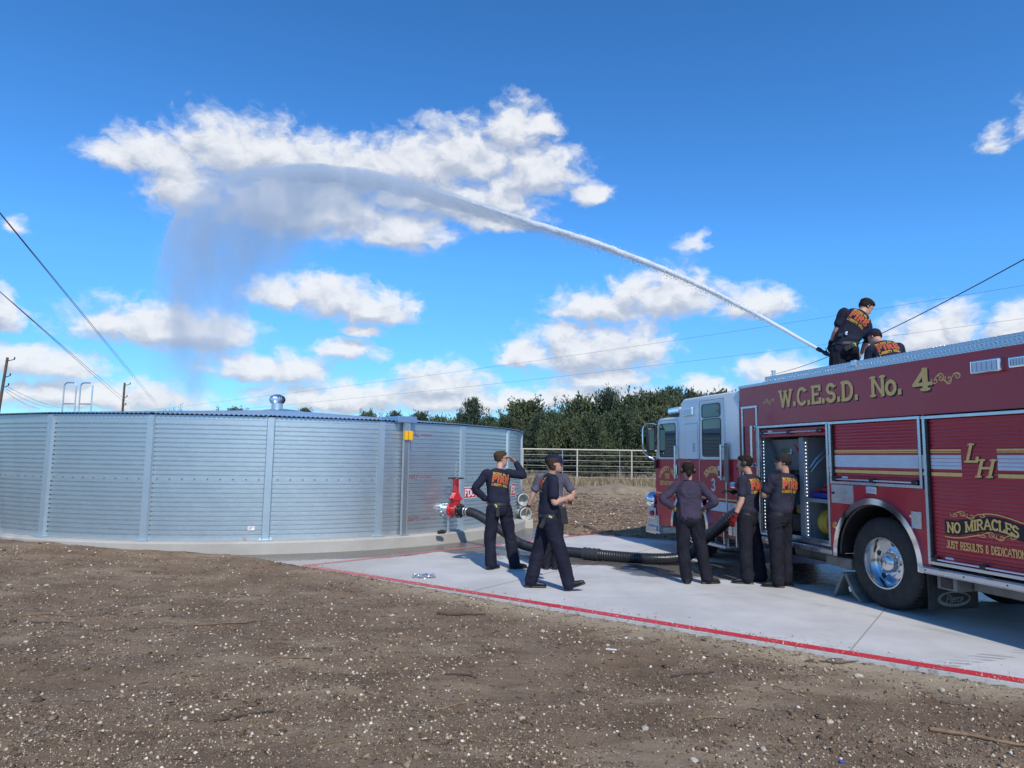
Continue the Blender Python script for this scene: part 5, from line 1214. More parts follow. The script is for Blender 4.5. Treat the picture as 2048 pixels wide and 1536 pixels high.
# wheel chock in front of the rear wheel
chk = empty('wheel_chock', tw(.70, -.02, 0), math.pi / 2 + TTH, 'grey metal wheel chock wedged ahead of the rear wheel', 'wheel chock')
M_CHK = mat('chock_grey', (.20, .21, .20), rough=.5, metal=.35, var=.15)
MB().prism([(-.06, .30), (-.02, .31), (.16, .005), (.11, .005)], 'y', -.22, .0).build('front_plate', M_CHK, chk)
MB().prism([(-.10, .31), (-.055, .32), (-.20, .08), (-.33, .0), (-.38, .0), (-.24, .10)], 'y', -.22, .0).build('wheel_plate', M_CHK, chk)
MB().bbox(-.11, -.01, -.22, .0, .298, .325, .006).build('crest', M_CHK, chk); MB().prism([(-.155, .17), (-.13, .155), (-.155, .10), (-.18, .11)], 'y', .0, .0015).build('chock_label', MATS['label_white'], chk)

# ------------------------------------------------------------------ fences
FM_ = mat('fence_paint', (.50, .455, .365), rough=.6, var=.12)
fence = empty('pipe_fence', (0, 34, .62), 0, 'cream painted pipe and rail fence along the field', 'fence')
FX = np.arange(.58 - 2.68 * 11, 34, 2.68)
def gz(x, y): return float(ground_z(np.array([x]), np.array([y]))[0])
for x in FX:
    MB().tube([(x, 0, -.35), (x, 0, 1.56)], .038, 8).build('post', FM_, fence, smooth=.7)
MB().tube([(FX[0], 0, 1.575), (FX[-1], 0, 1.575)], .036, 8).build('top_rail', FM_, fence, smooth=.7)
for z in (1.30, 1.04, .78, .50, .22):
    MB().tube([(x, -.03 + .004 * math.sin(x), z + .012 * math.sin(x * 1.7 + z * 9)) for x in np.arange(FX[0], FX[-1], 1.34)], .010, 6).build('rail', FM_, fence)
wf = empty('wire_fence', (0, 37.5, .65), 0, 'older wire fence on thin steel posts behind the pipe fence', 'fence')
for x in np.arange(-22, 30, 3.1):
    MB().tube([(x, 0, -.2), (x, 0, 1.55)], .022, 5).build('post', M_STEEL, wf)
for z in (.3, .6, .9, 1.2, 1.45): MB().tube([(-22, 0, z), (30, 0, z)], .005, 4).build('wire', M_STEEL, wf)

# ------------------------------------------------------------------ poles and wires
M_WOOD = mat('pole_wood', (.10, .07, .055), rough=.85, var=.35, vscale=5)
def pole(p, top, lean, label):
    u = empty('utility_pole', p, 0, label, 'utility pole'); z0 = -1
    MB().tube([(0, 0, z0), (lean * .5, 0, top / 2), (lean, 0, top)], [.125, .11, .085], 10).build('shaft', M_WOOD, u, smooth=.7)
    for zz, l in ((top - .25, .5), (top - 1.4, .3), (top - 2.1, .25)):
        MB().tube([(lean, 0, zz), (lean + l, 0, zz + .12)], .03, 6).tube([(lean + l, 0, zz + .12), (lean + l, 0, zz + .28)], .045, 8).build('insulator', M_UNDER, u)
pole((-36.1, 48, .7), 7.55, .55, 'leaning wooden utility pole at the left edge of the picture'); pole((-35.1, 62, .8), 7.2, .0, 'shorter wooden utility pole beyond the tank roof')
def wire(a, b_, sag, r, label, grp='overhead wires', back=.6):
    a, b_ = Vector(a), Vector(b_); c = a.copy(); pts = []
    for t in np.linspace(-back, 1, 30):
        t = float(t); pts.append(a + (b_ - a) * t - Vector((0, 0, 4 * sag * t * (1 - t) if t > 0 else 4 * sag * t)) - c)
    o = MB().tube(pts, r, 5).build('overhead_wire', mat('wire_dark', (.05, .055, .065), rough=.5), None, label=label, cat='wire', group=grp); o.location = c
W1 = 'one of the paired dark wires running from the top left to beyond the tank'; W2 = 'one of the lower paired wires crossing the left edge of the sky'
wire((-10.04, 13, 6.35), (-43.66, 85, 7.49), .0, .009, W1.replace('one', 'upper')); wire((-10.2, 13.3, 6.36), (-43.97, 85, 7.49), .0, .009, W1.replace('one', 'lower'))
wire((-11.42, 15, 5.25), (-41.59, 75, 6.88), .0, .009, W2.replace('one', 'upper')); wire((-11.6, 15.4, 5.24), (-41.91, 75, 6.76), .0, .009, W2.replace('one', 'lower'))
wire((16.9, 22, 8.56), (23.43, 62, 9.59), .55, .022, 'sagging dark cable coming down behind the men on the engine')
wire((-19.5, 80, 9.8), (36.5, 48, 14.55), .3, .010, 'upper thin wire crossing the sky above the trees'); wire((-19.4, 82, 8.5), (39.3, 52, 13.0), .3, .010, 'lower thin wire crossing the sky just above the trees')
W3 = 'one of the thin service wires fanning from the leaning pole'
for wi, (a, b_) in enumerate((((-35.45, 48, 6.23), (-49.04, 75, 6.44)), ((-35.45, 48, 6.02), (-50.13, 75, 6.42)), ((-35.45, 48, 5.84), (-51.49, 75, 6.35)))): wire(a, b_, .25, .012, W3.replace('one', ('top', 'middle', 'lowest')[wi]), back=.0)

# ------------------------------------------------------------------ trees
M_LEAF = []  # leaf greens lightened so the colour itself stands in for distance haze
for i, (c, c2) in enumerate((((.036, .058, .038), (.095, .122, .068)), ((.032, .054, .040), (.080, .108, .068)), ((.046, .068, .040), (.118, .138, .068)))):
    m = mat('juniper_leaf_%d' % i, c, rough=.8, color2=c2, vscale=1.4, spec=.15); b = m.node_tree.nodes['Principled BSDF']
    M_LEAF.append(m)
M_BARK = mat('juniper_bark', (.11, .085, .068), rough=.9, var=.35, vscale=7)
def juniper(seed, H, Wd):
    r = np.random.default_rng(seed); V, Fc = [], []; tb = MB()
    lean = r.normal(size=2) * .10 * H / 5
    stem = [Vector((lean[0] * t * t, lean[1] * t * t, H * t * .94)) for t in np.linspace(0, 1, 7)]
    tb.tube(stem, [.13 * (1 - t * .93) + .008 for t in np.linspace(0, 1, 7)], 7)
    nb = int(95 + 18 * H)
    lobes = r.uniform(0, 6.283, 4)
    for k in range(nb):
        t = (r.uniform(0, 1) ** .85); z = H * (.05 + .93 * t); a = r.uniform(0, 6.283)
        prof = (min(1, (t + .12) * 3.0)) * (1 - t) ** .62 * (1 + .22 * math.cos(2 * a + lobes[0]) + .18 * math.cos(3 * a + lobes[1] + 4 * t)) + .07
        L = Wd * prof * r.uniform(.62, 1.12); up = r.uniform(.25, .95) + .7 * t
        base = Vector((lean[0] * t * t, lean[1] * t * t, z * .9)); d = Vector((math.cos(a), math.sin(a), up)).normalized()
        tip = base + Vector((math.cos(a), math.sin(a), 0)) * L + Vector((0, 0, L * up * .65))
        if k % 4 == 0 and L > .4: tb.tube([base, base.lerp(tip, .5) - Vector((0, 0, .05)), tip.lerp(base, .15)], [.035 * (1 - t) + .012, .02, .006], 5)
        n = int(14 + 30 * L)
        for j in range(n):
            u = r.uniform(.18, 1.04) ** .75; c = base.lerp(tip, min(u, 1.03)); spread = (.24 * (1.12 - u) + .05) * (1 + .3 * L)
            c = c + Vector(r.normal(size=3)) * spread
            g = (d + Vector((0, 0, .55)) + Vector(r.normal(size=3)) * .5).normalized(); s = r.uniform(.10, .24) * (1.15 - .35 * u); w = s * r.uniform(.22, .40)
            x = g.cross(Vector(r.normal(size=3))).normalized(); i0 = len(V)
            V += [c - g * s * .5, c + x * w, c + g * s * .62, c - x * w * .8 + g * .1 * s]; Fc.append((i0, i0 + 1, i0 + 2, i0 + 3))
        for q in range(int(5 + 9 * r.uniform() * (.5 + L))):
            c = tip + Vector((r.normal() * .10, r.normal() * .10, .03 + .05 * q * r.uniform(.5, 1.0))); g = (Vector((math.cos(a) * .35, math.sin(a) * .35, 1)) + Vector(r.normal(size=3)) * .28).normalized(); s = r.uniform(.10, .22); x = g.cross(Vector(r.normal(size=3))).normalized(); i0 = len(V)
            V += [c - g * s * .5, c + x * s * .22, c + g * s * .7, c - x * s * .2]; Fc.append((i0, i0 + 1, i0 + 2, i0 + 3))
    top = Vector((lean[0], lean[1], H * .93))
    for j in range(46):
        c = top + Vector(r.normal(size=3)) * Vector((.09, .09, .0)).length * .6 + Vector((0, 0, r.uniform(-.25, .12) * H * .2)); g = Vector((r.normal() * .25, r.normal() * .25, 1)).normalized(); s = r.uniform(.12, .24); x = g.cross(Vector(r.normal(size=3))).normalized(); i0 = len(V)
        V += [c - g * s * .5, c + x * s * .25, c + g * s * .6, c - x * s * .2]; Fc.append((i0, i0 + 1, i0 + 2, i0 + 3))
    V = np.array([tuple(v) for v in V]); k = .98 * H / max(V[:, 2].max(), .1)
    return V, Fc, tb, H
VAR = []
for i, (H, Wd) in enumerate(((6.0, 1.9), (6.2, 1.6), (5.2, 2.1), (5.8, 2.3), (6.6, 1.7), (4.2, 1.9))):
    V, Fc, tb, H = juniper(20 + i, H, Wd); ml = M_LEAF[i % 3]
    me = bpy.data.meshes.new('crown'); me.from_pydata([tuple(v) for v in V], [], Fc); me.materials.append(ml); me.update()
    t_o = obj('trunk_source', tb.v, tb.f, M_BARK); tm = t_o.data; bpy.data.objects.remove(t_o); VAR.append((me, tm, float(V[:, 2].max())))
TREES = [(-14.45, 70.0, 6.65), (-11.21, 66.0, 6.26), (-7.79, 60.0, 5.97), (-6.34, 63.0, 5.93), (-2.98, 52.0, 6.5), (-1.62, 58.0, 5.92), (1.33, 50.0, 6.4), (0.27, 55.0, 6.0), (2.85, 44.0, 5.0), (4.75, 46.0, 6.39), (6.19, 45.0, 6.61), (8.01, 46.0, 6.95), (8.98, 44.0, 6.58), (11.11, 47.0, 6.97), (12.75, 48.0, 6.99), (15.04, 51.0, 7.53), (3.34, 41.0, 4.46), (6.48, 41.0, 5.35), (8.93, 41.0, 5.32), (4.54, 39.0, 4.66), (11.01, 42.0, 5.07), (16.12, 50.0, 6.56), (1.91, 46.0, 5.0), (-44.82, 90.0, 8.24), (-37.36, 92.0, 8.38), (-26.37, 88.0, 7.98), (-0.45, 48.0, 5.0), (-4.0, 56.0, 5.6), (18.5, 52, 6.4), (21.5, 50, 6.2), (24.5, 54, 6.4), (10.2, 52, 7.0), (5.2, 52, 6.2), (13.8, 44.0, 5.6)]
rt = random.Random(11)
names = ('bushy', 'slender', 'broad', 'full', 'tall pointed', 'low spreading')
order = sorted(range(len(TREES)), key=lambda i: TREES[i][0])
for pos, i in enumerate(order):
    x, y, zt = TREES[i]; g0 = gz(x, y); vi = (i * 5 + 2) % 6 if zt - g0 > 4.2 else rt.choice((2, 5)); me, tm, h0 = VAR[vi]
    sc = (zt - g0) / h0
    ordn = ('leftmost', 'second', 'third', 'fourth', 'fifth', 'sixth', 'seventh', 'eighth', 'ninth', 'tenth', 'eleventh', 'twelfth', 'thirteenth', 'fourteenth', 'fifteenth', 'sixteenth', 'seventeenth')
    lab = '%s dark green juniper, %s' % (names[vi], ('%s tree from the left along the tree line' % ordn[pos] if pos else 'leftmost of the tree line') if pos < 17 else '%s tree from the right end of the tree line' % (ordn[len(TREES) - 1 - pos] if pos < len(TREES) - 1 else 'first'))
    t = empty('juniper_tree', (x, y, g0 - .05), rt.uniform(0, 6.28), lab, 'tree', 'junipers beyond the fence'); t.scale = (sc * rt.uniform(1.0, 1.25), sc * rt.uniform(1.0, 1.25), sc)
    link(bpy.data.objects.new('crown', me), t); link(bpy.data.objects.new('trunk', tm), t)

# ------------------------------------------------------------------ loose stuff on the ground
def blobs_mesh(n, P_, size, flat, seed, aspect=1.0):
    """n low stones: jittered octahedra (V, F)"""
    r = np.random.default_rng(seed)
    base = np.array([(1, 0, 0), (0, 1, 0), (-1, 0, 0), (0, -1, 0), (0, 0, 1), (0, 0, -1)], float)
    V = base[None] * (1 + r.uniform(-.35, .35, (n, 6, 1))) + r.normal(0, .12, (n, 6, 3))
    sc = np.stack([size * aspect, size / aspect * r.uniform(.6, 1, n), size * flat], 1); V *= sc[:, None]
    a = r.uniform(0, 6.283, n); c, s = np.cos(a), np.sin(a); x, y = V[..., 0].copy(), V[..., 1].copy()
    V[..., 0] = x * c[:, None] - y * s[:, None]; V[..., 1] = x * s[:, None] + y * c[:, None]
    V += P_[:, None]
    Fb = np.array([(0, 1, 4), (1, 2, 4), (2, 3, 4), (3, 0, 4), (1, 0, 5), (2, 1, 5), (3, 2, 5), (0, 3, 5)])
    return V.reshape(-1, 3), (Fb[None] + (np.arange(n) * 6)[:, None, None]).reshape(-1, 3)
def island_mat(name, stops, rough=.9):
    m = bpy.data.materials.new(name); m.use_nodes = True; t = m.node_tree; b = t.nodes['Principled BSDF']
    g = t.nodes.new('ShaderNodeNewGeometry'); r = t.nodes.new('ShaderNodeValToRGB'); r.color_ramp.interpolation = 'LINEAR'
    e = r.color_ramp.elements
    while len(e) < len(stops): e.new(.5)
    for q, (p, c) in zip(e, stops): q.position = p; q.color = (*c, 1)
    t.links.new(g.outputs['Random Per Island'], r.inputs[0]); t.links.new(r.outputs[0], b.inputs['Base Color']); b.inputs['Roughness'].default_value = rough; b.inputs['Specular IOR Level'].default_value = .2
    return m
def scatter(n, seed, y0=3.2, y1=13.5, xk=.86, pw=1.6):
    r = np.random.default_rng(seed); u = r.uniform(0, 1, n * 3)
    y = (y0 ** (1 - pw) + u * (y1 ** (1 - pw) - y0 ** (1 - pw))) ** (1 / (1 - pw)); x = r.uniform(-1, 1, n * 3) * (xk * y + .4)
    d = poly_dist(x, y, PAD); rt_ = np.hypot(x - TC.x, y - TC.y) - TR - .3
    cl = fbm(np.stack([x, y], 1) * 1.3, 3, 41)
    ok = (d > .05) & (rt_ > 0) & (cl + r.uniform(-.6, .6, n * 3) > -.25)
    x, y = x[ok][:n], y[ok][:n]; return x, y
M_CHIP = island_mat('limestone_chips', [(0, (.22, .165, .11)), (.4, (.38, .30, .205)), (.8, (.54, .46, .345)), (1, (.70, .64, .54))])
x, y = scatter(52000, 1); r = np.random.default_rng(2); size = .0016 + .0036 * r.uniform(0, 1, len(x)) ** 2 + .015 * (r.uniform(0, 1, len(x)) ** 12); size *= (.75 + .07 * y)
V, Fq = blobs_mesh(len(x), np.stack([x, y, ground_z(x, y) + size * .25], 1), size, .62, 3)
fast_obj('gravel', V, Fq, M_CHIP, kind='stuff', label='pale limestone chips strewn over the dark soil', cat='gravel')
M_CRUMB = island_mat('soil_crumbs', [(0, (.075, .052, .035)), (.5, (.16, .115, .078)), (1, (.27, .20, .135))])
x, y = scatter(30000, 5); size = .004 + .012 * RNG.uniform(0, 1, len(x)) ** 3
V, Fq = blobs_mesh(len(x), np.stack([x, y, ground_z(x, y) + size * .2], 1), size, .6, 6)
fast_obj('soil_crumbs', V, Fq, M_CRUMB, kind='stuff', label='dark crumbs and clods of soil in the foreground', cat='soil')
xc, yc = scatter(900, 15); sz = .012 + .030 * RNG.uniform(0, 1, len(xc)) ** 2.5
V, Fq = blobs_mesh(len(xc), np.stack([xc, yc, ground_z(xc, yc) + sz * .15], 1), sz, .55, 16); fast_obj('soil_clods', V, Fq, M_CRUMB, kind='stuff', label='larger clods of brown soil in the foreground', cat='soil')
# grit kicked on to the slab along its near edge
t_ = 11 * RNG.uniform(0, 1, 2600) ** 1.4; o_ = np.abs(RNG.normal(0, .22, 2600)) - .05; xs, ys = -3.33 + .8133 * t_ + .5818 * (o_ + .0), 11.085 - .5818 * t_ + .8133 * (o_ + .0); sz = .003 + .009 * RNG.uniform(0, 1, 2600) ** 4
V, Fq = blobs_mesh(2600, np.stack([xs, ys, .004 + sz * .4], 1), sz, .6, 19); fast_obj('slab_grit', V, Fq, M_CHIP, kind='stuff', label='grit kicked on to the near edge of the slab', cat='gravel')
# wood mulch and straw
def slivers(n, seed, area, lmin, lmax, name, m, label):
    r = np.random.default_rng(seed); x = r.uniform(area[0], area[1], n * 2); y = r.uniform(area[2], area[3], n * 2)
    d = poly_dist(x, y, PAD); rt_ = np.hypot(x - TC.x, y - TC.y) - TR - .3; ok = (d > .06) & (rt_ > 0); x, y = x[ok][:n], y[ok][:n]; n = len(x)
    L = r.uniform(lmin, lmax, n); size = L; V, Fq = blobs_mesh(n, np.stack([x, y, ground_z(x, y) + .006], 1), L * .5, .12, seed, 1.0)
    V = V.reshape(n, 6, 3); c = V.mean(1, keepdims=True); a = r.uniform(0, 6.283, n); dx, dy = np.cos(a), np.sin(a); q = V - c
    al = q[..., 0] * dx[:, None] + q[..., 1] * dy[:, None]; ac = -q[..., 0] * dy[:, None] + q[..., 1] * dx[:, None]; ac *= .14
    V[..., 0] = c[..., 0] + al * dx[:, None] - ac * dy[:, None]; V[..., 1] = c[..., 1] + al * dy[:, None] + ac * dx[:, None]
    fast_obj(name, V.reshape(-1, 3), Fq, m, kind='stuff', label=label, cat='mulch')
M_MULCH = island_mat('wood_mulch', [(0, (.075, .045, .030)), (.5, (.15, .10, .07)), (.85, (.27, .20, .14)), (1, (.42, .36, .28))])
slivers(16000, 8, (.3, 14, 13.2, 30), .05, .22, 'mulch', M_MULCH, 'shredded brown mulch and stones beyond the far edge of the slab')
slivers(5000, 9, (-8, 5, 3.3, 12), .02, .09, 'wood_chips', M_MULCH, 'fine wood chips scattered on the near soil')
x = RNG.uniform(.2, 12, 9000); y = 13.2 + 18 * RNG.uniform(0, 1, 9000) ** 1.0; ok = (poly_dist(x, y, PAD) > .08); x, y = x[ok], y[ok]; size = .010 + .035 * RNG.uniform(0, 1, len(x)) ** 5
V, Fq = blobs_mesh(len(x), np.stack([x, y, ground_z(x, y) + size * .2], 1), size, .6, 17); fast_obj('stone_scatter', V, Fq, M_CHIP, kind='stuff', label='pale stones in the mulch beyond the slab', cat='gravel')
# dry grass beyond the fence
n = 26000; x = RNG.uniform(-8, 24, n); y = RNG.uniform(31.5, 46, n); z = ground_z(x, y); h = RNG.uniform(.12, .42, n) * (1 + .7 * fbm(np.stack([x, y], 1) * .5, 2, 77)); a = RNG.uniform(0, 3.14, n); w = .022
V = np.stack([np.stack([x - w * np.cos(a), y - w * np.sin(a), z - .03], 1), np.stack([x + w * np.cos(a), y + w * np.sin(a), z - .03], 1), np.stack([x + RNG.normal(0, .09, n), y + RNG.normal(0, .09, n), z + h], 1)], 1).reshape(-1, 3)
fast_obj('dry_grass', V, np.arange(3 * n).reshape(-1, 3), island_mat('dry_grass', [(0, (.17, .135, .085)), (.6, (.29, .235, .15)), (1, (.40, .33, .22))]), kind='stuff', label='dry winter grass along and behind the fence', cat='grass')
# heap of spoil by the fence
def heap(name, c, rx, ry, h, m, label, seed):
    n = 26; vs = []; r = np.random.default_rng(seed)
    gxx, gyy = np.meshgrid(np.linspace(-1, 1, n), np.linspace(-1, 1, n)); rr2 = gxx ** 2 + gyy ** 2
    zz = h * np.clip(1 - rr2, 0, 1) ** .8 * (1 + .5 * fbm(np.stack([gxx.ravel() * 3, gyy.ravel() * 3], 1), 4, seed).reshape(n, n)) - .06
    ii = np.arange(n * n).reshape(n, n); fq = np.stack([ii[:-1, :-1], ii[:-1, 1:], ii[1:, 1:], ii[1:, :-1]], -1).reshape(-1, 4)
    o = fast_obj(name, np.stack([gxx.ravel() * rx, gyy.ravel() * ry, zz.ravel()], 1), fq, m, smooth=True, label=label, cat='earth heap'); o.location = (*c, gz(*c))
M_SPOIL = mat('spoil', (.22, .175, .12), rough=.95, var=.3, vscale=2.5, bump=.8, bscale=14)
heap('earth_heap', (4.4, 28.6), 2.2, 1.0, .34, M_SPOIL, 'low heap of dry spoil in front of the pipe fence', 3)
heap('earth_heap', (9.6, 41.5), 2.4, 1.2, .95, mat('pale_spoil', (.36, .31, .24), rough=.95, var=.2, vscale=2, bump=.6, bscale=10), 'pale mound of earth behind the fence near the engine cab', 8)
# single stones and sticks large enough to pick out
def stone(p, s, label, seed):
    bm = bmesh.new(); bmesh.ops.create_icosphere(bm, subdivisions=2, radius=1); r = random.Random(seed)
    for v in bm.verts: v.co *= 1 + .22 * math.sin(3.1 * v.co.x + seed) * math.cos(2.7 * v.co.y + seed * 2) + r.uniform(-.06, .06)
    for v in bm.verts: v.co = Vector((v.co.x * s, v.co.y * s * .72, v.co.z * s * .5))
    me = bpy.data.meshes.new('stone'); bm.to_mesh(me); bm.free(); me.materials.append(M_STONE); o = link(bpy.data.objects.new('stone', me), None, label, 'stone', 'larger pale stones on the soil'); o.location = (*p, gz(*p) + s * .2); o.rotation_euler = (0, 0, r.uniform(0, 6))
M_STONE = mat('limestone', (.42, .37, .29), rough=.9, var=.18, vscale=30, bump=.4, bscale=80)
STN = [(-7.9, 12.0, .06), (-9.3, 12.1, .05), (-7.2, 11.5, .05), (-5.9, 9.0, .05), (-6.3, 8.9, .04), (-3.6, 9.3, .045), (-2.0, 8.0, .04), (-1.2, 7.4, .035), (-2.5, 6.3, .035), (-1.3, 5.2, .035), (-.4, 6.0, .03), (-2.1, 4.7, .035), (.1, 4.8, .03), (-.5, 4.4, .03), (.9, 4.7, .04), (1.6, 4.5, .05), (2.2, 4.9, .045), (1.1, 4.25, .04), (2.6, 4.6, .03), (.6, 5.5, .03), (3.0, 5.3, .035), (1.3, 7.0, .045), (2.9, 5.9, .05), (3.4, 5.6, .05), (.35, 7.2, .05), (-3.3, 4.6, .035), (-2.9, 5.4, .03), (-4.4, 6.5, .035)]
for i, (x, y, s) in enumerate(STN): stone((x, y), s * (.55 + .3 * ((i * 7 % 5) / 5)), 'fist sized pale limestone lying loose on the foreground soil', i)
STK = [((-2.9, 7.3), .62, .25, .020, (.19, .13, .085), 'long grey stick lying left of centre'), ((-1.75, 6.0), .52, -.03, .013, (.22, .15, .085), 'straight tan stick in the middle of the foreground'), ((-.55, 7.9), .55, .05, .02, (.09, .06, .045), 'dark stick beside the red line'), ((-1.75, 4.75), .35, .5, .014, (.07, .05, .04), 'short dark stick in the near soil'), ((-1.0, 4.35), .28, .6, .009, (.24, .165, .095), 'thin tan twig in the near soil'), ((-.35, 5.7), .26, -.25, .012, (.08, .055, .045), 'small dark twig in the middle of the soil'), ((1.55, 5.9), .40, .1, .010, (.07, .05, .045), 'thin dark twig near the slab edge'), ((3.15, 4.65), .75, -.42, .022, (.26, .17, .10), 'peeled brown stick at the right edge'), ((1.35, 3.95), .62, .06, .020, (.30, .23, .15), 'pale tan stick at the bottom edge'), ((.35, 3.9), .5, .1, .012, (.14, .10, .075), 'twig beside the pale stick at the bottom edge'), ((1.4, 4.95), .26, .5, .014, (.24, .17, .10), 'small tan stick right of centre'), ((-4.9, 7.6), .5, .15, .014, (.2, .135, .085), 'tan twig far left on the soil'), ((-4.6, 7.2), .42, .05, .014, (.08, .055, .045), 'dark twig far left on the soil'), ((2.9, 6.35), .5, -.05, .012, (.09, .065, .05), 'dark twig along the slab edge'), ((-.4, 5.0), .3, .6, .01, (.3, .2, .11), 'thin twig near the centre'), ((2.6, 15.8), .8, .1, .02, (.2, .12, .07), 'brown stick in the mulch beyond the slab')]
for i, (p, L, a, r_, c, lab) in enumerate(STK):
    q = [Vector((L * (t - .5) * math.cos(a) + .03 * math.sin(t * 5 + i), L * (t - .5) * math.sin(a) + .02 * math.sin(t * 7 + i), 0)) for t in np.linspace(0, 1, 7)]
    for v in q: v.z = gz(p[0] + v.x, p[1] + v.y) - gz(*p) + r_ * .7
    o = MB().tube(q, [r_ * .72 * (1 - .5 * t) for t in np.linspace(0, 1, 7)], 7).build('stick', mat('stick_%d' % i, tuple(q_ * .8 for q_ in c), rough=.85, var=.3, vscale=20), None, .8, label=lab, cat='stick', group='loose sticks on the soil'); o.location = (*p, gz(*p))
o = MB().bbox(-.05, .05, -.012, .012, 0, .012, .004).build('litter', mat('pale_litter', (.6, .62, .63), rough=.5), None, label='crumpled pale scrap by the slab edge', cat='litter'); o.location = (.95, 6.55, gz(.95, 6.55)); o.rotation_euler = (0, 0, -.3)
o = MB().bbox(-.018, .018, -.008, .008, 0, .008, .003).build('litter', mat('blue_litter', (.03, .08, .45), rough=.5), None, label='tiny blue plastic scrap on the near soil', cat='litter'); o.location = (2.02, 4.35, gz(2.02, 4.35) + .004)
# ------------------------------------------------------------------ water thrown over the tank
JN, JD = Vector((4.88, 10.89)), Vector((-.7838, .6210)); JP = Vector((-JD.y, JD.x, 0))
JET = [(0.0, 3.56), (1.06, 4.3), (2.43, 5.16), (4.03, 6.01), (5.26, 6.59), (6.65, 7.25), (8.22, 8.0), (10.02, 8.82), (11.66, 9.46), (13.25, 9.99), (15.02, 10.43), (17.29, 10.84), (19.51, 10.92), (21.22, 10.67), (22.85, 10.06), (23.63, 9.04)]
def jp(u, z, w=0.0): return Vector((JN.x + JD.x * u, JN.y + JD.y * u, z)) + JP * w
jet = empty('water_jet', jp(0, 3.56), 0, 'white jet of water arching from the nozzle high over the tank', 'water jet'); jo = -jp(0, 3.56)
M_WATER = mat('white_water', (.74, .79, .84), rough=.5, spec=.3)
M_WATER.node_tree.nodes['Principled BSDF'].inputs['Alpha'].default_value = 0.72
jc = catmull([jp(-1, 2.9)] + [jp(*q) for q in JET] + [jp(23.8, 8.0)], 30)
jl = [0.0]
for a, b_ in zip(jc[:-1], jc[1:]): jl.append(jl[-1] + (b_ - a).length)
jl = np.array(jl)
def jat(s):
    i = int(min(max(np.searchsorted(jl, s) - 1, 0), len(jc) - 2)); t = (s - jl[i]) / (jl[i + 1] - jl[i]); return jc[i].lerp(jc[i + 1], t), (jc[i + 1] - jc[i]).normalized()
# solid core, breaking up along its length
n_s, n_r, Lc = 420, 14, 10.5; vs, fs = [], []
ss = np.linspace(0, Lc, n_s); th = np.arange(n_r) * 2 * math.pi / n_r
nz = fbm(np.stack([np.repeat(ss * 5, n_r), np.tile(np.cos(th) * 1.2, n_s), np.tile(np.sin(th) * 1.2, n_s)], 1), 4, 3, .6).reshape(n_s, n_r)
for i, s in enumerate(ss):
    p, t = jat(s); a = t.cross(Vector((0, 0, 1))).normalized(); b_ = t.cross(a); f = s / Lc
    r0 = .028 + .048 * min(1, f * 1.6) - .070 * max(0, (f - .55) / .45)
    for k in range(n_r):
        r_ = max(.002, r0 * (1 + (nz[i, k] * (.10 + .62 * f)))); vs.append(p + jo + a * math.cos(th[k]) * r_ + b_ * math.sin(th[k]) * r_)
fs = [(i * n_r + k, i * n_r + (k + 1) % n_r, (i + 1) * n_r + (k + 1) % n_r, (i + 1) * n_r + k) for i in range(n_s - 1) for k in range(n_r)]
obj('stream_core', vs, fs, M_WATER, jet, smooth=True)
# ragged drops: round the core, along the crown of the arc and falling below it
r = np.random.default_rng(33)
def drops(n, s0, s1, spread, fall, size, pw=1.0):
    s = s0 + (s1 - s0) * r.uniform(0, 1, n) ** pw; out = np.zeros((n, 3))
    for i in range(n):
        p, t = jat(s[i]); w = spread(s[i]); d = Vector(r.normal(size=3)) * w; f = fall(s[i]); q = p + d - Vector((0, 0, abs(r.normal()) * f)); out[i] = (q + jo)
    return out, size * r.uniform(.5, 1.3, n)
Ptot, Stot = [], []
LT = float(jl[-1])
for (n, s0, s1, sp, fa, sz) in ((9000, 1.0, 9.5, lambda s: .018 + .0085 * s, lambda s: .010 * s, .006), (12000, 6.5, 17.5, lambda s: .06 + .009 * (s - 6.5), lambda s: .04 + .05 * (s - 6.5), .0075), (12000, 13, LT, lambda s: .13, lambda s: .22 + .12 * (s - 13), .0065), (7000, 16, LT, lambda s: .35, lambda s: 2.6, .006), (16000, 8, LT - 1.5, lambda s: .05 + .004 * (s - 8), lambda s: .10, .0062)):
    a_, b_ = drops(n, s0, min(s1, LT), sp, fa, sz); Ptot.append(a_); Stot.append(b_)
Pd, Sd = np.concatenate(Ptot), np.concatenate(Stot); keep = Pd[:, 2] > -.9; Pd, Sd = Pd[keep], Sd[keep]
V, Fq = blobs_mesh(len(Pd), Pd, Sd, 1.3, 44)
fast_obj('droplets', V, Fq, M_WATER, jet)['kind'] = 'stuff'
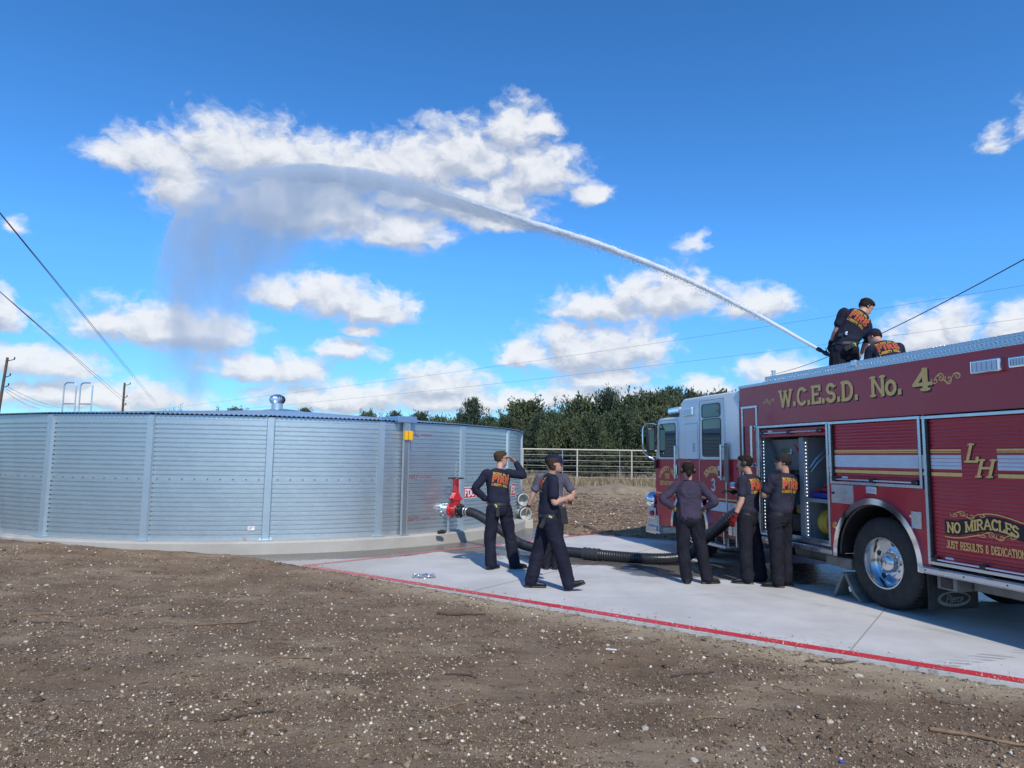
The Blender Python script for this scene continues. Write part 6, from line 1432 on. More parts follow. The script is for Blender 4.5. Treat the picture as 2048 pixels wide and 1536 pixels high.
# veil of mist hanging below the arc: a hull whose thickness tapers to nothing at its edges
US = np.linspace(5.6, LT, 70)
def depth(f):  # how far the veil hangs, by place along the arc
    return np.interp(f, [0, .15, .35, .55, .70, .80, .88, 1.0], [.12, .8, 1.9, 4.2, 6.8, 8.2, 8.3, 7.4])
def thick(f): return np.interp(f, [0, .12, .3, .5, .72, .86, .95, 1.0], [.10, .9, 2.2, 3.0, 3.3, 3.3, 3.3, 3.3])
nd = 16; front, back = [], []
for i, s in enumerate(US):
    p, t = jat(s); f = i / (len(US) - 1); D = min(float(depth(f)), p.z - 2.55); uu = (Vector((p.x, p.y)) - JN).dot(JD); Wt = float(thick(f)) * float(np.interp(uu, [15.5, 18.5, 20.5, 22, 23, 23.7], [1, .86, .60, .30, .09, .0])); hd = Vector((t.x, t.y, 0))
    for k in range(nd + 1):
        q = k / nd; w = Wt * .5 * (min(1, q * 9) ** .5) * (1 - q) ** (1.6 - .7 * min(1, max(0, (f - .55) / .25))); w = max(w, .0015)
        wob = .25 * math.sin(f * 23 + q * 5) * q
        c = p + Vector((0, 0, .05 - D * q)) - Vector((JD.x, JD.y, 0)) * (q * .6 * math.sin(f * 9)) * .4
        front.append(c + jo + JP * (w + wob * .3)); back.append(c + jo - JP * (w - wob * .3))
m = len(US); K = nd + 1; off_ = m * K; fs = []
for i in range(m - 1):
    for k in range(nd):
        a = i * K + k; fs += [(a, a + 1, a + K + 1, a + K), (off_ + a, off_ + a + K, off_ + a + K + 1, off_ + a + 1)]
for k in range(nd): fs += [(k, off_ + k, off_ + k + 1, k + 1), ((m - 1) * K + k, (m - 1) * K + k + 1, off_ + (m - 1) * K + k + 1, off_ + (m - 1) * K + k)]
for i in range(m - 1): fs += [(i * K, (i + 1) * K, off_ + (i + 1) * K, off_ + i * K), (i * K + nd, off_ + i * K + nd, off_ + (i + 1) * K + nd, (i + 1) * K + nd)]
def mist_mat(name, dens, aniso, color, streak=None):
    m = bpy.data.materials.new(name); m.use_nodes = True; t = m.node_tree; t.nodes.clear(); o = t.nodes.new('ShaderNodeOutputMaterial'); v = t.nodes.new('ShaderNodeVolumePrincipled')
    v.inputs['Color'].default_value = (*color, 1); v.inputs['Density'].default_value = dens; v.inputs['Anisotropy'].default_value = aniso
    if streak:
        g = t.nodes.new('ShaderNodeNewGeometry'); n = t.nodes.new('ShaderNodeTexNoise'); setin(n, Scale=streak, Detail=3.0, Roughness=.6)
        t.links.new(vmath(t, 'MULTIPLY', g.outputs['Position'], (1, 1, .35)), n.inputs['Vector'])
        mr_ = t.nodes.new('ShaderNodeMapRange'); t.links.new(n.outputs['Fac'], mr_.inputs['Value']); setin(mr_, From_Min=.36, From_Max=.66, To_Min=dens * .15, To_Max=dens * 1.9); t.links.new(mr_.outputs[0], v.inputs['Density'])
    t.links.new(v.outputs[0], o.inputs['Volume']); return m
mist = obj('mist', front + back, fs, mist_mat('spray_mist', .40, .25, (.82, .90, .98), 1.2), jet); mist['kind'] = 'stuff'
bm = bmesh.new(); bm.from_mesh(mist.data); bmesh.ops.recalc_face_normals(bm, faces=bm.faces[:]); bm.to_mesh(mist.data); bm.free()
# soft sheath of fine spray round the stream and along the crown of the arc
SS = np.linspace(3.0, LT - 4.5, 120); rad = np.interp(SS, [3.0, 6, 9, 13, 16, 19, LT - 4.5], [.03, .12, .20, .27, .26, .16, .01]); rad = rad * (1 + .22 * fbm(np.stack([SS * 1.6, SS * 0], 1), 3, 8))
sh_ = MB().tube([jat(s)[0] + jo - Vector((0, 0, float(q) * .55)) for s, q in zip(SS, rad)], [float(q) for q in rad], 16)
so_ = sh_.build('spray_sheath', mist_mat('sheath_mist', 1.9, .3, (.84, .91, .98), 1.6), jet); so_['kind'] = 'stuff'
S.cycles.volume_bounces = 2
S.cycles.volume_max_steps = 64
# ------------------------------------------------------------------ people
M_SKIN = mat('skin', (.46, .26, .19), rough=.55, var=.10, vscale=14)
def cloth(name, c, v=.3): return mat(name, c, rough=.88, var=v, vscale=5, bump=.5, bscale=55, spec=.2)
M_NAVY = cloth('navy_cotton', (.016, .018, .036), .4); M_NAVY2 = cloth('navy_shirt_faded', (.026, .026, .044), .4); M_SWEAT = cloth('plum_navy_sweatshirt', (.044, .036, .062), .35); M_TEE = cloth('grey_tee', (.085, .082, .115))
M_PANT = cloth('black_trousers', (.0125, .013, .021), .45); M_PANT2 = cloth('navy_trousers', (.013, .014, .027), .45)
M_BOOT = mat('black_leather', (.012, .012, .014), rough=.45, var=.3, vscale=20, bump=.3, bscale=50)
M_HAIRB = mat('brown_hair', (.060, .038, .024), rough=.85, var=.4, vscale=60, spec=.2); M_HAIRD = mat('dark_hair', (.018, .012, .010), rough=.8, var=.4, vscale=60, spec=.2)
M_CAPN = cloth('navy_cap', (.014, .016, .040)); M_CAPG = cloth('black_grey_cap', (.022, .021, .023))
M_YEL = mat('print_gold', (.58, .31, .04), rough=.8, var=.2, vscale=70); M_PRED = mat('print_red', (.42, .05, .034), rough=.8, var=.2, vscale=70)
M_GTAN = cloth('tan_leather_glove', (.26, .16, .045)); M_GBLK = cloth('black_glove', (.014, .014, .016)); M_GRED = cloth('red_black_glove', (.17, .012, .015))
M_LIME = mat('lime_tag', (.40, .55, .10), rough=.5); M_LENSK = mat('sunglass', (.006, .006, .008), rough=.08, spec=.8)

def loft(rings, n=18):
    """rings: (centre, lateral, front, a, b_front, b_back) -> MB closed tube"""
    mb = MB(); vs = []
    for c, la, fr, a, bf, bb in rings:
        for k in range(n):
            t = 2 * math.pi * k / n; cs, sn = math.cos(t), math.sin(t)
            cs2 = math.copysign(abs(cs) ** .85, cs); sn2 = math.copysign(abs(sn) ** .85, sn)
            vs.append(c + la * (a * cs2) + fr * ((bf if sn > 0 else bb) * sn2))
    m = len(rings); fs = [(i * n + k, i * n + (k + 1) % n, (i + 1) * n + (k + 1) % n, (i + 1) * n + k) for i in range(m - 1) for k in range(n)]
    fs += [tuple(range(n))[::-1], tuple(range((m - 1) * n, m * n))]
    return mb.add(vs, fs)
def limb(pts, rads, n=14):
    """round limb through points with rounded ends"""
    pts = [Vector(p) for p in pts]; P2, R2 = [], []
    cr = catmull([pts[0] * 2 - pts[1]] + pts + [pts[-1] * 2 - pts[-2]], 6); m = len(cr)
    for i, p in enumerate(cr):
        f = i / 6; j = min(int(f), len(rads) - 2); t = f - j; P2.append(p); R2.append(rads[j] * (1 - t) + rads[j + 1] * t)
    d0 = (P2[0] - P2[1]).normalized(); d1 = (P2[-1] - P2[-2]).normalized()
    P2 = [P2[0] + d0 * R2[0] * .8] + P2 + [P2[-1] + d1 * R2[-1] * .8]; R2 = [R2[0] * .45] + R2 + [R2[-1] * .45]
    return MB().tube(P2, R2, n)
def remesh(mb, vox, smooth=2, fold=0.0, seed=0, fscale=7.0, zsq=1.0):
    me = bpy.data.meshes.new('tmp'); me.from_pydata([tuple(v) for v in mb.v], [], mb.f)
    bm = bmesh.new(); bm.from_mesh(me); bmesh.ops.recalc_face_normals(bm, faces=bm.faces[:]); bm.to_mesh(me); bm.free()
    o = bpy.data.objects.new('tmp', me); COL.objects.link(o)
    md = o.modifiers.new('r', 'REMESH'); md.mode = 'VOXEL'; md.voxel_size = vox
    if smooth: sm = o.modifiers.new('s', 'SMOOTH'); sm.factor = .5; sm.iterations = smooth
    dg = bpy.context.evaluated_depsgraph_get(); ev = o.evaluated_get(dg); out = bpy.data.meshes.new_from_object(ev)
    bpy.data.objects.remove(o)
    if fold:
        n = len(out.vertices); co = np.empty(n * 3, np.float32); no = np.empty(n * 3, np.float32)
        out.vertices.foreach_get('co', co); out.vertex_normals.foreach_get('vector', no); co = co.reshape(-1, 3); no = no.reshape(-1, 3)
        q = co * np.array([fscale, fscale, fscale * zsq]); w = fbm(q + 3.7 * fbm(q * .5, 2, seed + 9)[:, None], 3, seed)
        ridge = 1 - 2 * np.abs(w); co = co + no * (ridge * fold)[:, None]; out.vertices.foreach_set('co', co.astype(np.float32).ravel())
    out.shade_smooth(); return out
def mobj(name, me, m, parent): 
    me.name = name; me.materials.clear(); me.materials.append(m); return link(bpy.data.objects.new(name, me), parent)

def hand(mb, wr, d, palm_n, curl, k=1.0, fist=False):
    """palm and five fingers: wr wrist, d pointing direction, palm_n the way the palm faces"""
    d = d.normalized(); n = (palm_n - d * palm_n.dot(d)).normalized(); s = d.cross(n)
    rings = [(wr + d * (t * .095 * k), s, n, w * k, th * k, th * k) for t, w, th in ((-.25, .024, .020), (.05, .030, .019), (.5, .040, .017), (1.0, .042, .014))]
    mb.add(*(lambda q: (q.v, q.f))(loft(rings, 12)))
    for i, (o, L) in enumerate(((-.031, .072), (-.0105, .082), (.0105, .077), (.030, .062))):
        p = wr + d * (.088 * k) + s * (o * k); pts = [p - d * .02]; dd = d + s * (o * 2.5)
        for j, f in enumerate((.42, .32, .26)):
            ang = curl * (.5 + .55 * j); dv = (dd * math.cos(ang) + n * math.sin(ang)).normalized(); p = p + dv * (L * f * k); pts.append(p)
        q = MB().tube(pts, [.0095 * k, .0092 * k, .0085 * k, .0072 * k], 8); mb.add(q.v, q.f)
    p = wr + d * (.028 * k) - s * (.030 * k) + n * .006
    q = MB().tube([p, p - s * .022 * k + d * .026 * k + n * .006, p - s * .026 * k + d * .055 * k + n * (.012 + .02 * curl)], [.013 * k, .0115 * k, .0085 * k], 8); mb.add(q.v, q.f)

HEADR = [(-.122, .020, .070, .010), (-.112, .040, .086, .030), (-.09, .054, .092, .050), (-.06, .063, .091, .068), (-.03, .069, .088, .084), (0, .073, .089, .094), (.03, .076, .094, .099), (.06, .074, .092, .098), (.085, .065, .078, .086), (.103, .049, .056, .064), (.114, .026, .030, .034)]
def person(name_, anchor, label, J, shirt='short', m_shirt=M_NAVY, m_pant=M_PANT, k=1.0, hd=(1, 0, 0), head_tilt=(0, 0, 1), hair=M_HAIRB, hat=None, gloves=(None, None), glasses=False, headset=False, curl=(.5, .5), palm=((1, 0, 0), (-1, 0, 0)), toe=((0, 1, 0), (0, 1, 0)), print_=True, seed=1, bun=False, face=True, longhair=False, base_z=0.0, hemlow=False):
    b = math.atan2(anchor[0], anchor[1]); root = empty('person', (anchor[0], anchor[1], base_z), -b, label, 'person')
    J = {q: Vector(v) for q, v in J.items()}
    pel, chest, neck, head = J['pel'], J['chest'], J['neck'], J['head']
    lat_c = (J['shR'] - J['shL']); lat_c = lat_c.normalized(); lat_p = (J['hipR'] - J['hipL']).normalized()
    up_c = (neck - chest).normalized(); fr_c = up_c.cross(lat_c).normalized(); up_p = (chest - pel).normalized(); fr_p = up_p.cross(lat_p).normalized()
    lat_c2 = fr_c.cross(up_c).normalized()
    def R_(c, la, fr, a, bf, bb): return (c, la, fr, a * k, bf * k, bb * k)
    def torso(g, low=-.10, blouse=0.0):
        w = (pel + (chest - pel) * .42); lm = (lat_p + lat_c2).normalized(); fm = (fr_p + fr_c).normalized()
        ch2 = chest + (neck - chest) * .30; sh = chest + (neck - chest) * .72
        return [R_(pel + up_p * low * k, lat_p, fr_p, .150 + g, .105 + g, .115 + g), R_(pel, lat_p, fr_p, .165 + g, .108 + g, .122 + g), R_(pel + (w - pel) * .5, lat_p, fr_p, .158 + g + blouse, .105 + g + blouse, .110 + g + blouse), R_(w, lm, fm, .148 + g + blouse * .8, .108 + g + blouse * .6, .098 + g + blouse * .8), R_(w.lerp(chest, .6), lm, fm, .160 + g, .118 + g, .108 + g), R_(chest, lat_c2, fr_c, .176 + g, .120 + g, .118 + g), R_(ch2, lat_c2, fr_c, .182 + g, .112 + g, .112 + g), R_(sh, lat_c2, fr_c, .150 + g, .085 + g, .090 + g), R_(chest + (neck - chest) * .92, lat_c2, fr_c, .085 + g * .6, .062 + g * .6, .066 + g * .6)]
    hf = Vector(hd).normalized(); hu = Vector(head_tilt).normalized(); hu = (hu - hf * hu.dot(hf)).normalized(); hl = hf.cross(hu)
    def H(x, y, z): return head + hl * (x * k) + hf * (y * k) + hu * (z * k)
    body = MB()
    def inc(q): body.add(q.v, q.f)
    inc(loft(torso(-.012))); inc(limb([chest + (neck - chest) * .75, neck, H(0, -.018, -.06)], [.060 * k, .054 * k, .056 * k]))
    inc(loft([(H(0, 0, z), hl, hf, a * k, f * k, bk * k) for z, a, f, bk in HEADR], 22))
    # nose, brow, lips, ears
    inc(MB().tube([H(0, .080, .022), H(0, .098, -.010), H(0, .109, -.030), H(0, .090, -.040)], [.008 * k, .011 * k, .014 * k, .009 * k], 8))
    inc(MB().tube([H(-.045, .076, .030), H(0, .090, .033), H(.045, .076, .030)], [.010 * k, .012 * k, .010 * k], 7)); inc(MB().tube([H(-.022, .084, -.064), H(0, .092, -.063), H(.022, .084, -.064)], [.006 * k, .009 * k, .006 * k], 6))
    for s_ in (-1, 1): inc(loft([(H(s_ * (.072 + .012 * t), -.012 - .01 * t, .0), hf, hu, (.026 - .006 * t) * k, .032 * k, .030 * k) for t in (0, 1)], 10))
    for sd_, cu, pn, gl in (('L', curl[0], palm[0], gloves[0]), ('R', curl[1], palm[1], gloves[1])):
        sh, el, wr = J['sh' + sd_], J['el' + sd_], J['wr' + sd_]; hdir = J.get('hd' + sd_, wr + (wr - el)) - wr
        sgn = -1 if sd_ == 'L' else 1
        inc(limb([sh - lat_c2 * (sgn * .03), sh.lerp(el, .35), el, el.lerp(wr, .35), wr], [.060 * k, .052 * k, .041 * k, .043 * k, .029 * k])); hand(body, wr, hdir, Vector(pn), cu, k)
    for sd_ in 'LR':
        hp, kn, an = J['hip' + sd_], J['knee' + sd_], J['ank' + sd_]; inc(limb([hp, hp.lerp(kn, .5), kn, kn.lerp(an, .4), an], [.092 * k, .078 * k, .056 * k, .056 * k, .040 * k]))
    mobj('body', remesh(body, .0085, 2), M_SKIN, root)
    # shirt
    sm = MB(); rg_ = torso(.014, 0, .016); hem = (-.03 if hemlow else .055)
    rg_ = [R_(pel + up_p * hem * k, lat_p, fr_p, (.172 if hemlow else .165), .124, .132), R_(pel + up_p * (hem + .05) * k, lat_p, fr_p, .180, .134, .138)] + rg_[3:]
    q = loft(rg_, 24); sm.add(q.v, q.f)
    for sd_ in 'LR':
        sh, el, wr = J['sh' + sd_], J['el' + sd_], J['wr' + sd_]; sgn = -1 if sd_ == 'L' else 1; s0 = sh - lat_c2 * (sgn * .05)
        if shirt == 'short': q = limb([s0, sh, sh.lerp(el, .45), sh.lerp(el, .74)], [.064 * k, .068 * k, .063 * k, .066 * k])
        else: q = limb([s0, sh, sh.lerp(el, .5), el, el.lerp(wr, .45), el.lerp(wr, .93)], [.062 * k, .066 * k, .060 * k, .056 * k, .051 * k, .041 * k])
        sm.add(q.v, q.f)
    shirt_me = remesh(sm, .010, 2, .0095, seed, 6.5, .6); so = mobj('shirt', shirt_me, m_shirt, root)
    co = loft([(neck + (neck - chest).normalized() * (t * .022 - .018), lat_c2, fr_c, (.076 - .008 * t) * k, (.068 - .004 * t) * k, (.068 - .006 * t) * k) for t in (0, 1)], 22); P(co, 'collar', m_shirt, root, smooth=.8)
    # trousers: pelvis and two legs in one garment
    tm_ = MB(); q = loft([R_(pel + up_p * .115 * k, lat_p, fr_p, .158, .116, .118), R_(pel + up_p * .02, lat_p, fr_p, .172, .118, .132), R_(pel - Vector((0, 0, .06 * k)), lat_p, fr_p, .172, .115, .130), R_(pel - Vector((0, 0, .125 * k)), lat_p, fr_p, .130, .09, .10)]); tm_.add(q.v, q.f)
    for sd_ in 'LR':
        hp, kn, an = J['hip' + sd_], J['knee' + sd_], J['ank' + sd_]; q = limb([hp + Vector((0, 0, .02)), hp.lerp(kn, .45), kn, kn.lerp(an, .45), an + (an - kn).normalized() * .025], [.102 * k, .100 * k, .086 * k, .084 * k, .082 * k]); tm_.add(q.v, q.f)
    tr_me = remesh(tm_, .011, 2, .0135, seed + 50, 5.5, .7); mobj('trousers', tr_me, m_pant, root)
    if not hemlow: P(loft([R_(pel + up_p * (.022 + .042 * t) * k, lat_p, fr_p, .184 - .008 * t, .134, .144 - .006 * t) for t in (0, 1)], 28), 'belt', M_BOOT, root, smooth=.6)
    # boots
    for i, sd_ in enumerate('LR'):
        an = J['ank' + sd_]; t = Vector(toe[i]).normalized(); fl = Vector((t.x, t.y, 0)).normalized(); sd = t.cross(Vector((0, 0, 1))).normalized(); un = sd.cross(t).normalized()
        c = an - un * (.085 * k); bo = MB()
        prof = [(-.085, .030, .050), (-.07, .040, .085), (-.02, .043, .098), (.04, .044, .085), (.10, .048, .060), (.155, .047, .050), (.19, .038, .040), (.205, .020, .026)]
        rg = [(c + t * (x * k) + un * (h * .5 * k + .012), sd, un, w * k, h * .5 * k, h * .5 * k) for x, w, h in prof]
        q = loft(rg, 16); bo.add(q.v, q.f); q = limb([an - un * .02, an + (J['knee' + sd_] - an).normalized() * .12], [.050 * k, .054 * k]); bo.add(q.v, q.f)
        bb = mobj('boot', remesh(bo, .009, 2), M_BOOT, root)
        sole = loft([(c + t * (x * k) + un * .006, sd, un, (w + .005) * k, .014, .014) for x, w, h in [(-.092, .03, 0)] + prof[1:-1] + [(.21, .022, 0)]], 12); P(sole, 'sole', M_BLACK, bb, smooth=.6)
    # head gear
    if hair is not None:
        hr = MB()
        rg = []
        for z, a, f, bk in HEADR[(2 if longhair else 4):]:
            e = .010 + .006 * (z > .05); ff = f * (.05 if z < .045 else (.75 if z < .07 else 1.0)) + e * (z > .05); rg.append((H(0, -.004, z + .006 * (z > .05)), hl, hf, (a + e - (.006 if z < 0 else 0)) * k, ff * k, (bk + e) * k))
        hr = loft(rg, 22)
        if hat is not None: hr = loft(rg[:6] if longhair else rg[:3], 22)
        if True:
            me = remesh(hr, .007, 1, .0075, seed + 7, 30, .5); mobj('hair', me, hair, root)
    if bun: me = remesh(limb([H(0, -.10, -.02), H(0, -.135, -.045), H(.0, -.13, -.075)], [.040 * k, .042 * k, .03 * k]), .008, 1, .005, 3, 30); mobj('hair_bun', me, hair, root)
    if hat is not None:
        dome = loft([(H(0, 0, z), hl, hf, (a + .012) * k, (f + .012) * k, (bk + .012) * k) for z, a, f, bk in ((.028, .078, .094, .100), (.06, .078, .094, .100), (.088, .071, .082, .090), (.110, .054, .060, .068), (.124, .028, .030, .034), (.128, .006, .006, .006))], 26)
        cp = P(dome, 'cap', hat, root, smooth=1.2)
        br = MB(); n = 12; vs = []
        for i in range(n + 1):
            a = -1.05 + 2.1 * i / n
            for rr, zz in ((.088, .036), (.175 - .035 * abs(math.sin(a)) ** 2, .030 - .020 * abs(math.sin(a)))):
                for dz in (0, .007): vs.append(H(math.sin(a) * (.088 if rr < .1 else .098), math.cos(a) * rr + (.004), zz + dz - .022 * math.sin(abs(a)) ** 2))
        for i in range(n):
            o_ = 4 * i; br.f += [(o_, o_ + 4, o_ + 6, o_ + 2), (o_ + 1, o_ + 3, o_ + 7, o_ + 5), (o_ + 2, o_ + 6, o_ + 7, o_ + 3), (o_, o_ + 1, o_ + 5, o_ + 4)]
        br.v = [Vector(v) for v in vs]; P(br, 'cap_brim', hat, cp, smooth=.8)
    if glasses:
        gl_ = MB()
        for s_ in (-1, 1):
            q = loft([(H(s_ * .031, .097 + .006 * t - .012, .008), hl, hu, (.029 - .004 * t) * k, .019 * k, .021 * k) for t in (0, 1)], 14); gl_.add(q.v, q.f); gl_.tube([H(s_ * .058, .075, .014), H(s_ * .079, -.005, .014)], .005, 6)
        gl_.tube([H(-.06, .086, .018), H(0, .102, .020), H(.06, .086, .018)], .0045, 6); P(gl_, 'sunglasses', M_LENSK, root, smooth=.6)
    else:
        for s_ in (-1, 1): 
            ey = P(MB().lathe([(.0, .011), (.006, .0095), (.010, .004), (.011, 0), (.008, -.008)], H(s_ * .031, .078, .010), hf, 10), 'eye', mat('eye_white', (.6, .58, .55), rough=.2), root, smooth=.9); P(MB().lathe([(.005, .0), (.0, .0015)], H(s_ * .031, .0885, .010), hf, 8), 'iris', M_HAIRD, ey)
    if headset:
        hs_ = MB().tube([H(.088 * math.cos(a), -.01, .018 + .115 * math.sin(a)) for a in np.linspace(.0, math.pi, 16)], .011, 8); hb_ = P(hs_, 'headset_band', M_BLACK, root, smooth=.7)
        for s_ in (-1, 1): P(MB().lathe([(.0, .0), (.040, .0), (.045, .012), (.043, .030), (.030, .040), (0, .042)], H(s_ * .074, -.008, -.002), hl * s_, 20), 'ear_cup', M_BLACK, hb_, smooth=.7)
        P(MB().tube([H(.09, .02, -.02), H(.085, .075, -.06), H(.035, .112, -.072)], .006, 6).tube([H(.045, .108, -.07), H(.018, .116, -.073)], .012, 8), 'microphone', M_BLACK, hb_, smooth=.7)
    # gloves
    for i, sd_ in enumerate('LR'):
        if gloves[i] is None: continue
        wr, el = J['wr' + sd_], J['el' + sd_]; hdir = J.get('hd' + sd_, wr + (wr - el)) - wr; g_ = MB(); hand(g_, wr, hdir, Vector(palm[i]), curl[i], k * 1.13)
        q = limb([wr - hdir.normalized() * .035, wr + hdir.normalized() * .02], [.038 * k, .036 * k]); g_.add(q.v, q.f); mobj('glove', remesh(g_, .0085, 1), gloves[i], root)
    # print on the back
    if print_:
        bvh = BVHTree.FromPolygons([v.co.copy() for v in shirt_me.vertices], [tuple(p.vertices) for p in shirt_me.polygons])
        cc = chest + (neck - chest) * .06
        def wrap(lift):
            def fn(x, y, d):
                o = cc + lat_c2 * x + up_c * y - fr_c * .6; hit = bvh.ray_cast(o, fr_c)
                p = hit[0] if hit[0] is not None else cc + lat_c2 * x + up_c * y - fr_c * .12
                return p - fr_c * (lift + d)
            return fn
        def line(txt, w, h, y, st, m, nm, lift=.003, gap=.12):
            ribs, tw_ = text2d(txt, h, st, gap); kx = w / tw_
            ribs = [([Vector((p.x * kx - w / 2, p.y + y)) for p in L], [Vector((p.x * kx - w / 2, p.y + y)) for p in Rr]) for L, Rr in ribs]
            P(letter_mesh(ribs, wrap(lift), sub=.03), nm, m, so)
        line('WCESD No. 4', .270, .034, .092, .0072, M_YEL, 'print_line', gap=.22); line('FIRE', .262, .088, -.018, .0275, M_YEL, 'print_outline', .003, gap=.30); line('FIRE', .262, .088, -.018, .0215, M_PRED, 'print_word', .0056, gap=.30); line('LIBERTY HILL', .262, .033, -.078, .0072, M_YEL, 'print_line', gap=.22)
    return root, J, dict(pel=pel, lat=lat_p, fr=fr_p, up=up_p, H=H)
def gear(root, p, name, m, size=(.045, .03, .075), tilt=0.0):
    mb = MB().bbox(-size[0], size[0], -size[1], size[1], -size[2], size[2], .008); mb.xf(Matrix.Translation(p) @ Matrix.Rotation(tilt, 4, 'Y')); return mb.build(name, m, root)
def lime(root, p, s=1.0):
    mb = MB(); s *= .62
    for q in ((0, 0, .0, .03, .012), (.01, -.003, -.03, .014, .03), (.03, -.004, -.06, .006, .03), (-.02, -.002, .012, .012, .02)): mb.bbox(p[0] + (q[0] - q[3]) * s, p[0] + (q[0] + q[3]) * s, p[1] - .012 + q[1], p[1] + .004 + q[1], p[2] + (q[2] - q[4]) * s, p[2] + (q[2] + q[4]) * s, .003)
    mb.build('radio_tag', M_LIME, root)

# man shading his eyes, back to the camera
rt_, J_, b_ = person('A', (-.125, 11.07), 'man in navy long sleeves shading his eyes with one hand beside the tank', dict(pel=(-.05, 0, .965), chest=(-.085, .01, 1.36), neck=(-.055, .02, 1.565), head=(-.03, .06, 1.725), shL=(-.265, -.06, 1.485), shR=(.095, .09, 1.495), elL=(-.435, -.08, 1.25), wrL=(-.265, .01, 1.075), hdL=(-.19, .07, 1.05), elR=(.335, .20, 1.46), wrR=(.205, .26, 1.675), hdR=(.10, .20, 1.76), hipL=(-.14, -.03, .93), hipR=(.045, .04, .93), kneeL=(-.185, .0, .49), kneeR=(.13, .08, .49), ankL=(-.165, -.04, .095), ankR=(.205, .06, .095)),
    'long', M_NAVY, M_PANT2, 1.01, hd=(.93, .33, .05), hair=M_HAIRB, glasses=True, curl=(.6, .12), palm=((0, 1, 0), (-.2, -.3, -1)), toe=((.55, .75, 0), (.95, .25, 0)), seed=3)
lime(rt_, (-.10, -.155, 1.0)); gear(rt_, (-.07, -.15, .90), 'radio_holster', M_BLACK, (.03, .022, .075))
# walking man in a cap
rt_, J_, b_ = person('B', (.52, 9.47), 'man in a navy cap and sunglasses striding across the slab', dict(pel=(0, 0, .935), chest=(.005, .0, 1.34), neck=(.045, .0, 1.53), head=(.085, -.01, 1.675), shL=(.03, .19, 1.445), shR=(.055, -.175, 1.445), elL=(.10, .25, 1.19), wrL=(.26, .10, 1.16), elR=(.075, -.225, 1.165), wrR=(.245, -.12, 1.215), hdR=(.31, -.09, 1.235), hipL=(-.02, .09, .90), hipR=(.02, -.09, .90), kneeL=(-.125, .09, .50), kneeR=(.165, -.10, .515), ankL=(-.225, .08, .095), ankR=(.275, -.11, .115)),
    'short', M_NAVY, M_PANT2, .985, hd=(.97, .18, .02), hair=M_HAIRB, hat=M_CAPN, glasses=True, curl=(.9, 1.15), palm=((-1, 0, 0), (-.3, 1, 0)), toe=((1, .05, 0), (.93, -.06, .34)), seed=5, longhair=True)
lime(rt_, (.03, -.165, .965), 1.15); gear(rt_, (-.06, -.15, .90), 'radio_holster', M_BLACK, (.028, .02, .09), .5); gear(rt_, (.21, -.06, .98), 'holster_bag', M_BLACK, (.045, .05, .115), -.15)
# man in a grey tee, mostly hidden behind him
rt_, J_, b_ = person('C', (.68, 11.15), 'man in a grey T-shirt and cap standing behind the striding man', dict(pel=(-.02, 0, .94), chest=(-.02, .02, 1.33), neck=(-.02, .02, 1.53), head=(-.04, .03, 1.68), shL=(-.215, .0, 1.43), shR=(.175, .02, 1.43), elL=(-.315, .0, 1.17), wrL=(-.395, .06, .96), elR=(.325, .0, 1.19), wrR=(.20, .12, 1.03), hipL=(-.11, 0, .90), hipR=(.07, 0, .90), kneeL=(-.10, .02, .49), kneeR=(.08, .02, .49), ankL=(-.10, .0, .09), ankR=(.06, .0, .09)),
    'short', M_TEE, M_PANT, 1.0, hd=(-.1, .99, 0), hair=M_HAIRD, hat=M_CAPN, curl=(.5, .5), palm=((1, 0, 0), (-1, 0, 0)), toe=((-.2, 1, 0), (.3, 1, 0)), seed=8, print_=False, hemlow=True)
P(MB().tube([Vector((-.39, .055, .975)), Vector((-.38, .045, 1.0))], .037, 14), 'wristband', M_BLACK, rt_, smooth=.7)
# woman with hands on hips, seen from behind
rt_, J_, b_ = person('D', (2.62, 10.08), 'woman in a plum navy sweatshirt with hands on hips, seen from behind', dict(pel=(-.03, 0, .925), chest=(-.03, .0, 1.27), neck=(-.035, .015, 1.455), head=(-.04, .035, 1.60), shL=(-.20, .0, 1.375), shR=(.14, .0, 1.375), elL=(-.40, -.09, 1.185), wrL=(-.245, -.01, 1.04), hdL=(-.18, .03, 1.02), elR=(.325, -.09, 1.165), wrR=(.175, -.01, 1.035), hdR=(.11, .03, 1.02), hipL=(-.115, 0, .885), hipR=(.055, 0, .885), kneeL=(-.12, .0, .48), kneeR=(.13, .03, .48), ankL=(-.075, -.04, .09), ankR=(.205, .02, .09)),
    'long', M_SWEAT, M_PANT, .95, hd=(-.12, .99, .0), hair=M_HAIRD, gloves=(M_GTAN, M_GTAN), headset=True, bun=True, curl=(.8, .8), palm=((1, 0, 0), (-1, 0, 0)), toe=((-.1, 1, 0), (.88, .45, 0)), seed=11, print_=False, hemlow=True)
# man with a headset facing the engine
rt_, J_, b_ = person('E', (3.50, 10.19), 'man wearing a black headset and a red glove beside the engine', dict(pel=(-.03, 0, .955), chest=(.005, .0, 1.35), neck=(.0, .0, 1.555), head=(-.055, .0, 1.705), shL=(-.085, -.165, 1.465), shR=(.095, .165, 1.465), elL=(-.105, -.215, 1.19), wrL=(-.195, -.23, .965), elR=(-.05, .28, 1.19), wrR=(-.22, .22, 1.28), hdR=(-.31, .18, 1.30), hipL=(-.065, -.08, .92), hipR=(.0, .08, .92), kneeL=(-.065, -.10, .50), kneeR=(.085, .10, .50), ankL=(-.055, -.12, .09), ankR=(.14, .10, .09)),
    'short', M_NAVY2, M_PANT, 1.0, hd=(-.96, .22, -.03), hair=M_HAIRD, gloves=(M_GRED, M_GBLK), headset=True, curl=(.6, .7), palm=((.4, 1, 0), (0, 0, -1)), toe=((-.97, -.1, 0), (-.9, .3, 0)), seed=14)
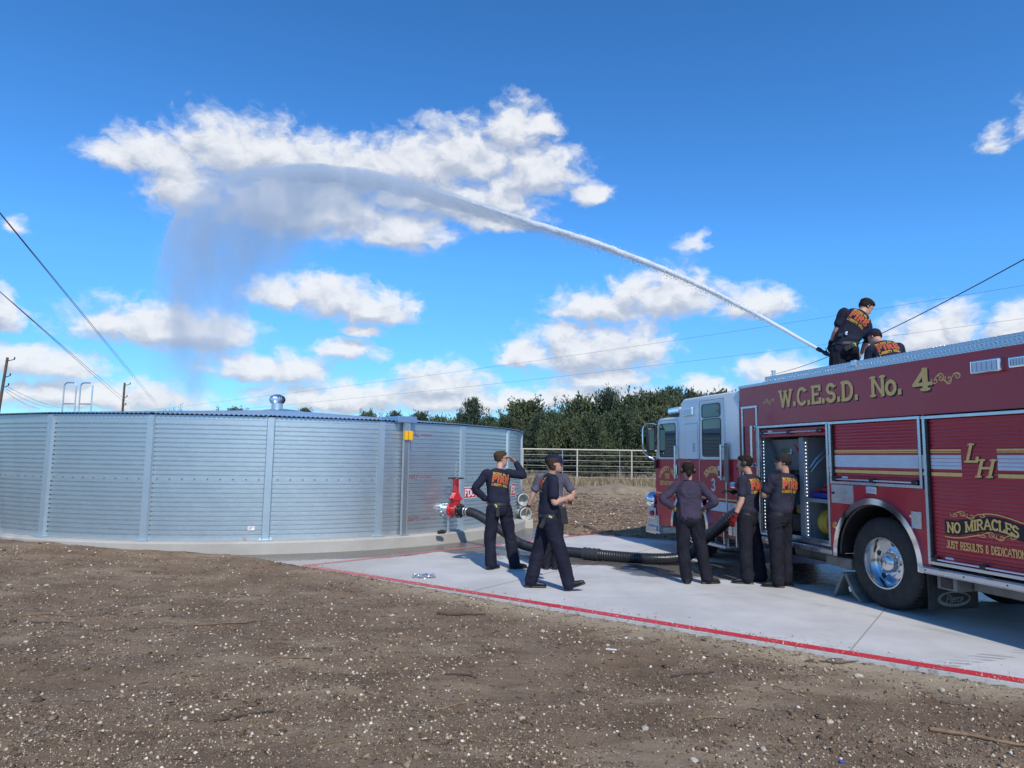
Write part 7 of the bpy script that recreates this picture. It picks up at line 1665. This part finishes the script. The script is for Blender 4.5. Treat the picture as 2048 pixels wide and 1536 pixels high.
P(MB().tube([Vector((-.185, -.229, .99)), Vector((-.176, -.228, 1.01))], .037, 14), 'watch', M_BLACK, rt_, smooth=.7)
# man in a dark cap with folded arms
rt_, J_, b_ = person('F', (3.80, 9.93), 'man in a dark cap and sunglasses with folded arms by the open compartment', dict(pel=(.03, 0, .985), chest=(.105, .0, 1.385), neck=(.125, .0, 1.585), head=(.10, .0, 1.735), shL=(-.045, -.125, 1.50), shR=(.235, .15, 1.49), elL=(-.165, -.10, 1.275), wrL=(-.02, .14, 1.29), elR=(.03, .32, 1.26), wrR=(-.085, .12, 1.335), hdR=(-.12, .03, 1.33), hipL=(-.035, -.07, .945), hipR=(.095, .07, .945), kneeL=(-.015, -.09, .52), kneeR=(.095, .10, .52), ankL=(-.015, -.10, .09), ankR=(.11, .09, .09)),
    'short', M_NAVY2, M_PANT, 1.01, hd=(-.98, .10, .06), hair=M_HAIRD, hat=M_CAPG, glasses=True, curl=(.7, .7), palm=((.7, .5, 0), (.5, -.5, 0)), toe=((-.98, -.05, 0), (-.9, .25, 0)), seed=17)
# two men on the engine's deck
DZ = 2.48
g1 = tw(1.60, -1.0, 0); rt_, J_, b_ = person('G', (g1.x, g1.y), 'man standing on the engine deck holding the nozzle, bending to the right', dict(pel=(.0, 0, 1.02), chest=(.155, .03, 1.385), neck=(.265, .07, 1.535), head=(.315, .14, 1.625), shL=(.005, -.03, 1.535), shR=(.315, .06, 1.33), elL=(-.095, -.02, 1.29), wrL=(-.185, .08, 1.10), elR=(.305, .05, 1.10), wrR=(.235, .16, .93), hipL=(-.09, -.02, .97), hipR=(.085, .03, .97), kneeL=(-.13, .02, .54), kneeR=(.10, .08, .54), ankL=(-.15, .0, .095), ankR=(.12, .04, .095)),
    'short', M_NAVY, M_PANT2, 1.04, hd=(.62, .55, -.56), head_tilt=(.45, .3, .85), hair=M_HAIRD, hat=None, gloves=(M_GBLK, None), curl=(.9, .6), palm=((1, .3, 0), (-1, .2, 0)), toe=((-.1, 1, 0), (.3, 1, 0)), seed=21, base_z=DZ)
lime(rt_, (.14, -.15, 1.03), .9); gear(rt_, (.06, -.16, .98), 'radio_holster', M_BLACK, (.07, .025, .035), -.5); gear(rt_, (-.05, -.15, 1.17), 'belt_pouch', M_BLACK, (.03, .02, .025)); gear(rt_, (.03, -.155, 1.19), 'belt_clip', M_STEEL, (.018, .008, .028))
g2 = tw(.88, -1.0, 0); rt_, J_, b_ = person('H', (g2.x, g2.y), 'man crouching on the engine deck behind the standing man', dict(pel=(.12, -.08, .42), chest=(.06, .06, .80), neck=(.0, .15, .975), head=(-.09, .20, 1.075), shL=(-.135, .03, .865), shR=(.215, .13, .90), elL=(-.215, .05, .60), wrL=(-.18, .26, .42), elR=(.26, .30, .68), wrR=(.10, .40, .50), hipL=(.03, -.08, .40), hipR=(.21, -.06, .40), kneeL=(-.06, .30, .36), kneeR=(.28, .32, .36), ankL=(-.03, -.02, .10), ankR=(.25, .0, .10)),
    'short', M_NAVY, M_PANT2, 1.0, hd=(-.75, .5, -.45), head_tilt=(-.3, .35, .9), hair=M_HAIRD, hat=M_CAPN, curl=(.8, .8), palm=((0, 0, -1), (0, 0, -1)), toe=((-.2, 1, 0), (.2, 1, 0)), seed=25, base_z=DZ)
# nozzle and its attack hose
nz0 = jp(0, 3.56); nd_ = (jat(.3)[0] - jat(0)[0]).normalized()
noz = empty('hose_nozzle', nz0, 0, 'black hose nozzle held at the edge of the engine deck', 'nozzle')
pr = [(.030, .0), (.034, -.01), (.034, -.07), (.026, -.08), (.026, -.12), (.036, -.13), (.036, -.19), (.024, -.20), (.024, -.34), (.032, -.35), (.032, -.42), (0, -.42)]
MB().lathe(pr, (0, 0, 0), nd_, 18).build('barrel', M_BLACK, noz, smooth=.6)
MB().tube([Vector((0, 0, 0)) - nd_ * .30, -nd_ * .30 + Vector((.02, .01, -.10))], .018, 8).build('pistol_grip', M_BLACK, noz, smooth=.7)
MB().tube([-nd_ * .18 + Vector((0, 0, .03)), -nd_ * .16 + Vector((0, 0, .085)), -nd_ * .22 + Vector((0, 0, .09))], .009, 6).build('bail_handle', M_BLACK, noz, smooth=.7)
hc = catmull([nz0 - nd_ * .2, nz0 - nd_ * .42, tw(1.70, -1.22, 3.28), tw(1.35, -1.35, 2.95), tw(.9, -1.5, 2.60), tw(.2, -1.6, 2.54), tw(-.6, -1.4, 2.54), tw(-1.2, -1.4, 2.54)], 8)
o = MB().tube([p - hc[0] for p in hc], .028, 12).build('attack_hose', mat('attack_hose', (.05, .05, .055), rough=.8, var=.2), None, .8, label='dark attack hose leading down from the nozzle into the engine deck', cat='hose'); o.location = hc[0]
